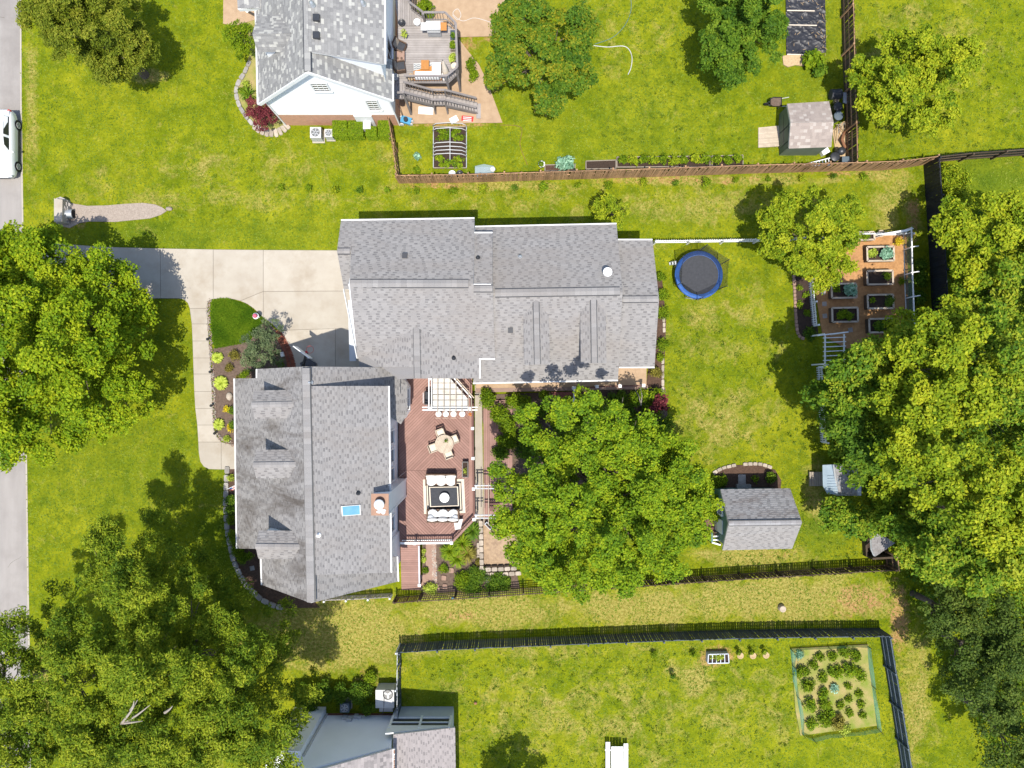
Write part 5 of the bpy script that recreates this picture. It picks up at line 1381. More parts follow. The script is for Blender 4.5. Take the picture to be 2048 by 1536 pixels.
# ------------------------------------------------------------------ basketball hoop, gazing ball, lights
bk = thing('basketball_hoop', 'portable basketball hoop with black base on the driveway', 'basketball hoop', P(612, 728))
a = P(603, 721, .2); MB().prism([P2(600, 726, .2), P2(617, 717, .2), P2(633, 727, .2), P2(628, 741, .2), P2(605, 741, .2)], 0.05, 0.24).build('base', M['darkmetal'], bk)
for o_ in (0, .13): MB().bar(P(603, 738, .2) + Vector((o_, o_ * .6, 0)), P(611, 709, 2.9) + Vector((o_, o_ * .6, 0)), .07, .07).build('pole', M['darkmetal'], bk)
b0 = P(594, 693.5, 3.0); b1_ = P(625, 717, 3.0)
mb = MB(); mb.bar(b0 + Z3 * .4, b1_ + Z3 * .4, .05, .85); mb.build('backboard', M['white'], bk)
rc = P(620, 699, 3.05)
mb = MB(); mb.tube([(rc.x + .23 * math.cos(k * .3927), rc.y + .23 * math.sin(k * .3927), rc.z) for k in range(17)], .012, 6); mb.bar((b0 + b1_) / 2 + Vector((0.04, 0.04, 0.05)), Vector((rc.x - .16, rc.y - .16, rc.z)), .14, .03); mb.build('rim', M['red'], bk)
gb = thing('gazing_ball', 'pink glass gazing ball on stand at island edge', 'gazing ball', P(519, 634))
MB().lathe(P(519, 634), [(.14, 0), (.05, .1), (.05, .6), (.12, .66), (.21, .7), (.21, .72), (.0, .72)], 14).build('stand', M['white'], gb)
p = P(519, 634); MB().ball((p.x, p.y, .84), .15, 14, 10).build('ball', M['flower'], gb)
lg = ['low black path light beside the walk near island lawn', 'low black path light beside the walk halfway', 'low black path light near the pale boulder', 'low black path light by the yellow shrubs']
for (x, y), l in zip(((420, 679), (425, 744), (427, 811), (434, 866)), lg):
    o = thing('path_light', l, 'path light', P(x, y), 'path lights by the front walk')
    MB().tube([P(x, y), P(x, y) + Z3 * .4], .02).build('stem', M['darkmetal'], o); MB().lathe(P(x, y) + Z3 * .4, [(.02, 0), (.1, .02), (.05, .1), (0, .12)], 10).build('shade', M['darkmetal'], o)
tag(MB().ball((*P2(460, 792), .1), (.22, .3, .16), 9, 6, jit=.12).build('boulder', M['stone']), 'pale boulder in the brown mulch bed', 'boulder')
tag(MB().box((*P2(566, 709), .12), (.2, .3, .24), .3).build('white_lantern', M['white']), 'small white lantern beside the driveway bricks', 'lantern')
tag(MB().box((*P2(505, 1136), .03), (.3, .3, .06), .2).build('square_paver', M['greystone']), 'grey square paver in the dark porch bed', 'paver')
fl = thing('flag', 'small striped flag on a pole at the porch eave', 'flag', P(466, 980))
fa = P(455, 978, 2.6); fb_ = P(472, 970, 2.9)
MB().tube([fb_, fa], .015).build('pole', M['white'], fl)
for k in range(7):
    a = fb_.lerp(fa, .15 + k * .1); b = fb_.lerp(fa, .15 + (k + 1) * .1)
    MB().add([a, b, b + Vector((.05, -.2, -.45)), a + Vector((.05, -.2, -.45))], [(0, 1, 2, 3)]).build('stripe', M['red'] if k % 2 == 0 else M['white'], fl)
a = fb_.lerp(fa, .55); b = fb_.lerp(fa, .85)
MB().add([a + Z3 * .01, b + Z3 * .01, b + Vector((.03, -.1, -.2)), a + Vector((.03, -.1, -.2))], [(0, 1, 2, 3)]).build('canton', M['blue'], fl)

# ------------------------------------------------------------------ trampoline
tc = P(1397.6, 549.7, .85); RR = 1.58
tm = thing('trampoline', 'round trampoline with blue pad and black safety net', 'trampoline', (tc.x, tc.y, 0))
N_ = 48
def arc(r, z, n=N_): return [(tc.x + r * math.cos(2 * math.pi * k / n), tc.y + r * math.sin(2 * math.pi * k / n), z) for k in range(n + 1)]
MB().lathe((tc.x, tc.y, 0), [(RR - .28, .87), (RR - .15, .90), (RR, .88), (RR + .02, .83), (RR - .28, .84), (RR - .28, .87)], 48).build('pad', M['blue'], tm)
MB().cyl((tc.x, tc.y), RR - .27, RR - .27, .835, .85, 48).build('jump_mat', M['charcoal'], tm)
MB().tube(arc(RR - .02, .8), .035).build('frame_ring', M['metal'], tm)
for k in range(3):
    a0 = k * 2.094 + .35
    q = [(tc.x + RR * math.cos(a0 + d_), tc.y + RR * math.sin(a0 + d_), z) for d_, z in ((-.3, .8), (-.3, .05), (.3, .05), (.3, .8))]
    MB().tube(q, .03).build('leg', M['metal'], tm)
tops = []
for k in range(6):
    a0 = k * math.pi / 3 + .45
    c, s = math.cos(a0), math.sin(a0)
    t_ = Vector((tc.x + (RR + .12) * c, tc.y + (RR + .12) * s, 2.5)); tops.append(t_)
    MB().tube([(tc.x + (RR + .03) * c, tc.y + (RR + .03) * s, .3), (tc.x + (RR + .08) * c, tc.y + (RR + .08) * s, 1.6), t_], .028).build('net_pole', M['darkmetal'], tm)
for k in range(6):
    a = tops[k]; b = tops[(k + 1) % 6]
    a0, a1 = k * math.pi / 3 + .45, (k + 1) * math.pi / 3 + .45
    mb = MB(); vs = []
    for j in range(7):
        t_ = j / 6; an = a0 + (a1 - a0) * t_
        vs.append((tc.x + (RR - .26) * math.cos(an), tc.y + (RR - .26) * math.sin(an), .88)); v = a.lerp(b, t_); vs.append((v.x, v.y, v.z - .12 * math.sin(math.pi * t_)))
    mb.add(vs, [(2 * j, 2 * j + 2, 2 * j + 3, 2 * j + 1) for j in range(6)]); mb.build('net_panel', M['net'], tm)
ld_ = [P(1338, 525, .1), P(1352, 522, .7), P(1339, 530, .1), P(1353, 529, .7)]
mb = MB(); mb.bar(ld_[0], ld_[1], .04, .04); mb.bar(ld_[2], ld_[3], .04, .04)
for t_ in (.1, .5, .9): mb.bar(ld_[0].lerp(ld_[1], t_), ld_[2].lerp(ld_[3], t_), .1, .03)
mb.build('ladder', M['metal'], tm)

# ------------------------------------------------------------------ kitchen garden beds
def raised_bed(label, x0, y0, x1, y1, h=0.55, m='teakdark', soil='soil'):
    q = [P(x0, y0, h), P(x1, y0 - 1, h), P(x1 + 1, y1, h), P(x0 + 1, y1 + 1, h)]
    c = sum(q, Vector()) / 4
    o = thing('raised_bed', label, 'raised bed', (c.x, c.y, 0), 'raised beds of the kitchen garden')
    for a, b in zip(q, q[1:] + q[:1]):
        MB().bar((a.x, a.y, h / 2), (b.x, b.y, h / 2), .05, h).build('side_board', M['oldwood'], o); MB().bar((a.x, a.y, h + .012), (b.x, b.y, h + .012), .12, .03).build('cap_board', M[m], o)
    MB().prism([(v.x, v.y) for v in q], 0.02, h - .1).build('soil', M[soil], o)
    return o
BEDS = [('raised bed with blue green cabbage nearest the garden top', 1734, 494, 1787, 521), ('raised bed with small red plants under the cabbage bed', 1734, 542, 1785, 568), ('raised bed with large cabbage on the picket fence side', 1663, 568, 1712, 595),
        ('raised bed with ferny herbs beside the white screen', 1735, 590, 1786, 616), ('raised bed filled with low green plants nearest the arbour', 1664, 616, 1715, 643), ('raised bed half hidden by the wood edge foliage', 1738, 638, 1785, 664), ('shallow raised bed against the top picket fence', 1717, 465, 1748, 479)]
for b in BEDS: raised_bed(*b, m='teak')
tag(MB().lathe(P(1757, 469), [(.16, 0), (.2, .3), (.24, .33), (.24, .36), (.19, .36), (.18, .28), (0, .28)], 16).build('garden_tub', M['teak']), 'round pale tub beside the top raised bed', 'tub')
for k, (x, y) in enumerate(((1646, 585), (1648, 608), (1649, 632), (1700, 660))):
    tag(stone_o := MB().box((*P2(x, y), .03), (.30, .30, .08), .05 * k).build('stepping_stone', M['greystone']), ['square stepping stone under the tree edge by cabbage bed', 'middle square stepping stone on the chip path', 'lowest square stepping stone on the chip path', 'single square stone near the garden arbour'][k], 'stepping stone', 'garden stepping stones')
# tarped beds at top
tb_ = thing('tarped_bed', 'black weed tarp bed with white boards near the fence', 'garden bed', P(1612, 50))
HARD.append([P2(1570, -60), P2(1650, -60), P2(1652, 108), P2(1572, 112)])
tm_ = mat('black_tarp', (.03, .03, .035), (.018, .018, .022), 2.0, .45, .4, bmp=.5, bscale=3)
tg = np.random.default_rng(4); nu_, nv_ = 46, 90
q0, q1, q2, q3 = P(1570, -60), P(1649, -60), P(1651, 106), P(1572, 112)
ph_ = tg.uniform(0, 6.28, 14); fr_ = tg.uniform(1.5, 9, 14); an_ = tg.uniform(0, 3.14, 14); tv = []
for j in range(nv_):
    for i in range(nu_):
        u_, v_ = i / (nu_ - 1), j / (nv_ - 1); p = q0.lerp(q1, u_).lerp(q3.lerp(q2, u_), v_)
        h_ = sum(max(0, math.sin(fr_[k] * (p.x * math.cos(an_[k]) + p.y * math.sin(an_[k])) + ph_[k] + .6 * math.sin(p.x * 1.3 + p.y))) ** 6 for k in range(14))
        tv.append((p.x, p.y, .03 + .022 * h_))
mb = MB(); mb.add(tv, [(j * nu_ + i, (j + 1) * nu_ + i, (j + 1) * nu_ + i + 1, j * nu_ + i + 1) for j in range(nv_ - 1) for i in range(nu_ - 1)]); mb.build('tarp', tm_, tb_)
for y in (21, 50, 109): MB().bar(P(1574, y, .12), P(1626 + y * .15, y + 1, .12), .06, .05).build('board', M['cream'], tb_)
mb = MB()
for k in range(60): p = P(rnd.choice((rnd.uniform(1638, 1652), rnd.uniform(1572, 1650))), rnd.uniform(0, 108), .09); mb.bar(p, p + Vector((rnd.uniform(-.2, .2), rnd.uniform(-.2, .2), 0)), .02, .01)
mb.build('straw_litter', M['straw'], tb_)['kind'] = 'stuff'
# fence side beds
for lb, x0, y0, x1, y1, mm in (('long wooden bed of dark soil along the cedar fence', 1172, 322, 1232, 338, 'soil'), ('wooden bed under leafy vegetables along the cedar fence', 1234, 314, 1420, 334, 'soil'), ('short wooden bed by the right end of the leafy row', 1424, 312, 1486, 332, 'soil'), ('terracotta coloured planter bed with squash plants', 1090, 330, 1150, 342, 'mulch')):
    q = [P(x0, y0, .25), P(x1, y0 - 2, .25), P(x1, y1 - 1, .25), P(x0, y1, .25)]; c = sum(q, Vector()) / 4
    o = thing('fence_bed', lb, 'raised bed', (c.x, c.y, 0), 'raised beds along the cedar fence')
    for a, b in zip(q, q[1:] + q[:1]): MB().bar((a.x, a.y, .13), (b.x, b.y, .13), .05, .26).build('side_board', M['teakdark'], o)
    MB().prism([(v.x, v.y) for v in q], 0, .2).build('soil', M[mm], o)
# hoop frame
hf = thing('hoop_frame', 'garden frame of bent pipes over vegetable rows', 'hoop frame', P(900, 295))
for y in (256, 266, 294, 302, 309, 316):
    a = P(867, y); b = P(933, y)
    MB().tube([a, a + Z3 * .5, a.lerp(b, .12) + Z3 * .85, a.lerp(b, .5) + Z3 * 1.0, a.lerp(b, .88) + Z3 * .85, b + Z3 * .5, b], .03, 6).build('hoop', M['acgrey'], hf)
MB().tube([P(900, 254, 1.0), P(900, 320, 1.0)], .025).build('ridge_pipe', M['acgrey'], hf)
for x in (867, 933): MB().bar(P(x, 254, .1), P(x, 336, .1), .05, .15).build('side_board', M['metal'], hf)
for y in (254, 336): MB().bar(P(867, y, .1), P(933, y, .1), .05, .15).build('end_board', M['teakdark'], hf)
cf = thing('cold_frame', 'small glazed cold frame against the cedar fence', 'cold frame', P(970, 344))
q = [P(950, 332, .5), P(968, 328, .7), P(988, 332, .5)]
MB().prism([P2(950, 334, .4), P2(988, 334, .4), P2(988, 354, .4), P2(950, 354, .4)], 0, .4).build('base', M['metal'], cf)
for a, b in ((q[0], q[1]), (q[1], q[2])): MB().add([a, b, b + Vector((0, -.72, 0)), a + Vector((0, -.72, 0))], [(3, 2, 1, 0)]).build('pane', M['clearpanel'], cf)
tag(MB().ball((*P2(986, 345), .75), (.18, .18, .18), 12, 8).build('white_globe', M['white']), 'white globe on the cold frame edge', 'globe')
for k, (x, y, m_, lb) in enumerate(((1083, 331, 'white', 'white pot with trailing green plant by the cedar fence'), (905, 350, 'white', 'pale ring planter below the hoop frame'), (920, 350, 'darkmetal', 'dark round tub below the hoop frame'))):
    tag(MB().lathe(P(x, y), [(.15, 0), (.2, .3), (.24, .32), (.2, .34), (.18, .26), (0, .26)], 14).build('plant_pot', M[m_]), lb, 'pot')
# hoses
tag(MB().tube(smooth_path([P(1187, 91, .03), P(1215, 94, .03), P(1245, 92, .03), P(1258, 99, .03), P(1264, 115, .03), P(1262, 135, .03), P(1256, 149, .03)], 6), .028, 6).build('hose', M['acgrey']), 'white hose curling across the upper lawn', 'hose')
tag(MB().tube(smooth_path([P(1261, -10, .03), P(1262, 20, .03), P(1250, 50, .03), P(1225, 75, .03), P(1190, 88, .03)], 6), .02, 6).build('hose', M['leaf_hedge'] if False else M['teal']), 'thin green hose on the upper lawn', 'hose')
tag(MB().tube(smooth_path([P(905, 30, .05), P(915, 40, .05), P(922, 30, .05), P(915, 18, .05), P(906, 28, .05), P(925, 42, .05), P(950, 36, .05), P(985, 46, .05)], 6), .025, 6).build('hose', M['acgrey']), 'coiled pale hose on the tan patio', 'hose')
tag(MB().tube(smooth_path([P(1000, 250, .03), P(1042, 255, .03), P(1040, 290, .03), P(1055, 330, .03)], 6), .015, 6).build('hose', M['rust']), 'thin brown hose under the turning maple', 'hose')

# ------------------------------------------------------------------ neighbour deck and its furniture
ND = 2.7
ndk = thing('grey_deck', 'raised weathered grey deck behind the white house', 'deck', P(860, 100))
np_ = [(803, 48), (822, 20), (838, 22), (851, 41), (893, 41), (914, 62), (917, 148), (897, 166), (806, 166), (800, 130)]
npw = [P2(x, y, ND) for x, y in np_]
main_ = [P2(x, y, ND) for x, y in ((796, 52), (893, 52), (914, 62), (917, 148), (897, 166), (790, 166))]
boards(ndk, main_, 0, 0.14, 0.012, ND - .04, ND, M['greydeck'])
boards(ndk, [P2(x, y, ND) for x, y in ((786, -40), (822, -40), (822, 18), (851, 41), (886, 41), (890, 51.4), (796, 51.4))], R(90), 0.14, 0.012, ND - .04, ND, M['greydeck'])
boards(ndk, [P2(x, y, ND) for x, y in ((786, 166.5), (811, 166.5), (811, 198), (786, 198))], R(90), 0.14, 0.012, ND - .04, ND, M['greydeck'])
MB().prism([P2(x, y, ND) for x, y in ((796, 45), (890, 45), (912, 64), (915, 147), (895, 163), (796, 163))], ND - .3, ND - .05).build('deck_frame', M['greyrail'], ndk)
for x, y in ((915, 148), (895, 165), (913, 64), (811, 197), (850, 44)):
    p = P(x, y, ND); MB().bar((p.x, p.y, 0), (p.x, p.y, ND + 1.05), .14, .14).build('post', M['greyrail'], ndk)
rl = [(822, -40), (822, 20), (850, 41), (893, 41), (914, 62), (917, 148), (896, 165), (812, 165)]
for a, b in zip(rl[:-1], rl[1:]): railing(ndk, P(*a, ND), P(*b, ND), .05, 1.0, M['greyrail'], M['greyrail'], .16)
railing(ndk, P(787, 198, ND), P(811, 198, ND), .05, 1.0, M['greyrail'], M['greyrail'], .16)
st_ = thing('grey_staircase', 'weathered grey stairs with landing down from the deck', 'staircase', P(885, 205))
Y0, Y1 = 18.85, 18.22
xs = P(811, 0, ND).x; xl = P(867, 0, 1.5).x; xm = P(892, 0, 1.5).x; xe = P(954, 0, .2).x
def flight(xa, xb, za, zb, n):
    for k in range(n):
        t_ = (k + .5) / n; x = xa + (xb - xa) * t_; z = za + (zb - za) * (k + 1) / (n + 1)
        MB().box((x, (Y0 + Y1) / 2, z), (abs(xb - xa) / n * 1.02, Y0 - Y1, .05)).build('tread', M['greydeck'], st_)
    for y in (Y0, Y1):
        MB().bar((xa, y, za - .12), (xb, y, zb - .12), .05, .25).build('stringer', M['greyrail'], st_)
        railing(st_, (xa, y, za), (xb, y, zb), .05, .95, M['greyrail'], M['greyrail'], .2)
flight(xs, xl, ND, 1.5, 7); flight(xm, xe, 1.5, .2, 8)
for k in range(5): MB().box((xl + (xm - xl) * (k + .5) / 5, (Y0 + Y1) / 2, 1.48), ((xm - xl) / 5 - .01, Y0 - Y1, .05)).build('landing_board', M['greydeck'], st_)
for y in (Y0, Y1): railing(st_, (xl, y, 1.5), (xm, y, 1.5), .05, .95, M['greyrail'], M['greyrail'], .2)
for x in (xl, xm):
    for y in (Y0, Y1): MB().bar((x, y, 0), (x, y, 2.5), .1, .1).build('post', M['greyrail'], st_)
p = P(957, 222, .1); MB().box((p.x, p.y, .06), (.3, 1.0, .1)).build('landing_pad', M['greydeck'], st_)
# furniture on grey deck
gr = thing('gas_grill', 'stainless gas grill with copper side shelf on grey deck', 'grill', P(870, 58, ND))
p = P(867, 51, 3.7); MB().box((p.x, p.y, ND + .45), (.85, .5, .8)).build('cabinet', M['metal'], gr); MB().tube([(p.x - .44, p.y, ND + 1.0), (p.x + .44, p.y, ND + 1.0)], .27, 12).build('lid', M['white'], gr)
for s, m_ in ((-1, 'acgrey'), (1, 'orange')): MB().box((p.x + s * .62, p.y, ND + .87), (.38, .5, .05)).build('side_shelf', M[m_], gr)
MB().bar((p.x - .4, p.y - .36, ND + .9), (p.x + .4, p.y - .36, ND + .9), .04, .04).build('handle', M['acgrey'], gr)
def wicker_chair(label, x, y, rz):
    q = P(x, y, ND + .5); o = thing('wicker_chair', label, 'chair', (q.x, q.y, ND), 'wicker chairs by the house wall')
    def loc(dx, dy, z): c, s = math.cos(rz), math.sin(rz); return (q.x + dx * c - dy * s, q.y + dx * s + dy * c, ND + z)
    MB().box(loc(0, 0, .25), (.6, .6, .3), rz).build('seat_base', M['wicker'], o); MB().box(loc(.03, 0, .44), (.5, .5, .1), rz).build('cushion', M['charcoal'], o)
    MB().box(loc(-.32, 0, .6), (.1, .62, .6), rz, tilt=(0, -.25)).build('backrest', M['wicker'], o); MB().box(loc(-.25, 0, .66), (.08, .48, .42), rz, tilt=(0, -.25)).build('back_cushion', M['teakdark'], o)
    for s in (-1, 1): MB().box(loc(0, s * .3, .45), (.6, .07, .25), rz).build('armrest', M['wicker'], o)
    for dx, dy in ((-.25, -.25), (.25, -.25), (-.25, .25), (.25, .25)): MB().box(loc(dx, dy, .06), (.06, .06, .12), rz).build('leg', M['wicker'], o)
wicker_chair('wicker armchair angled above the square wicker table', 800, 92, -.45); wicker_chair('wicker armchair with green cushion below square wicker table', 800, 132, .15)
wt = thing('wicker_table', 'square pinkish wicker table between two armchairs', 'table', P(792, 112, ND))
MB().prism([P2(790, 102, ND + .5), P2(809, 102, ND + .5), P2(809, 122, ND + .5), P2(790, 122, ND + .5)], ND + .45, ND + .5).build('top', M['paver'], wt)
for x, y in ((792, 104), (807, 104), (792, 120), (807, 120)): p = P(x, y, ND + .5); MB().box((p.x, p.y, ND + .22), (.06, .06, .45)).build('leg', M['wicker'], wt)
for x in (795, 803): p = P(x, 116, ND + .55); MB().cyl((p.x, p.y), .07, .07, ND + .5, ND + .56, 12).build('coaster', M['wicker'], wt)
zr = thing('zigzag_rug', 'grey and white zigzag rug under the orange table', 'rug', P(845, 135, ND))
MB().prism([P2(827, 127, ND), P2(864, 125, ND), P2(866, 145, ND), P2(828, 147, ND)], ND + .004, ND + .014).build('field', M['acgrey'], zr)
for k in range(5):
    mb = MB()
    for j in range(8):
        a = P(828 + j * 4.6, 129 + k * 3.6 + (j % 2) * 1.8, ND + .02); b = P(828 + (j + 1) * 4.6, 129 + k * 3.6 + ((j + 1) % 2) * 1.8, ND + .02); mb.bar(a, b, .04, .006)
    mb.build('stripe', M['bluerail'], zr)
ot = thing('orange_table', 'square orange wood coffee table on the zigzag rug', 'table', P(850, 129, ND))
boards(ot, [P2(842, 120, ND + .4), P2(858, 120, ND + .4), P2(858, 139, ND + .4), P2(842, 139, ND + .4)], R(90), .1, .006, ND + .37, ND + .4, M['orange'], 'slat')
for x, y in ((843, 121), (857, 121), (843, 138), (857, 138)): p = P(x, y, ND + .37); MB().box((p.x, p.y, ND + .18), (.05, .05, .37)).build('leg', M['orange'], ot)
ls = thing('corner_sofa', 'white L shaped corner sofa on the grey deck', 'sofa', P(860, 145, ND))
MB().prism([P2(830, 143, ND + .42), P2(881, 143, ND + .42), P2(881, 156, ND + .42), P2(829, 157, ND + .42)], ND + .25, ND + .45).build('seat_cushion', M['cushion'], ls); MB().prism([P2(864, 125, ND + .42), P2(881, 125, ND + .42), P2(881, 143, ND + .42), P2(864, 143, ND + .42)], ND + .25, ND + .45).build('seat_cushion', M['cushion'], ls)
MB().prism([P2(827, 142, ND + .25), P2(883, 126, ND + .25), P2(883, 158, ND + .25), P2(827, 159, ND + .25)], ND + .02, ND + .25).build('base', M['orange'], ls)
MB().bar(P(830, 155.5, ND + .55), P(879, 155, ND + .55), .14, .3).build('back_cushion', M['cushion'], ls); MB().bar(P(880, 128, ND + .55), P(880, 154, ND + .55), .14, .3).build('back_cushion', M['cushion'], ls)
um = thing('folded_parasol', 'folded beige parasol leaning at the deck corner', 'parasol', P(892, 150, ND))
a = P(893, 152, ND + .2); b = P(885, 120, ND + 2.0)
MB().tube([a, b], .03).build('pole', M['darkmetal'], um)
mb = MB(); k_ = 9; d_ = b - a
mb.tube([a + d_ * .25, a + d_ * .5, a + d_ * .8, a + d_ * .98], [.22, .17, .1, .02], 9); mb.build('canopy', M['cream'], um); MB().cyl((*P2(890, 152, ND),), .28, .2, ND, ND + .15, 16).build('base', M['white'], um)
pots = [(906, 72, 'dark green planter at the top of the deck railing row', 'bluefence'), (906, 92, 'long planter with leafy greens along the deck railing', 'teakdark'), (906, 116, 'planter with lime leaves near the deck railing end', 'teakdark')]
for x, y, lb, m_ in pots:
    tag(MB().box(P(x, y, ND + .15), (.32, .6, .3)).build('deck_planter', M[m_]), lb, 'planter', 'planters along the deck railing')
for x, y, lb, m_ in ((834, 44, 'white pot with dark soil by the deck bend', 'white'), (909, 132, 'cream pot at the deck corner rail', 'cream'), (822, 154, 'yellow pot at the end of the corner sofa', 'straw'), (803, 45, 'dark round pot by the house wall', 'darkmetal'), (790, 153, 'grey bin against the gutter end', 'acgrey')):
    p = P(x, y, ND + .3); tag(MB().lathe((p.x, p.y, ND), [(.14, 0), (.19, .3), (.23, .32), (.2, .34), (.17, .26), (0, .26)], 14).build('plant_pot', M[m_]), lb, 'pot')
# things under the stairs
for k, (x, y, sx_, sy_, rz, m_, lb) in enumerate(((852, 222, 1.0, .5, -.05, 'white', 'white board lying below the stairs'), (935, 238, .8, .35, -.1, 'red', 'red sign board lying at the patio edge'), (908, 240, .55, .4, .5, 'white', 'white and dark sign board beside red sign'))):
    o = MB().box((*P2(x, y), .05), (sx_, sy_, .05), rz).build('sign_board', M[m_]); tag(o, lb, 'board')
    if m_ == 'red':
        for j in range(3): MB().bar(P(x - 9, y - 4 + j * 3.5, .08), P(x + 8, y - 3 + j * 3.5, .08), .04, .01).build('lettering', M['white'], o)
mo = thing('blue_mower', 'blue push mower parked under the deck end', 'mower', P(812, 238))
p = P(812, 240, .3); MB().box((p.x, p.y, .25), (.7, .45, .2), -.3).build('deck_housing', mat('blue_enamel', (.08, .3, .5)), mo); MB().cyl((p.x, p.y), .16, .14, .35, .55, 12).build('engine', M['darkmetal'], mo)
for dx, dy in ((-.3, -.25), (.3, -.25), (-.3, .25), (.35, -.05)): MB().tube([(p.x + dx, p.y + dy - .04, .15), (p.x + dx, p.y + dy + .04, .15)], .15, 12).build('wheel', M['acgrey'], mo)
MB().tube([(p.x - .2, p.y + .2, .4), (p.x - .5, p.y + .9, .95)], .02).build('handle', M['darkmetal'], mo)

# ------------------------------------------------------------------ air conditioners
def ac(label, x, y, s, h, m):
    p = P(x, y, h); o = thing('air_conditioner', label, 'air conditioner', (p.x, p.y, 0))
    MB().box((p.x, p.y, .04), (s * 1.15, s * 1.2, .09)).build('pad', M['concrete'], o)
    mb = MB(); mb.box((p.x, p.y, h / 2 + .06), (s, s, h - .1)); mb.build('cabinet', m, o)
    MB().lathe((p.x, p.y, h + .01), [(s * .42, 0), (s * .42, .04), (s * .40, .04), (s * .40, 0)], 20).build('fan_ring', M['acgrey'], o); MB().cyl((p.x, p.y), s * .40, s * .40, h + .005, h + .012, 20).build('fan_well', M['grille'], o)
    for k in range(6):
        a0 = k * 1.047 + .4; MB().box((p.x + s * .2 * math.cos(a0), p.y + s * .2 * math.sin(a0), h + .025), (s * .36, s * .09, .008), a0).build('fan_blade', M['metal'], o)
    return o
ac('larger pale air conditioner beside the clipped hedges', 631, 265, .72, .85, M['acgrey']); ac('smaller grey air conditioner next to clipped hedges', 657, 266, .52, .75, M['acgrey'])
ac('small dark air conditioner in shrubs by bottom house', 689, 1416, .6, .8, M['bluerail'])
hp = thing('heat_pump', 'large grey package unit with round fan by bottom house', 'heat pump', P(768, 1403))
p0_ = P(751, 1380, 1.1); p1_ = P(788, 1416, 1.1)
MB().box(((p0_.x + p1_.x) / 2, (p0_.y + p1_.y) / 2, .55), (abs(p1_.x - p0_.x), abs(p1_.y - p0_.y), 1.1)).build('cabinet', M['acgrey'], hp)
p = P(776, 1389, 1.1); MB().cyl((p.x, p.y), .3, .3, 1.1, 1.115, 20).build('fan_well', M['darkmetal'], hp); MB().lathe((p.x, p.y, 1.1), [(.33, 0), (.33, .05), (.3, .05), (.3, 0)], 20).build('fan_ring', M['charcoal'], hp)
for k in range(3): a0 = k * 2.094 + .6; MB().box((p.x + .14 * math.cos(a0), p.y + .14 * math.sin(a0), 1.13), (.24, .13, .01), a0).build('fan_blade', M['acgrey'], hp)
MB().box(((p0_.x + p1_.x) / 2, p1_.y - .25, .3), (.9, .45, .6)).build('duct_cover', M['acgrey'], hp); MB().tube(smooth_path([P(766, 1382, 1.14), P(768, 1400, 1.14), P(766, 1425, 1.0), P(758, 1430, .6)], 5), .02).build('cable', M['darkmetal'], hp)

# ------------------------------------------------------------------ clutter around the brown shed
wb = thing('wheelbarrow', 'wheelbarrow full of brown soil beside the shed', 'wheelbarrow', P(1555, 208))
p = P(1552, 204, .55)
mb = MB(); mb.add([(p.x - .42, p.y - .2, .6), (p.x - .2, p.y - .32, .6), (p.x + .38, p.y - .32, .6), (p.x + .38, p.y + .32, .6), (p.x - .2, p.y + .32, .6), (p.x - .42, p.y + .2, .6), (p.x - .25, p.y - .14, .3), (p.x + .22, p.y - .2, .3), (p.x + .22, p.y + .2, .3), (p.x - .25, p.y + .14, .3)], [(0, 6, 7, 2, 1), (2, 7, 8, 3), (3, 8, 9, 5, 4), (5, 9, 6, 0), (6, 9, 8, 7)]); mb.build('tray', M['darkmetal'], wb)
MB().prism([(p.x - .36, p.y - .16), (p.x - .18, p.y - .27), (p.x + .33, p.y - .27), (p.x + .33, p.y + .27), (p.x - .18, p.y + .27), (p.x - .36, p.y + .16)], .45, .57).build('soil_load', M['mulchgrey'], wb)
for s in (-1, 1): MB().tube([(p.x - .4, p.y + s * .1, .3), (p.x + .3, p.y + s * .25, .45), (p.x + .85, p.y + s * .3, .6)], .022).build('handle', M['acgrey'], wb); MB().bar((p.x + .3, p.y + s * .22, .4), (p.x + .35, p.y + s * .22, .0), .03, .03).build('leg', M['metal'], wb)
MB().tube([(p.x - .5, p.y - .04, .19), (p.x - .5, p.y + .04, .19)], .19, 14).build('wheel', M['rubber'], wb)
def bin_(name, lb, x, y, r, h, m, cat='bin'):
    p = P(x, y, h); return tag(MB().lathe((p.x, p.y, 0), [(r * .85, 0), (r, h - .08), (r * 1.06, h - .06), (r * 1.06, h - .02), (r * .9, h), (r * .3, h + .03), (0, h + .04)], 18).build(name, m), lb, cat)
bin_('lidded_bin', 'dark round bin nearest the compost drum', 1677, 213, .29, .8, M['charcoal']); bin_('lidded_bin', 'grey lidded bin below the dark round bin', 1677.5, 231, .29, .8, M['bluerail']); bin_('lidded_bin', 'black bin beside the ladder end', 1671, 313, .3, .8, M['darkmetal'])
a = P(1661, 189, .5); b = P(1681, 188, .5); tag(MB().tube([a, b], .33, 14).build('compost_drum', M['charcoal']), 'dark compost drum lying near the fence', 'drum')
kg = thing('kettle_grill', 'black kettle grill in the corner behind shed', 'grill', P(1684, 302)); p = P(1684, 301, .85)
MB().ball((p.x, p.y, .75), (.28, .28, .24), 14, 9).build('bowl', M['darkmetal'], kg)
for k in range(3): c, s = math.cos(k * 2.09), math.sin(k * 2.09); MB().tube([(p.x + .12 * c, p.y + .12 * s, .6), (p.x + .28 * c, p.y + .28 * s, 0)], .015).build('leg', M['metal'], kg)
tag(MB().box(P(1689, 322, .3), (.6, .42, .6)).build('storage_box', M['bluerail']), 'grey square box in the fence corner', 'box')
tag(MB().box(P(1691, 196, .45), (.36, .72, .05), tilt=(0, .3)).build('sheet_metal', M['greywhite']), 'pale blue metal sheet leaning on the dark fence', 'sheet metal')
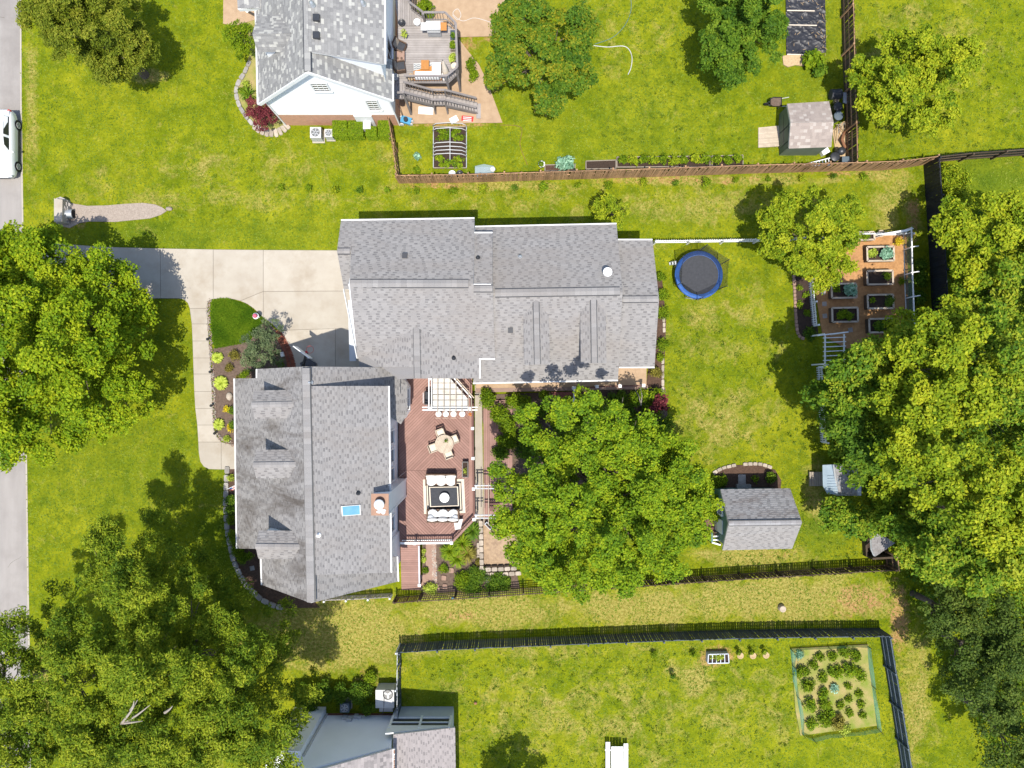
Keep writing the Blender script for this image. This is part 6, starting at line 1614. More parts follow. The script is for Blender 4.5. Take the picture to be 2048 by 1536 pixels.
tag(MB().box(P(1672, 202, .15), (.27, .27, .3)).build('concrete_block', M['stone']), 'small pale block between drum and bins', 'block')
tag(MB().box(P(1649, 304, .2), (.5, .35, .35), .5).build('white_tub', M['white']), 'white tub at the shed back corner', 'tub')
tag(MB().tube([P(1688, 265, .1), P(1684, 280, .5), P(1690, 295, .2)], .1, 7).build('rusty_pipe', M['rust']), 'rusty bent pipe among clutter by the fence', 'pipe')
tp_ = thing('tool_pile', 'tangle of garden tools and poles behind brown shed', 'tools', P(1683, 262))
for k in range(12):
    a = P(rnd.uniform(1670, 1688), rnd.uniform(248, 290), rnd.uniform(.05, .4)); b = P(rnd.uniform(1675, 1694), rnd.uniform(240, 280), rnd.uniform(.3, .9)); MB().tube([a, b], .018).build('tool_handle', M[rnd.choice(['teak', 'metal', 'teal', 'rust', 'acgrey'])], tp_)
la = thing('ladder', 'white aluminium ladder leaning along the cedar fence', 'ladder', P(1632, 322))
a0, b0_ = P(1604, 330, .1), P(1660, 316, .7); a1_, b1__ = P(1606, 333, .1), P(1662, 330, .9)
MB().bar(a0, b0_, .06, .05).build('side_rail', M['white'], la); MB().bar(a1_, b1__, .06, .05).build('side_rail', M['white'], la)
for k in range(9): t_ = (k + .5) / 9; MB().bar(a0.lerp(b0_, t_), a1_.lerp(b1__, t_), .06, .03).build('rung', M['white'], la)

# ------------------------------------------------------------------ bottom lawn
pt = thing('picnic_table', 'white picnic table cut by the bottom edge', 'picnic table', P(1234, 1530))
for k in range(4): MB().bar(P(1225.5 + k * 5.9, 1493, .75), P(1226 + k * 5.9, 1552, .75), .185, .04).build('top_board', M['white'], pt)
for x in (1213.5, 1218, 1249.5, 1254): MB().bar(P(x, 1484 if x < 1230 else 1487, .45), P(x, 1550, .45), .14, .04).build('seat_board', M['white'], pt)
for y in (1500, 1545): MB().bar(P(1210, y, .38), P(1256, y, .38), .09, .06).build('cross_beam', M['white'], pt)
for y in (1500, 1545):
    for x, xx in ((1212, 1228), (1256, 1242)): MB().bar(P(x, y, .02), P(xx, y, .72), .09, .05).build('leg', M['white'], pt)
pl_ = thing('pallet_planter', 'pale blue pallet planter with pots by dark fence', 'planter', P(1437, 1318))
q = [P(1417, 1309, .5), P(1457, 1308, .5), P(1458, 1326, .5), P(1416, 1327, .5)]
for a, b in zip(q, q[1:] + q[:1]): MB().bar((a.x, a.y, .25), (b.x, b.y, .25), .06, .5).build('side_board', M['greywhite'], pl_)
for k in range(4): MB().bar(q[0].lerp(q[1], .2 + .2 * k), q[3].lerp(q[2], .2 + .2 * k), .05, .04).build('slat', M['greywhite'], pl_)
MB().prism([(v.x, v.y) for v in q], 0, .38).build('soil', M['soil'], pl_)
for x, y, lb in ((1478, 1308, 'first terracotta pot right of the pallet planter'), (1503, 1308, 'middle terracotta pot near the dark fence'), (1529, 1307, 'last terracotta pot nearest the netted plot')):
    tag(MB().lathe(P(x, y), [(.14, 0), (.2, .3), (.23, .31), (.21, .33), (.17, .28), (0, .28)], 14).build('plant_pot', M['straw']), lb, 'pot', 'pots in a row by the dark fence')
tag(MB().lathe(P(1562, 1215), [(.24, 0), (.22, .35), (.2, .38), (.14, .385), (.13, .37), (.06, .375), (0, .37)], 16).build('tree_stump', M['teak']), 'cut tree stump on the bare strip', 'stump')
tag(MB().ball((*P2(951, 1405), .1), (.12, .1, .1), 8, 6).build('ball', M['terracotta']), 'small brown ball on the bottom lawn', 'ball')
vn = thing('netted_plot_fence', 'low green netting fence around the vegetable plot', 'net fence', P(1665, 1380))
vp = [(1580, 1297), (1655, 1293), (1733, 1290), (1742, 1370), (1755, 1457), (1680, 1467), (1625, 1477), (1603, 1466), (1592, 1390), (1584, 1330), (1580, 1297)]
for k, (a, b) in enumerate(zip(vp[:-1], vp[1:])):
    pa, pb2 = P(*a), P(*b); mid = (pa + pb2) / 2 + Vector((rnd.uniform(-.1, .1), rnd.uniform(-.1, .1), 0))
    hts = [.55 + rnd.uniform(-.12, .08) for _ in range(3)]
    MB().add([pa, mid, pb2, pb2 + Z3 * hts[2] + Vector((.05, 0, 0)), mid + Z3 * hts[1] + Vector((.1, .05, 0)), pa + Z3 * hts[0]], [(0, 1, 4, 5), (1, 2, 3, 4)]).build('net_panel', M['greennet'], vn); MB().tube([pa, pa + Z3 * .75], .02).build('stake', M['oldwood'], vn)

# ------------------------------------------------------------------ culvert, car
cv = thing('culvert_headwall', 'concrete culvert headwall with stone facing in the lawn', 'culvert', P(118, 420))
MB().prism([P2(108, 397, .8), P2(125, 399, .8), P2(124, 443, .8), P2(108, 443, .8)], 0, .8).build('headwall', M['concrete'], cv)
gm = stone_mesh('face', M['greystone'], 21, .45, .35, .6)
for k in range(26): piece('stone', gm, cv, P(rnd.uniform(125, 143), rnd.uniform(402, 446), 0), rnd.uniform(0, 3), scale=(rnd.uniform(.6, 1.1), rnd.uniform(.6, 1.1), rnd.uniform(.4, 1.0)))
MB().tube([P(134, 428, .25), P(147, 428, .22)], .32, 14).build('pipe', M['metal'], cv); MB().tube([P(146, 428, .22), P(147.5, 428, .22)], .28, 14).build('pipe_mouth', M['rubber'], cv)
tag(MB().ball((*P2(339, 418), .08), (.25, .16, .1), 8, 5, jit=.15).build('boulder', M['stone']), 'white stone at the end of the gravel swale', 'boulder')

car = thing('parked_car', 'white hatchback car parked at the road edge', 'car', P(8, 290))
cx, cyc = -34.02, 15.95
HL, HW = 2.23, 0.92
secs = [(-1.0, .62, .55, .72), (-.985, .80, .42, .80), (-.9, .93, .30, .90), (-.75, .98, .24, 1.0), (-.45, 1.0, .22, 1.04), (0, 1.0, .22, 1.05), (.5, 1.0, .22, 1.06), (.8, .98, .25, 1.05), (.93, .93, .32, 1.0), (1.0, .80, .45, .92)]   # -1 front (south)
mb = MB(); n = 10; vs = []
for (t_, wf, zb, zt) in secs:
    w_ = HW * wf
    prof = [(-w_ * .9, zb), (-w_, zb + .15), (-w_, (zb + zt) / 2), (-w_ * .97, zt - .1), (-w_ * .88, zt), (w_ * .88, zt), (w_ * .97, zt - .1), (w_, (zb + zt) / 2), (w_, zb + .15), (w_ * .9, zb)]
    vs += [(cx + x, cyc + t_ * HL, z) for x, z in prof]
fs = [(k * n + i, (k + 1) * n + i, (k + 1) * n + (i + 1) % n, k * n + (i + 1) % n) for k in range(len(secs) - 1) for i in range(n)] + [list(range(n)), list(range((len(secs) - 1) * n, len(secs) * n))[::-1]]
mb.add(vs, fs, 0, True); body = mb.build('body', M['carwhite'], car)
cs = [(-.42, .84, 1.04, 1.06), (-.12, .74, 1.04, 1.50), (.15, .72, 1.05, 1.56), (.55, .71, 1.06, 1.54), (.80, .68, 1.06, 1.44), (.95, .72, 1.04, 1.08)]
mb = MB(); vs = []
for (t_, wf, zb, zt) in cs:
    w_ = HW * wf; wb_ = HW * .88
    vs += [(cx + x, cyc + t_ * HL, z) for x, z in ((-wb_, zb - .02), (-w_ * 1.03, zt - .08), (-w_ * .9, zt), (w_ * .9, zt), (w_ * 1.03, zt - .08), (wb_, zb - .02))]
mb.add(vs, [(k * 6 + i, (k + 1) * 6 + i, (k + 1) * 6 + i + 1, k * 6 + i + 1) for k in range(5) for i in range(5)], 0, True); mb.build('cabin_roof', M['carwhite'], car)
def cab(k, i): return Vector(vs[k * 6 + i])
def glass(ps, name):
    cc_ = sum(ps, Vector()) / len(ps); nrm = (ps[1] - ps[0]).cross(ps[2] - ps[0]).normalized()
    if nrm.dot(cc_ - Vector((cx, cyc, .9))) < 0: nrm = -nrm
    q = [cc_ + (p - cc_) * .86 + nrm * .012 for p in ps]; MB().add(q, [list(range(len(q)))]).build(name, M['glass'], car)
glass([cab(0, 1), cab(0, 4), cab(1, 4), cab(1, 1)], 'windscreen'); glass([cab(4, 1), cab(4, 4), cab(5, 4), cab(5, 1)], 'rear_window')
for i, j in ((5, 4), (0, 1)):
    glass([cab(0, i) + Vector((0, .35, .02)), cab(1, i), cab(2, i), cab(2, j), cab(1, j)], 'side_window'); glass([cab(2, i), cab(3, i), cab(4, i), cab(4, j), cab(3, j), cab(2, j)], 'side_window')
for sx2 in (-1, 1):
    for ty in (-.62, .62):
        x = cx + sx2 * (HW - .1)
        wv = MB(); wv.tube([(x - .11, cyc + ty * HL, .33), (x + .125, cyc + ty * HL, .33)] if sx2 > 0 else [(x - .125, cyc + ty * HL, .33), (x + .11, cyc + ty * HL, .33)], .34, 20); wo = wv.build('wheel', M['rubber'], car)
        xo = x + sx2 * .13; rr = MB(); rr.tube([(xo - .01, cyc + ty * HL, .33), (xo + .01, cyc + ty * HL, .33)], .21, 16); rr.build('rim', M['acgrey'], wo)
        for k in range(5):
            an = k * 1.257; rb_ = MB(); rb_.bar((xo + sx2 * .016, cyc + ty * HL + .05 * math.cos(an), .33 + .05 * math.sin(an)), (xo + sx2 * .016, cyc + ty * HL + .19 * math.cos(an + .3), .33 + .19 * math.sin(an + .3)), .03, .012, up=(1, 0, 0)); rb_.build('spoke', M['darkmetal'], wo)
    MB().ball((cx + sx2 * (HW + .1), cyc - .28 * HL, 1.05), (.12, .08, .08), 8, 6).build('mirror', M['carwhite'], car)
    MB().ball((cx + sx2 * .66, cyc - .955 * HL, .72), (.2, .12, .1), 10, 6).build('headlight', M['metal'], car); MB().ball((cx + sx2 * .72, cyc + .96 * HL, .88), (.12, .1, .16), 8, 6).build('tail_light', M['red'], car)
    MB().bar((cx + sx2 * (HW + .003), cyc - .5 * HL, .3), (cx + sx2 * (HW + .003), cyc + .5 * HL, .3), .03, .12).build('sill_trim', M['darkmetal'], car)
MB().bar((cx - .5, cyc - .99 * HL, .5), (cx + .5, cyc - .99 * HL, .5), .06, .16).build('grille', M['darkmetal'], car)
# ------------------------------------------------------------------ leaves, shrubs, trees
NR = np.random.default_rng(12)
def unit(a): return a / np.maximum(np.linalg.norm(a, axis=1, keepdims=True), 1e-9)
def leaves(c, r, n, size, flat=0.7, up=0.55, wide=0.6, shell=0.45, tone_c=None, tone_leaf=0.22, seed=0):
    """leaf-sized folded faces spread through clumps: c (K,3) centres, r (K,) radii, n (K,) counts"""
    g = np.random.default_rng(seed + 100)
    idx = np.repeat(np.arange(len(c)), n)
    N = len(idx)
    d = unit(g.normal(size=(N, 3)))
    low = d[:, 2] < -0.25
    d[low, 2] *= -g.uniform(0.2, 1.0, low.sum())
    rad = r[idx] * np.where(g.random(N) < .14, g.uniform(.95, 1.35, N), 1 - shell * g.random(N) ** 1.6)
    pos = c[idx] + d * rad[:, None] * np.array([1, 1, flat])
    nrm = unit(d * 0.55 + np.array([0, 0, up]) + g.normal(size=(N, 3)) * 0.6)
    t = unit(np.cross(nrm, g.normal(size=(N, 3))))
    b = np.cross(nrm, t)
    L = size * g.uniform(0.65, 1.3, N)[:, None]
    W = L * wide
    base = pos - t * L * 0.5; tip = pos + t * L * 0.5 - nrm * L * 0.12
    s1 = pos + b * W * 0.5 + nrm * L * 0.07; s2 = pos - b * W * 0.5 + nrm * L * 0.07
    v = np.stack([base, s1, tip, s2], 1).reshape(-1, 3)
    f = np.arange(N * 4).reshape(N, 4)
    if tone_c is None: tone_c = g.normal(0.5, 0.16, len(c))
    tone = np.clip(tone_c[idx] + g.normal(0, tone_leaf, N), 0, 1)
    return v, f, tone
def leaf_obj(name, v, f, tone, m, parent=None, org=None):
    if parent is not None: org = ORG[parent.name]
    v = v - np.array(org)
    return link(name, np_mesh(name, v, f, m, tone=tone), parent, org)

TOTAL = [0]
def tree(name, label, lobes, leafm, size=0.2, trunk_px=None, dens=130, clump=(0.45, 0.8), group=None, flat=0.7, wide=0.62, vert=0.8, gap=0.25, limbs=True, seed=None, stray=0.0, barkm='bark', storey=.6, spread=1.0, up=0.85, top_tone=0.0):
    """lobes: (photo x, photo y, radius px, height of lobe centre)"""
    seed = seed if seed is not None else len(TOTAL) * 17 + TOTAL[0] % 1000
    TOTAL.append(1)
    g = np.random.default_rng(seed + 5)
    C = []; Rr = []; T = []
    cen = []
    for (x, y, rp, z) in lobes:
        p = P(x, y, z); Rl = rp * (CAM_H - z) / FPX
        cen.append((p, Rl))
        area = math.pi * Rl * Rl
        mc = (clump[0] + clump[1]) / 2
        K = max(5, int(area / (mc * mc) * 0.55 * spread))
        d = unit(g.normal(size=(K * 3, 3)))
        d = d[d[:, 2] > -0.35][:K]
        rr = np.where(g.random(len(d)) < gap, g.uniform(0.15, 0.5, len(d)), g.uniform(0.8, 1.04, len(d)))
        rr = rr * (1 + 0.10 * g.normal(size=len(d)))
        r_ = g.uniform(clump[0], clump[1], len(d)) * min(1.0, 0.45 + Rl / 2.2)
        pos = np.array([p.x, p.y, p.z]) + d * (rr * np.maximum(Rl - r_ * 0.7, Rl * 0.5))[:, None] * np.array([1, 1, vert])
        if z > 6.5 and storey:      # lower storey of a tall crown
            K2 = int(K * storey); d2 = unit(g.normal(size=(K2, 3))); hh = g.uniform(.3, .75, K2)
            pos = np.concatenate([pos, np.array([p.x, p.y, 0]) + d2 * np.array([Rl, Rl, 0]) * .7 + np.stack([0 * hh, 0 * hh, z * hh], 1)]); r_ = np.concatenate([r_, g.uniform(clump[0], clump[1], K2)])
        keep = pos[:, 2] > 0.5
        C.append(pos[keep]); Rr.append(r_[keep]); T.append(g.normal(0.5, 0.15, keep.sum()) + top_tone * (pos[keep][:, 2] - z) / max(Rl, .1))
    C = np.concatenate(C); Rr = np.concatenate(Rr); T = np.concatenate(T)
    n = np.maximum(6, (dens * Rr * Rr * 3.0).astype(int))
    base_px = trunk_px or (lobes[0][0], lobes[0][1], 0)
    if trunk_px: b = P(trunk_px[0], trunk_px[1], 0)
    else:
        q = sum((c * r for c, r in cen), Vector()) / sum(r for c, r in cen); b = Vector((q.x, q.y, 0))
    o = thing(name, label, 'tree', b, group)
    m_ = 7
    dd = unit(g.normal(size=(len(C) * m_, 3))); dd[:, 2] = np.abs(dd[:, 2]) * 0.8 - 0.1
    C2 = np.repeat(C, m_, 0) + dd * (np.repeat(Rr, m_) * 0.66)[:, None]
    R2 = np.repeat(Rr, m_) * g.uniform(0.3, 0.5, len(C2)); T2 = np.repeat(T, m_) + g.normal(0, .08, len(C2))
    C = np.concatenate([C, C2]); Rr = np.concatenate([Rr * .8, R2]); T = np.concatenate([T, T2])
    n = np.concatenate([(n * .35).astype(int), np.maximum(4, (dens * R2 * R2 * 2.6).astype(int))])
    v, f, tone = leaves(C, Rr, n, size, flat, tone_c=T, wide=wide, seed=seed, up=up)
    TOTAL[0] += len(f)
    leaf_obj('crown', v, f, tone, leafm, o)
    top = max(c.z for c, r in cen)
    big = max(r for c, r in cen)
    tr = max(0.09, 0.055 * big + 0.05)
    mb = MB()
    fork = min(4.0, top * 0.4)
    mb.tube([b, b + Vector((0.03, 0.02, fork * .5)), b + Vector((0.0, 0.05, fork)), b + Vector((0.05, 0.05, fork + .5))], [tr * 1.35, tr * 1.05, tr * .95, tr * .7], 8)
    r2 = random.Random(seed)
    for c, Rl in cen:
        k = 4 if Rl > 1.2 else 1
        if Rl < .95 and len(cen) > 3: continue
        for j in range(k):
            a = 2 * math.pi * (j + r2.random() * .6) / k
            e = c + Vector((math.cos(a) * Rl * .55, math.sin(a) * Rl * .55, Rl * vert * r2.uniform(-.3, .1)))
            s = b + Vector((0, .05, fork))
            m1 = s.lerp(c, .5) + Vector((r2.uniform(-.2, .2), r2.uniform(-.2, .2), 0)); m1.z = max(m1.z, fork)
            mb.tube([s, m1, m1.lerp(e, .5) + Vector((0, 0, .15)), e], [tr * .3, tr * .2, tr * .11, tr * .04], 5)
    mb.build('trunk', M[barkm], o)
    return o
def bush(name, label, px, py, r, h, leafm, size=0.1, dens=330, group=None, cat='shrub', ry=None, z0=0.0, clump=0.28, wide=0.55, seed=None, up=0.5, lumps=None, parent_stem=True):
    """r, ry in metres; px, py is the photo spot of the middle at half height"""
    ry = ry or r
    seed = seed if seed is not None else int(px * 7 + py * 13)
    g = np.random.default_rng(seed)
    p = P(px, py, z0 + h * 0.5)
    K = lumps or max(4, int(3.2 * (r * ry) / (clump * clump)))
    d = unit(g.normal(size=(K * 3, 3))); d = d[d[:, 2] > -0.2][:K]
    rad = g.uniform(0.35, 0.95, len(d))
    cl = min(clump, r * .75, ry * .75)
    C = np.array([p.x, p.y, z0 + h * .42]) + d * rad[:, None] * np.array([max(.02, r - cl * .7), max(.02, ry - cl * .7), max(.03, h * .5 - cl * .35)])
    Rr = g.uniform(cl * .75, cl * 1.15, len(d))
    n = np.maximum(5, (dens * Rr * Rr * 3.2).astype(int))
    o = thing(name, label, cat, (p.x, p.y, z0), group)
    v, f, tone = leaves(C, Rr, n, size, 0.75, up=up, wide=wide, seed=seed)
    v[:, 2] = np.maximum(v[:, 2], z0 + .01)
    TOTAL[0] += len(f)
    leaf_obj('foliage', v, f, tone, leafm, o)
    mb = MB()
    for j in range(3):
        a = 2.1 * j + .3
        mb.tube([(p.x, p.y, z0), (p.x + r * .3 * math.cos(a), p.y + ry * .3 * math.sin(a), z0 + h * .45)], [.03, .012], 5)
    mb.build('stem', M['bark'], o)
    return o
def spiky(name, label, px, py, r, h, leafm, n=90, w=0.05, group=None, cat='plant', z0=0.0, seed=None):
    """arching strap leaves from one base"""
    seed = seed or int(px * 3 + py * 5); g = np.random.default_rng(seed)
    p = P(px, py, z0)
    a = g.uniform(0, 2 * np.pi, n); L = r * g.uniform(.55, 1.1, n); hh = h * g.uniform(.5, 1.1, n)
    dx, dy = np.cos(a), np.sin(a); V = []; F = []
    for k in range(n):
        s = np.array([-dy[k], dx[k], 0]) * w * .5
        pts = [np.array([p.x + dx[k] * L[k] * t, p.y + dy[k] * L[k] * t, z0 + hh[k] * (1 - (1 - t * 1.5) ** 2) if t < .67 else z0 + hh[k] * (1 - (t - .67) * 1.2)]) for t in (0.05, .35, .7, 1.0)]
        b0 = len(V)
        for t_, q in enumerate(pts):
            ww = (.6, 1, .9, .1)[t_]; V += [q - s * ww, q + s * ww]
        for t_ in range(3): F.append([b0 + 2 * t_, b0 + 2 * t_ + 1, b0 + 2 * t_ + 3, b0 + 2 * t_ + 2])
    tone = np.repeat(np.clip(g.normal(.55, .2, n), 0, 1), 3)
    o = leaf_obj(name, np.array(V), np.array(F), tone, leafm, None, (p.x, p.y, z0))
    TOTAL[0] += len(F)
    return tag(o, label, cat, group)

# ---- big trees
tree('maple_tree', 'large bright green maple overhanging the road and driveway', [(110, 690, 175, 6.0), (45, 560, 100, 5.0), (190, 590, 95, 5.0), (245, 690, 62, 4.5), (215, 790, 88, 4.8), (70, 830, 95, 5.0), (110, 540, 80, 5.5), (280, 615, 38, 4.0), (-60, 700, 120, 5.5), (150, 870, 40, 4.0), (30, 660, 95, 5.2), (15, 790, 100, 5.0), (190, 520, 52, 4.6), (95, 485, 48, 4.6), (20, 480, 55, 4.8), (20, 880, 62, 4.6), (-10, 590, 110, 5.0), (250, 560, 40, 4.2)], M['leaf_maple'], 0.18, (175, 640), dens=150, clump=(0.6, 1.0), gap=0.28, vert=0.9, spread=1.1)
tree('garden_tree', 'wide light green tree shading the lower deck and flower bed', [(1190, 1020, 165, 7.4), (1060, 970, 85, 6.0), (1320, 970, 95, 6.2), (1110, 1110, 85, 6.0), (1280, 1100, 95, 6.0), (1370, 1040, 62, 5.4), (1230, 900, 75, 7.4), (1020, 1040, 45, 5.0), (1120, 900, 60, 7.2), (1340, 890, 55, 5.6), (1060, 880, 32, 6.5), (1130, 835, 26, 8.6), (1190, 850, 36, 8.6), (1240, 845, 30, 8.8), (1040, 830, 22, 6.5), (1290, 850, 34, 7.0), (1340, 930, 50, 5.6), (1120, 815, 17, 10.5), (1160, 812, 14, 10.6), (1060, 822, 12, 10), (1188, 801, 16, 11), (1228, 812, 14, 10), (1400, 1000, 46, 4.8), (1045, 1095, 42, 4.6)], M['leaf_center'], 0.16, (1190, 980), dens=170, clump=(0.42, 0.75), gap=0.3, vert=0.7, storey=.25, spread=1.3)
tree('cherry_tree', 'olive green spreading tree beside the road at top left', [(190, 60, 105, 4.2), (95, 35, 60, 4.0), (265, 110, 55, 3.8), (210, 130, 50, 3.8), (160, 0, 90, 4.2), (285, 85, 40, 3.6)], M['leaf_olive'], 0.15, (290, 150), dens=300, clump=(0.4, 0.7), wide=0.45, vert=0.85, seed=31)
tree('turning_maple', 'green maple flecked with orange beside the tan patio', [(1085, 100, 95, 4.0), (1030, 60, 58, 3.8), (1140, 60, 58, 3.8), (1150, 150, 52, 3.6), (1020, 150, 52, 3.6), (1085, 205, 48, 3.4), (1050, 15, 50, 3.8)], M['leaf_autumn'], 0.17, None, dens=250, clump=(0.42, 0.7), vert=0.8, seed=32)
tree('round_tree', 'dense deep green tree beside the tarped beds', [(1480, 55, 92, 4.2), (1425, 90, 48, 3.6), (1535, 70, 52, 3.8), (1470, 130, 52, 3.4), (1480, -20, 80, 4.2)], M['leaf_deep'], 0.17, None, dens=270, clump=(0.4, 0.68), vert=0.85, seed=33)
tree('yellow_green_tree', 'yellow green tree behind the brown shed fence', [(1820, 165, 98, 3.8), (1745, 165, 60, 3.3), (1895, 130, 62, 3.6), (1770, 225, 55, 3.2), (1860, 220, 55, 3.3), (1800, 90, 55, 3.4), (1720, 145, 35, 3.0), (1930, 110, 40, 3.3)], M['leaf_yellow'], 0.17, None, dens=220, clump=(0.38, 0.62), vert=0.85, gap=.42, seed=34)
tree('garden_edge_tree', 'green tree leaning over the kitchen garden beds', [(1620, 460, 88, 4.6), (1560, 430, 50, 4.2), (1670, 500, 58, 4.0), (1600, 530, 52, 3.8), (1680, 430, 48, 4.2), (1550, 490, 40, 3.8), (1640, 550, 38, 3.4)], M['leaf_yellow'], 0.15, (1590, 500), dens=250, clump=(0.38, 0.64), vert=0.85, seed=35)
tree('young_tree', 'small pale green tree against the upper house wall', [(1222, 425, 38, 1.9), (1205, 410, 22, 1.5), (1240, 440, 22, 1.6)], M['leaf_yellow'], 0.12, (1225, 428), dens=230, clump=(0.22, 0.4), seed=36)
# ---- wood on the right
WG = 'woodland trees on the right side'
W = [('woodland tree with pale crown at the black fence end', [(1960, 470, 85, 5.0), (1905, 440, 50, 4.4), (2030, 440, 60, 5.0), (1950, 540, 60, 4.6)], 'leaf_yellow'),
     ('woodland tree overhanging the grey shed roof by the fence', [(2010, 590, 90, 5.2), (1930, 610, 60, 4.4), (2060, 540, 80, 5.0)], 'leaf_wood'),
     ('woodland tree covering the white garden arbour', [(1715, 740, 70, 4.6), (1780, 700, 65, 4.4), (1690, 800, 55, 4.2), (1760, 790, 70, 4.8)], 'leaf_wood'),
     ('tall woodland tree in the middle of the wood edge', [(1880, 730, 105, 6.0), (1820, 800, 85, 5.6), (1950, 780, 90, 6.0), (1900, 660, 70, 5.0)], 'leaf_yellow'),
     ('woodland tree at the right picture edge above the middle', [(2030, 760, 100, 6.2), (2040, 860, 90, 6.0), (1985, 680, 70, 5.2)], 'leaf_wood'),
     ('dark woodland tree beside the half hidden picket fence', [(1720, 880, 70, 4.4), (1680, 850, 42, 3.8), (1770, 930, 60, 4.6)], 'leaf_deep'),
     ('broad woodland tree behind the playhouse', [(1860, 910, 110, 6.2), (1800, 1000, 70, 3.0), (1920, 990, 95, 6.0)], 'leaf_yellow'),
     ('woodland tree overhanging the corner hut', [(1870, 1090, 80, 5.2), (1950, 1110, 85, 5.6), (1820, 1050, 55, 4.4), (1890, 1140, 40, 4.2)], 'leaf_wood'),
     ('woodland tree at the right edge below the middle', [(2030, 970, 95, 6.0), (2020, 1080, 85, 5.6), (2070, 1130, 80, 5.4)], 'leaf_yellow'),
     ('low tree sprawling between playhouse and corner hut', [(1660, 1020, 45, 2.6), (1700, 1030, 40, 2.8), (1730, 1050, 30, 2.6)], 'leaf_wood')]
for q_ in list(HARD):
    if abs(q_[0][0] - P(1582, 0).x) < .01: HARD.remove(q_)
for k, (lb, lo, lm) in enumerate(W):
    if 2 <= k < 9: lo = [(x, y, r, z * 1.7) for x, y, r, z in lo]
    tree('woodland_tree', lb, lo, M[lm], 0.2, {0: (1935, 470), 1: (1960, 590), 2: (1700, 760), 5: (1690, 850), 7: (1830, 1050)}.get(k), dens=165, clump=(0.55, 0.95), group=WG, vert=0.85, gap=.35, seed=200 + k, storey=(0, .2, .2, .3, .3, .3, .3, .3, .3, 0)[k])
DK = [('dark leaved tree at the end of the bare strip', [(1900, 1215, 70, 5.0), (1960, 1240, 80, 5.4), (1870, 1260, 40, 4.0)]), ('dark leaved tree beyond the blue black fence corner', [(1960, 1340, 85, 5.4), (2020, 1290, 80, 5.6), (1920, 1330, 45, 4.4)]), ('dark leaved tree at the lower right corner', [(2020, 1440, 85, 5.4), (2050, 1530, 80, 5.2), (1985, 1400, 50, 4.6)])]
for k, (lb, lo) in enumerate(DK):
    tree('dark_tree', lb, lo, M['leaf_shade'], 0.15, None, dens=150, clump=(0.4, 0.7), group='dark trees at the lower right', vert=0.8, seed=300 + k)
# ---- trees at the lower left
OG = 'oaks at the lower left'
OK = [('oak reaching furthest up the front lawn', [(215, 1080, 55, 5.2), (270, 1170, 72, 6.0), (190, 1140, 48, 5.2), (240, 1230, 60, 5.5)], (330, 1180)),
      ('oak with bare pale limbs in the lower left grove', [(300, 1320, 95, 7.0), (260, 1400, 75, 6.6), (370, 1340, 60, 6.0), (340, 1230, 42, 5.6)], (390, 1260)),
      ('slim oak between the grove and the porch bed', [(395, 1170, 42, 4.6), (430, 1230, 50, 5.0), (370, 1150, 28, 4.2), (480, 1300, 62, 5.2), (530, 1310, 36, 4.6)], (500, 1200)),
      ('oak above the white bottom house corner', [(440, 1380, 78, 6.2), (520, 1460, 85, 6.0), (570, 1500, 55, 5.4), (450, 1470, 70, 6.2), (490, 1360, 40, 5.4)], (540, 1350)),
      ('oak overhanging the road at the left edge', [(40, 1400, 80, 6.5), (20, 1250, 52, 6.0), (60, 1310, 42, 5.6), (20, 1500, 90, 6.5), (-10, 1320, 60, 6.0)], (110, 1290)),
      ('oak in the middle of the lower left grove', [(160, 1290, 72, 6.6), (130, 1390, 80, 6.8), (190, 1450, 78, 6.6), (150, 1230, 42, 5.8)], (240, 1250)),
      ('oak at the bottom picture edge', [(300, 1500, 90, 7.0), (380, 1520, 75, 6.6), (210, 1530, 75, 6.6), (100, 1520, 70, 6.5)], (370, 1380))]
for k, (lb, lo, tp2) in enumerate(OK):
    lo = [(x, y, r, z * 1.6) for x, y, r, z in lo] + [(x, y, r * .7, z * 1.15) for x, y, r, z in lo[:1]]
    o = tree('oak_tree', lb, lo, M['leaf_oak'], 0.17, ((300, 1190), (370, 1310), (420, 1270), (470, 1420), (90, 1340), (230, 1320), (330, 1470))[k], dens=200, clump=(0.42, 0.8), group=OG, vert=1.0, gap=.3, wide=0.36, seed=400 + k, spread=1.15, storey=.4)
    if k == 1:
        mb = MB()
        for a, b in (((245, 1445, 6.6), (275, 1400, 7.6)), ((250, 1446, 6.6), (300, 1410, 7.3)), ((243, 1447, 6.5), (285, 1442, 7.2)), ((262, 1420, 7.0), (268, 1402, 7.8)), ((330, 1425, 6.6), (345, 1412, 7.2))):
            mb.tube([P(a[0], a[1], a[2] * 1.75), P((a[0] + b[0]) / 2 + 2, (a[1] + b[1]) / 2, (a[2] + b[2]) / 2 * 1.75 + .1), P(b[0], b[1], b[2] * 1.75)], [.08, .05, .015], 5)
        mb.build('bare_limb', M['palebark'], o)

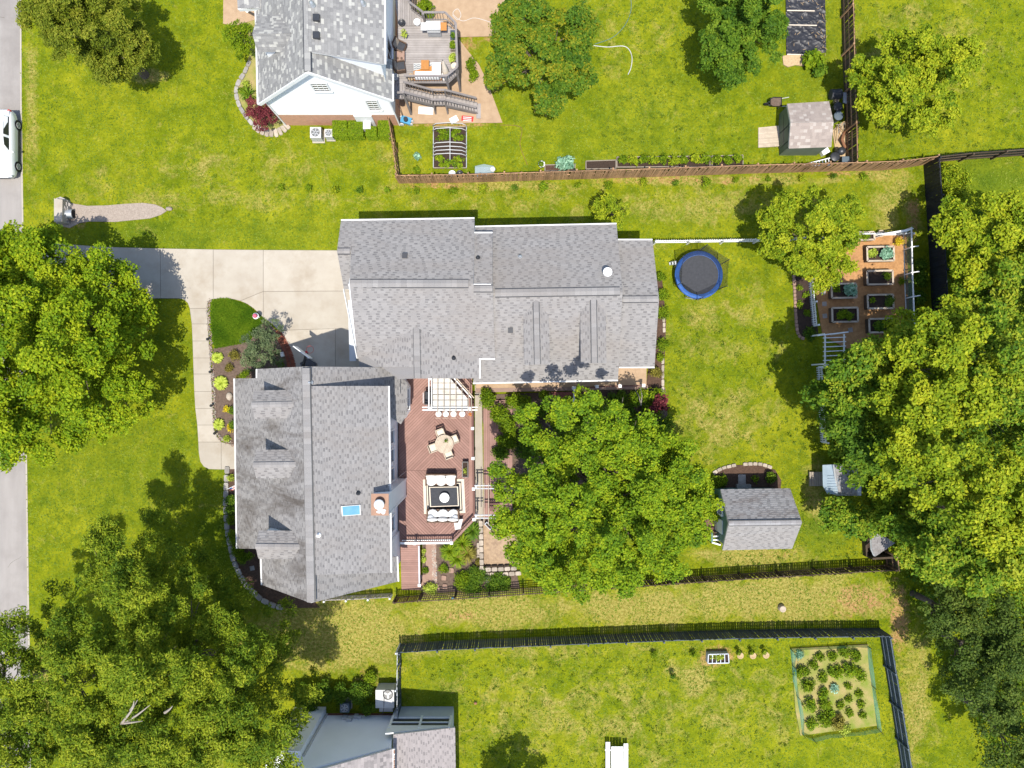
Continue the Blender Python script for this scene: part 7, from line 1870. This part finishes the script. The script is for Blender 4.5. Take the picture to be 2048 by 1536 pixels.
# ---- shrubs
SG = 'row of small shrubs along the fence line'
row = [(563, 373), (618, 376), (669, 379), (719, 379), (774, 379), (833, 380), (907, 381), (965, 377), (1030, 374), (1087, 373), (1156, 370), (1217, 371), (1287, 364), (1351, 365), (1412, 364), (1472, 361), (1536, 358), (1604, 356), (1667, 353), (1727, 353)]
ordw = ['first', 'second', 'third', 'fourth', 'fifth', 'sixth', 'seventh', 'eighth', 'ninth', 'tenth', 'eleventh', 'twelfth', 'thirteenth', 'fourteenth', 'fifteenth', 'sixteenth', 'seventeenth', 'eighteenth', 'nineteenth', 'twentieth']
for k, (x, y) in enumerate(row):
    big = .42 if k in (0, 5, 6, 7, 8, 9, 11, 14) else .32
    big *= rnd.uniform(.7, 1.2)
    bush('small_shrub', f'{ordw[k]} small shrub from the left in the fence row', x, y, big, big * rnd.uniform(1.2, 2.0), M[('leaf_hedge', 'leaf_hedge', 'leaf_yellow', 'leaf_deep', 'leaf_center')[k % 5]], .1, 260, SG, clump=.16, seed=50 + k)
for (x0, y0, x1, y1), lb in zip(((664, 240, 694, 272), (695.5, 240, 726, 272), (731, 252, 753, 272), (755.5, 240, 780, 272)), ('clipped box hedge nearest the air conditioners', 'second clipped box hedge from the air conditioners', 'shorter clipped hedge under the white window unit', 'clipped box hedge nearest the slatted fence')):
    g = np.random.default_rng(int(x0)); h = .95
    a = P(x0, y0, h); b = P(x1, y1, h); sx_, sy_ = abs(b.x - a.x) / 2, abs(a.y - b.y) / 2; c = (a + b) / 2
    n = 2600; pos = g.uniform(-1, 1, (n, 3)); ax = g.integers(0, 3, n); sg = np.sign(g.uniform(-1, 1, n)); pos[np.arange(n), ax] = sg * g.uniform(.88, 1.0, n); pos[ax == 2, 2] = np.abs(pos[ax == 2, 2])
    nn = np.zeros((n, 3)); nn[np.arange(n), ax] = np.where(ax == 2, 1, sg)
    C = np.array([c.x, c.y, h / 2]) + pos * np.array([sx_ - .03, sy_ - .03, h / 2])
    v, f, tone = leaves(C, np.full(n, .05), np.full(n, 3), .07, 1.0, wide=.6, seed=int(x0), tone_c=g.normal(.5, .1, n)); v[:, 2] = np.maximum(v[:, 2], .01)
    o = thing('box_hedge', lb, 'hedge', (c.x, c.y, 0), 'clipped box hedges by the white house'); leaf_obj('foliage', v, f, tone, M['leaf_center'], o)
    MB().box((c.x, c.y, h * .46), (sx_ * 1.7, sy_ * 1.7, h * .88)).build('stem_core', M['bark'], o); TOTAL[0] += len(f)
tree('red_maple', 'small dark red maple at the white house corner', [(522, 222, 30, 1.4), (542, 232, 24, 1.3), (510, 230, 22, 1.2), (530, 246, 22, 1.1)], M['leaf_red'], .11, (530, 236), dens=330, clump=(.22, .38), wide=.5, seed=61)
tree('front_shrub_tree', 'loose branching shrub tree at the white house front', [(475, 70, 30, 1.8), (490, 95, 28, 1.5), (455, 60, 20, 1.6), (500, 60, 22, 1.6)], M['leaf_hedge'], .12, (492, 85), dens=210, clump=(.22, .42), seed=62, wide=.45)
for x, y, r, h, m_, lb in ((487, 182, .4, .5, 'leaf_hedge', 'low green plant inside the stone edged bed'), (500, 200, .35, .6, 'leaf_hedge', 'leafy plant behind the red maple'), (493, 170, .3, .4, 'leaf_lime', 'pale green plant at the bed curve')): bush('bed_plant', lb, x, y, r, h, M[m_], .11, cat='plant', clump=.2)
spiky('yucca', 'spiky dark yucca in the stone edged bed', 500, 192, .6, .6, M['leaf_deep'], 70)
# front mulch bed
spiky('hosta', 'lime green hosta nearest the island lawn', 437, 715, .40, .35, M['leaf_lime'], 190, .11, 'lime hostas beside the front walk'); spiky('hosta', 'large lime green hosta in the mulch bed middle', 444, 766, .5, .4, M['leaf_lime'], 240, .12, 'lime hostas beside the front walk'); spiky('hosta', 'lime green hosta near the walk bend', 440, 848, .40, .35, M['leaf_lime'], 170, .10, 'lime hostas beside the front walk')
tree('grey_green_tree', 'small grey green tree beside the driveway bricks', [(520, 690, 40, 2.0), (540, 660, 28, 1.9), (505, 720, 30, 1.7), (550, 710, 26, 1.6), (530, 740, 22, 1.3)], M['leaf_grey'], .11, (533, 690), dens=260, clump=(.22, .4), wide=.45, seed=63)
for x, y, r, h, m_, lb in ((470, 710, .5, .6, 'leaf_bronze', 'bronze spiky plant beside the grey green tree'), (458, 735, .4, .5, 'leaf_bronze', 'bronze low plant in the mulch bed'), (490, 750, .4, .7, 'leaf_hedge', 'green shrub at the roof corner'), (560, 728, .4, .6, 'leaf_deep', 'dark shrub inside the brick edging'), (462, 855, .34, .4, 'leaf_gold', 'golden shrub by the walk bend'), (455, 818, .28, .4, 'leaf_gold', 'golden shrub by the house eave'), (455, 878, .32, .35, 'leaf_lime', 'lime ground plant at the walk corner'), (480, 757, .3, .3, 'leaf_bronze', 'bronze patch beneath the roof corner')): bush('bed_shrub', lb, x, y, r, h, M[m_], .09, cat='shrub', clump=.18)
for k, (x, y, r, h, m_, lb) in enumerate(((464, 820, .35, .9, 'leaf_deep', 'upright green shrub under the front eave'), (466, 850, .35, .9, 'leaf_deep', 'second upright shrub under the front eave'), (462, 955, .3, .6, 'leaf_lime', 'yellow green shrub below the front walk'), (462, 1000, .5, 1.0, 'leaf_deep', 'dark clipped shrub along the porch stones'), (461, 1020, .5, 1.0, 'leaf_deep', 'second dark clipped shrub along the porch stones'), (463, 1040, .42, .7, 'leaf_hedge', 'mid green shrub along the porch stones'), (467, 1075, .6, .9, 'leaf_hedge', 'large green shrub at the porch bed curve'), (490, 1112, .7, .9, 'leaf_hedge', 'broad green shrub at the porch corner'), (475, 1100, .5, .8, 'leaf_hedge', 'green shrub between curve and porch corner'))):
    bush('porch_shrub', lb, x, y, r, h, M[m_], .1, clump=.25)
# island lawn
g = np.random.default_rng(9)
isl = [P2(x, y) for x, y in ((425, 602), (440, 598), (458, 598), (495, 611), (520, 632), (530, 640), (500, 680), (480, 687), (430, 696), (424, 650))]
hard_isl = isl
def blades(polys, excl, n, box, size, seed, m, name, label, hgt=(.03, .09)):
    g = np.random.default_rng(seed)
    x = g.uniform(box[0], box[1], n); y = g.uniform(box[2], box[3], n)
    def inside(poly):
        r = np.zeros(n, bool); j = len(poly) - 1
        for i in range(len(poly)):
            xi, yi = poly[i][0], poly[i][1]; xj, yj = poly[j][0], poly[j][1]
            if yi != yj: r ^= ((yi > y) != (yj > y)) & (x < (xj - xi) * (y - yi) / (yj - yi) + xi)
            j = i
        return r
    k = np.zeros(n, bool) if polys else np.ones(n, bool)
    for p in polys or []: k |= inside(p)
    for p in excl or []: k &= ~inside(p)
    return x[k], y[k], g
def grass(name, label, polys, excl, n, box, size, seed, m, hgt, clumpy=0.0):
    x, y, g = blades(polys, excl, n, box, size, seed, m, name, label)
    if clumpy:
        w_ = np.sin(x * 1.7 + 2 * np.sin(y * .9)) + np.sin(y * 2.1 + 1.5 * np.sin(x * 1.3)) + g.normal(0, .6, len(x))
        k = w_ > -clumpy; x, y = x[k], y[k]
    N = len(x); a = g.uniform(0, 6.283, N); L = size * g.uniform(.6, 1.4, N); h = g.uniform(hgt[0], hgt[1], N)
    ca, sa = np.cos(a), np.sin(a)
    p0 = np.stack([x - sa * L * .3, y + ca * L * .3, np.zeros(N)], 1); p1 = np.stack([x + sa * L * .3, y - ca * L * .3, np.zeros(N)], 1); p2 = np.stack([x + ca * L, y + sa * L, h], 1)
    v = np.stack([p0, p1, p2], 1).reshape(-1, 3)
    tone = np.clip(g.normal(.45, .2, N) + .16 * np.sin(x * 1.9 + 1.5 * np.sin(y * 1.4)) + .12 * np.sin(y * 3.7 + 2 * np.sin(x * 2.3)), 0, 1)
    o = link(name, np_mesh(name, v, np.arange(N * 3).reshape(N, 3), m, tone=tone), None, (0, 0, 0)); TOTAL[0] += N // 2
    return stuff(o, label)
M['islandblade'] = leaf_mat('island_blade', (0.035, 0.085, 0.006), (0.085, 0.155, 0.008), (0.165, 0.225, 0.014), trans=0.25)
grass('grass', 'tall lush grass on the driveway island', [isl], None, 60000, (-20.5, -16, 2, 6), .10, 3, M['islandblade'], (.08, .2))
HARD.append(isl)
# east side of house
for k, (x, y, r, h, lb) in enumerate(((1322, 555, .42, .7, 'small shrub at the top of the house east side'), (1325, 590, .55, .8, 'green shrub below the trampoline ladder'), (1326, 625, .55, .8, 'green shrub midway along the house east side'), (1325, 690, .55, .9, 'green shrub near the east roof corner'), (1322, 715, .35, .6, 'last green shrub on the house east side'))): bush('side_shrub', lb, x, y, r, h, M['leaf_hedge'], .1, group='shrubs along the house east side', clump=.22)
bush('bronze_shrub', 'bronze green shrub at the porch corner', 1313, 746, .55, 1.0, M['leaf_bronze'], .1, clump=.24)
tree('redbud_tree', 'dark red leaved small tree by the porch corner', [(1318, 808, 26, 1.2), (1305, 815, 20, 1.1)], M['leaf_red'], .13, (1318, 812), dens=230, clump=(.25, .4), seed=64)
for k, (x, y, r, h, m_, lb) in enumerate(((975, 797, .75, 1.6, 'leaf_hedge', 'bright round shrub at the left porch end'), (1000, 830, .8, 1.7, 'leaf_hedge', 'large bright shrub beside the lower deck'), (1015, 850, .7, 1.6, 'leaf_hedge', 'bright shrub under the garden tree edge'), (1030, 800, .7, 1.5, 'leaf_hedge', 'rounded green shrub below the porch edge'), (1048, 806, .5, 1.2, 'leaf_hedge', 'smaller green shrub near the porch lantern'), (1089, 791, .42, 1.0, 'leaf_hedge', 'clipped ball shrub left of the porch steps'), (1015, 880, .8, 1.5, 'leaf_hedge', 'leafy shrub spreading under the tree'), (1085, 820, .6, .8, 'leaf_deep', 'fern clump below the ball shrub'), (1190, 805, .8, .8, 'leaf_deep', 'dark fern bank right of the porch steps'), (1235, 800, .8, .8, 'leaf_deep', 'dark fern bank under porch railing'), (1280, 795, .8, 1.6, 'leaf_center', 'light green shrub below the porch end'), (1310, 790, .6, 1.8, 'leaf_center', 'tall light shrub outside porch corner'), (1255, 830, .9, 1.2, 'leaf_deep', 'dark leafy mound under the tree branches'), (1290, 860, 1.0, 1.4, 'leaf_deep', 'deep green mound right of the garden tree'))): bush('porch_garden_shrub', lb, x, y, r, h, M[m_], .14, 260, clump=.34)
bare = thing('bare_branches', 'pale bare branches rising above the garden tree', 'branches', P(1240, 830, 0)); mb = MB()
for a, b in (((1282, 810, 1.5), (1268, 775, 3.0)), ((1282, 810, 1.6), (1280, 772, 3.2)), ((1232, 850, 2.0), (1246, 795, 4.2)), ((1236, 840, 2.5), (1232, 812, 4.0)), ((1060, 870, 3.0), (1075, 850, 4.5)), ((1100, 840, 2.5), (1092, 826, 4.0)), ((1180, 880, 3.5), (1186, 850, 5)), ((1100, 855, 3), (1090, 846, 4.2)), ((1250, 835, 3), (1238, 850, 4.2)), ((1215, 865, 3), (1222, 852, 4.4))): mb.tube([P(a[0], a[1], 0), P(*a), P((a[0] + b[0]) / 2 + 3, (a[1] + b[1]) / 2, (a[2] + b[2]) / 2), P(*b)], [.05, .045, .03, .01], 5)
mb.build('branch', M['palebark'], bare)
# beds south of the deck
for k, (x, y, m_, lb) in enumerate(((900, 1100, 'leaf_hedge', 'large clump of arching grass below the deck corner'), (925, 1085, 'leaf_hedge', 'daylily clump beside the stone wall'), (945, 1060, 'leaf_deep', 'daylily clump under the deck chamfer'), (935, 1105, 'leaf_bronze', 'brownish grass clump beside the stone wall'), (915, 1115, 'leaf_hedge', 'grass clump in the middle of the flower bed'))): spiky('grass_clump', lb, x, y, .75, .6, M[m_], 170, .05, 'grass clumps below the deck', 'plant')
for k, (x, y, r, h, m_, lb) in enumerate(((848, 1102, .22, .3, 'leaf_lime', 'small lime hosta beside the ramp top'), (847, 1120, .22, .3, 'leaf_lime', 'small lime hosta beside the ramp middle'), (852, 1142, .28, .35, 'leaf_hedge', 'small green plant beside the ramp foot'), (888, 1137, .42, .5, 'leaf_hedge', 'round green plant beside stepping stones'), (862, 1178, .55, .7, 'leaf_lime', 'yellow green shrub at the gate corner'), (925, 1160, .8, .9, 'leaf_hedge', 'white flowered shrub by the dark fence'), (955, 1150, .8, .8, 'leaf_deep', 'green shrub below the block wall corner'), (945, 1175, .8, .8, 'leaf_deep', 'dark shrub against the slatted fence'), (1000, 1165, .9, .6, 'leaf_deep', 'low planting under the block wall'), (985, 1178, .7, .6, 'leaf_deep', 'dark planting beside the slatted fence'), (975, 1155, .4, .5, 'leaf_grey', 'grey green plant below the block wall'), (960, 1125, .35, .5, 'leaf_bronze', 'bronze plant beside the block wall'))): bush('flower_bed_plant', lb, x, y, r, h, M[m_], .11, cat='plant', clump=.24)
p = P(892, 882, 1.4); bush('table_plant', 'small green plant on the round teak table', 892, 882, .16, .3, M['leaf_deep'], .07, cat='plant', z0=1.33, clump=.1)
bush('planter_flowers', 'green plants in the dark deck planter', 930.5, 941, .14, .3, M['leaf_lime'], .07, cat='plant', z0=1.0, clump=.12, ry=.35); bush('orange_flowers', 'orange flowers at the right end of the bar', 941, 828, .16, .3, leaf_mat('orange_petal', (.4, .08, .01), (.55, .14, .015), (.7, .25, .03)), .06, cat='flowers', z0=1.2, clump=.1)
# grey deck plants
for x, y, r, ry, lb, m_ in ((906, 70, .2, .3, 'green leaves in the dark railing planter', 'leaf_deep'), (905, 92, .22, .42, 'leafy greens in the long railing planter', 'leaf_hedge'), (905, 116, .24, .42, 'lime leaves in the railing end planter', 'leaf_lime'), (809, 66, .22, .34, 'striped leafy plant beside the house wall', 'leaf_lime'), (846, 18, .35, .6, 'tall shrub behind the grey deck bend', 'leaf_hedge')): bush('deck_plant', lb, x, y, r, .5, M[m_], .11, cat='plant', z0=ND + .25 if x != 846 else 1.6, clump=.2, ry=ry)
for x, y, r, ry, lb in ((942, 130, .35, .6, 'bushy plant on the tan patio edge'), (948, 155, .35, .6, 'second bushy plant on the tan patio edge'), (850, 20, .7, 1.0, 'large shrub below the upper deck corner')): bush('patio_plant', lb, x, y, r, .8, M['leaf_hedge'], .12, ry=ry, clump=.25)
# vegetable rows
for k in range(9):
    bush('leafy_vegetable', f'{ordw[k]} leafy vegetable plant from left in fence bed', 1246 + k * 20.5, 321 - k * .5, .42, .6, M['leaf_yellow'] if k % 2 else M['leaf_hedge'], .17, 170, 'leafy vegetables along the cedar fence', 'vegetable', ry=.36, z0=.15, clump=.24)
for k in range(3): bush('leafy_vegetable', f'{ordw[k]} leafy plant in the short fence bed', 1436 + k * 19, 319 - k, .38, .5, M['leaf_hedge'], .16, 170, 'leafy plants in the short fence bed', 'vegetable', z0=.15, clump=.24)
bush('squash_plant', 'large squash plant in the terracotta coloured bed', 1128, 325, .75, .6, M['leaf_blue'], .22, 120, cat='vegetable', ry=.55, z0=.1, clump=.3); bush('potted_vine', 'trailing plant in the white fence pot', 1083, 329, .26, .5, M['leaf_deep'], .12, cat='plant', z0=.2, clump=.15)
for k, (x, y) in enumerate(((885, 262), (915, 262), (885, 275), (918, 276), (884, 318), (915, 318), (885, 330), (916, 330), (900, 270), (900, 325))): bush('row_crop', f'{ordw[k]} crop clump under the hoop frame', x, y, .5, .45, M['leaf_center'] if k > 3 else M['leaf_hedge'], .13, 220, 'crops under the hoop frame', 'vegetable', clump=.2, ry=.24)
for x, y, lb in ((836, 312, 'single leafy squash by the slatted fence'), (833, 340, 'lower leafy squash by the slatted fence')): bush('squash_plant', lb, x, y, .3, .35, M['leaf_blue'] if y == 312 else M['leaf_hedge'], .16, cat='vegetable', clump=.18)
bush('burdock', 'big leaved plant at the tarped bed end', 1625, 118, .75, .9, M['leaf_hedge'], .3, 90, cat='plant', clump=.35, wide=.8); bush('burdock', 'dark big leaved plant by the board fence', 1640, 140, .5, .8, M['leaf_deep'], .25, 100, cat='plant', clump=.3, wide=.8)
# kitchen garden planting
for x, y, r, h, m_, s_, z, lb in ((1771, 506, .48, .5, 'leaf_blue', .16, .45, 'pale blue green cabbage in the top bed'), (1702, 579, .5, .5, 'leaf_blue', .15, .45, 'deep blue green cabbage in the left bed'), (1745, 506, .3, .25, 'leaf_lime', .12, .45, 'light seedlings beside the cabbage'), (1775, 552, .26, .4, 'leaf_hedge', .09, .45, 'green herb in the red plant bed'), (1776, 602, .5, .6, 'leaf_deep', .07, .45, 'ferny herb mound near the screen'), (1746, 600, .2, .3, 'leaf_hedge', .1, .45, 'small green plant beside ferny herb'), (1690, 629, .6, .25, 'leaf_hedge', .1, .45, 'row of low greens in the arbour bed'), (1760, 651, .5, .25, 'leaf_deep', .1, .45, 'dark greens in the half hidden bed'), (1672, 578, .25, .3, 'leaf_hedge', .1, .45, 'small greens beside the large cabbage'), (1733, 472, .35, .2, 'leaf_hedge', .1, .45, 'thin greens in the shallow top bed')): bush('garden_vegetable', lb, x, y, r * 1.15, h, M[m_], s_, 300, cat='vegetable', z0=z, clump=.2, ry=min(r * 1.15, .45), wide=.75)
bush('golden_shrub', 'golden yellow shrub in the garden corner', 1799, 483, .36, .7, M['leaf_gold'], .09, clump=.2); bush('side_herb', 'green herb beside the white mesh screen', 1805, 562, .3, .5, M['leaf_hedge'], .1, cat='plant', clump=.18)
for x, y, r, lb in ((1600, 575, .28, 'first seedling in the dark soil strip'), (1612, 590, .28, 'second seedling in the dark soil strip'), (1600, 610, .28, 'third seedling in the dark soil strip'), (1614, 625, .28, 'fourth seedling in the dark soil strip'), (1622, 667, .6, 'leafy bush at the lower end of the soil strip')): bush('strip_plant', lb, x, y, r, .3, M['leaf_hedge'] if r < .5 else M['leaf_deep'], .12, 160, 'plants in the dark soil strip', 'plant', clump=.2)
for x, y, r, h, m_, lb in ((1838, 530, .55, .7, 'leaf_deep', 'leafy mound between screen and black fence'), (1840, 560, .6, .8, 'leaf_deep', 'big leaved mound by the black fence'), (1838, 595, .6, .8, 'leaf_deep', 'dark mound below the big leaved mound'), (1840, 640, .8, 1.2, 'leaf_deep', 'dark shrub at the screen end'), (1900, 350, .9, 2.0, 'leaf_yellow', 'tall feathery shrub in the mown corner'), (1910, 390, .9, 1.8, 'leaf_yellow', 'second feathery shrub in the mown corner'), (1905, 430, .9, 1.8, 'leaf_hedge', 'green shrub under the pale woodland tree'), (1925, 360, .7, 1.6, 'leaf_yellow', 'feathery shrub edge facing mown lawn')): bush('boundary_shrub', lb, x, y, r, h, M[m_], .14, 230, clump=.32)
# grey shed bed
for x, y, r, h, m_, lb in ((1437, 962, .6, .8, 'leaf_hedge', 'broad shrub left of the shed back steps'), (1510, 957, .26, .4, 'leaf_hedge', 'small round shrub right of shed back steps'), (1540, 953, .5, .8, 'leaf_deep', 'dark shrub at the shed bed corner'), (1436, 1030, .7, 1.6, 'leaf_center', 'bright bush against the shed west wall'), (1432, 1000, .6, 1.5, 'leaf_hedge', 'green bush at the shed corner')): bush('shed_shrub', lb, x, y, r, h, M[m_], .12, clump=.26)
tag(MB().box((*P2(1483, 962), .06), (.5, .9, .1)).build('stone_path', M['greystone']), 'stone slab path to the grey shed', 'path slab'); tag(MB().box((*P2(1485, 972), .18), (.95, .28, .3)).build('back_step', M['greystone']), 'stone step at the shed back wall', 'step')
# bottom house shrubs
for x, y, r, h, lb in ((610, 1390, .9, 1.3, 'dark hedge shrub at the bottom house corner'), (645, 1385, .9, 1.3, 'dark hedge shrub in the middle of bottom house'), (680, 1385, .8, 1.2, 'dark hedge shrub above the small air conditioner'), (720, 1385, .9, 1.3, 'dark hedge shrub beside the package unit'), (735, 1415, .6, 1.0, 'shrub between small unit and package unit'), (740, 1355, .5, .9, 'bright tip shrub near the grey gate'), (620, 1415, .6, 1.0, 'shrub against the white corner wall')): bush('house_shrub', lb, x, y, r, h, M['leaf_deep'] if h > .95 else M['leaf_hedge'], .12, clump=.3)
# netted plot
vg = np.random.default_rng(77); kk = 0
vegs = [(1600, 1310, 'leaf_blue', .3), (1640, 1315, 'leaf_hedge', .32), (1665, 1312, 'leaf_hedge', .34), (1690, 1305, 'leaf_hedge', .4), (1712, 1312, 'leaf_hedge', .4), (1700, 1340, 'leaf_center', .5), (1720, 1350, 'leaf_center', .45), (1672, 1345, 'leaf_center', .45), (1605, 1345, 'leaf_hedge', .45), (1615, 1370, 'leaf_hedge', .45), (1645, 1355, 'leaf_hedge', .35), (1645, 1385, 'leaf_center', .4), (1670, 1376, 'leaf_blue', .3), (1695, 1372, 'leaf_hedge', .26), (1718, 1388, 'leaf_hedge', .26), (1697, 1398, 'leaf_hedge', .26), (1722, 1410, 'leaf_hedge', .26), (1620, 1412, 'leaf_center', .45), (1650, 1408, 'leaf_hedge', .42), (1680, 1410, 'leaf_hedge', .26), (1700, 1425, 'leaf_hedge', .28), (1725, 1430, 'leaf_hedge', .28), (1650, 1440, 'leaf_hedge', .5), (1675, 1445, 'leaf_bronze', .5), (1622, 1448, 'leaf_center', .4), (1690, 1458, 'leaf_lime', .35), (1660, 1425, 'leaf_center', .35), (1628, 1330, 'leaf_hedge', .3)]
vegs.sort(key=lambda q: q[1])
rows_ = [sorted(vegs[i:i + 4]) for i in range(0, 28, 4)]
vegs = [(x, y, m_, r * 1.25, f'{ordw[j]} plant from left in the {ordw[i]} row inside green netting') for i, rw_ in enumerate(rows_) for j, (x, y, m_, r) in enumerate(rw_)]
for k, (x, y, m_, r, lb) in enumerate(vegs):
    bush('plot_vegetable', lb, x, y, r, r * 1.3, M[m_], .13, 210, 'vegetables inside the green netting', 'vegetable', clump=.2, seed=900 + k)
for x, y, r, h, m_, lb in ((1307, 1310, .28, .7, 'leaf_hedge', 'small sapling nearest left end of pot row'), (1345, 1352, .36, .9, 'leaf_deep', 'dark young tree on bare soil patch'), (1387, 1308, .28, .7, 'leaf_hedge', 'small sapling left of the pallet planter'), (1435, 1314, .5, .4, 'leaf_lime', 'plants growing in the pallet planter'), (1478, 1306, .2, .4, 'leaf_hedge', 'plant in the first terracotta pot'), (1503, 1306, .2, .4, 'leaf_hedge', 'plant in the middle terracotta pot'), (1529, 1305, .2, .4, 'leaf_hedge', 'plant in the last terracotta pot')): bush('young_plant', lb, x, y, r, h, M[m_], .1, cat='plant', clump=.15, z0=.28 if 1400 < x else 0, ry=min(r, .25))
# tree just outside the bottom edge whose shadow falls on the lawn
tree('lawn_tree', 'tree at the bottom edge shading the lawn', [(1030, 1640, 60, 4.5), (990, 1650, 45, 4.2), (1060, 1660, 50, 4.0)], M['leaf_deep'], .18, None, dens=150, seed=70)
wd = [P2(x, y) for x, y in ((1655, 720), (1700, 705), (1840, 640), (1880, 560), (1900, 430), (2200, 430), (2200, 1600), (1960, 1600), (1960, 1450), (1860, 1260), (1820, 1190), (1800, 1110), (1720, 1040), (1730, 985), (1660, 900))]
gx_, gy_, g = blades([wd], None, 5200, (19, 45, -30, 12), 0, 5, None, '', '')
C = np.stack([gx_, gy_, g.uniform(.1, 1.0, len(gx_))], 1)
v, f, tone = leaves(C, g.uniform(.3, .6, len(C)), np.full(len(C), 16), .22, .7, seed=8)
v[:, 2] = np.maximum(v[:, 2], .01); stuff(leaf_obj('undergrowth', v, f, tone, M['leaf_deep'], None, (26, -5, 0)), 'low leafy undergrowth beneath the wood'); TOTAL[0] += len(f)
for k, (x, y, r, h, lb) in enumerate(((1120, 850, .8, 1.2, 'leafy shrub in the middle of the courtyard bed'), (1160, 840, .7, 1.0, 'leafy shrub below the porch steps path'), (1210, 840, .8, 1.2, 'leafy shrub under the bare branches'), (1065, 850, .7, 1.3, 'leafy shrub beside the bright shrubs'), (1000, 905, .7, 1.2, 'leafy shrub at lower deck edge'), (1300, 820, .8, 1.4, 'leafy shrub near the red leaved tree'), (1050, 900, .8, 1.2, 'leafy shrub in the tree shade'), (1150, 800, .5, .9, 'fern clump beside the white rail post'), (1330, 850, .7, 1.5, 'leafy shrub at the right side of courtyard'))): bush('courtyard_shrub', lb, x, y, r, h, M['leaf_hedge'] if k % 2 else M['leaf_deep'], .14, 260, 'leafy shrubs in the courtyard bed', clump=.34)
# ---- lawn blades
bx_ = (-37, 37, -27, 27)
grass('grass', 'short lawn grass across the gardens', None, HARD, 230000, bx_, .10, 21, M['grassblade'], (.02, .07), 1.6)
tx, ty, g = blades([[P2(x, y) for x, y in q] for q in (((1310, 620), (1620, 680), (1640, 900), (1400, 930), (1330, 800)), ((830, 1310), (1580, 1290), (1590, 1560), (940, 1560)), ((1450, 1020), (1760, 1000), (1760, 1120), (1450, 1140)), ((1720, 10), (2040, 10), (2040, 300), (1720, 300)), ((1200, 10), (1400, 10), (1500, 300), (1150, 300)))], HARD, 9000, bx_, 0, 15, None, '', '')
C = np.stack([tx, ty, np.full(len(tx), .02)], 1)
v, f, tone = leaves(C, g.uniform(.08, .22, len(C)), np.full(len(C), 12), .13, .45, wide=.3, seed=18, tone_c=g.normal(.35, .2, len(C)))
v[:, 2] = np.maximum(v[:, 2], .004); stuff(leaf_obj('grass', v, f, tone, M['grassblade'], None, (0, 0, 0)), 'taller grass tufts in the lawns'); TOTAL[0] += len(f)
print('LEAVES', TOTAL[0], 'objects', len(bpy.data.objects))
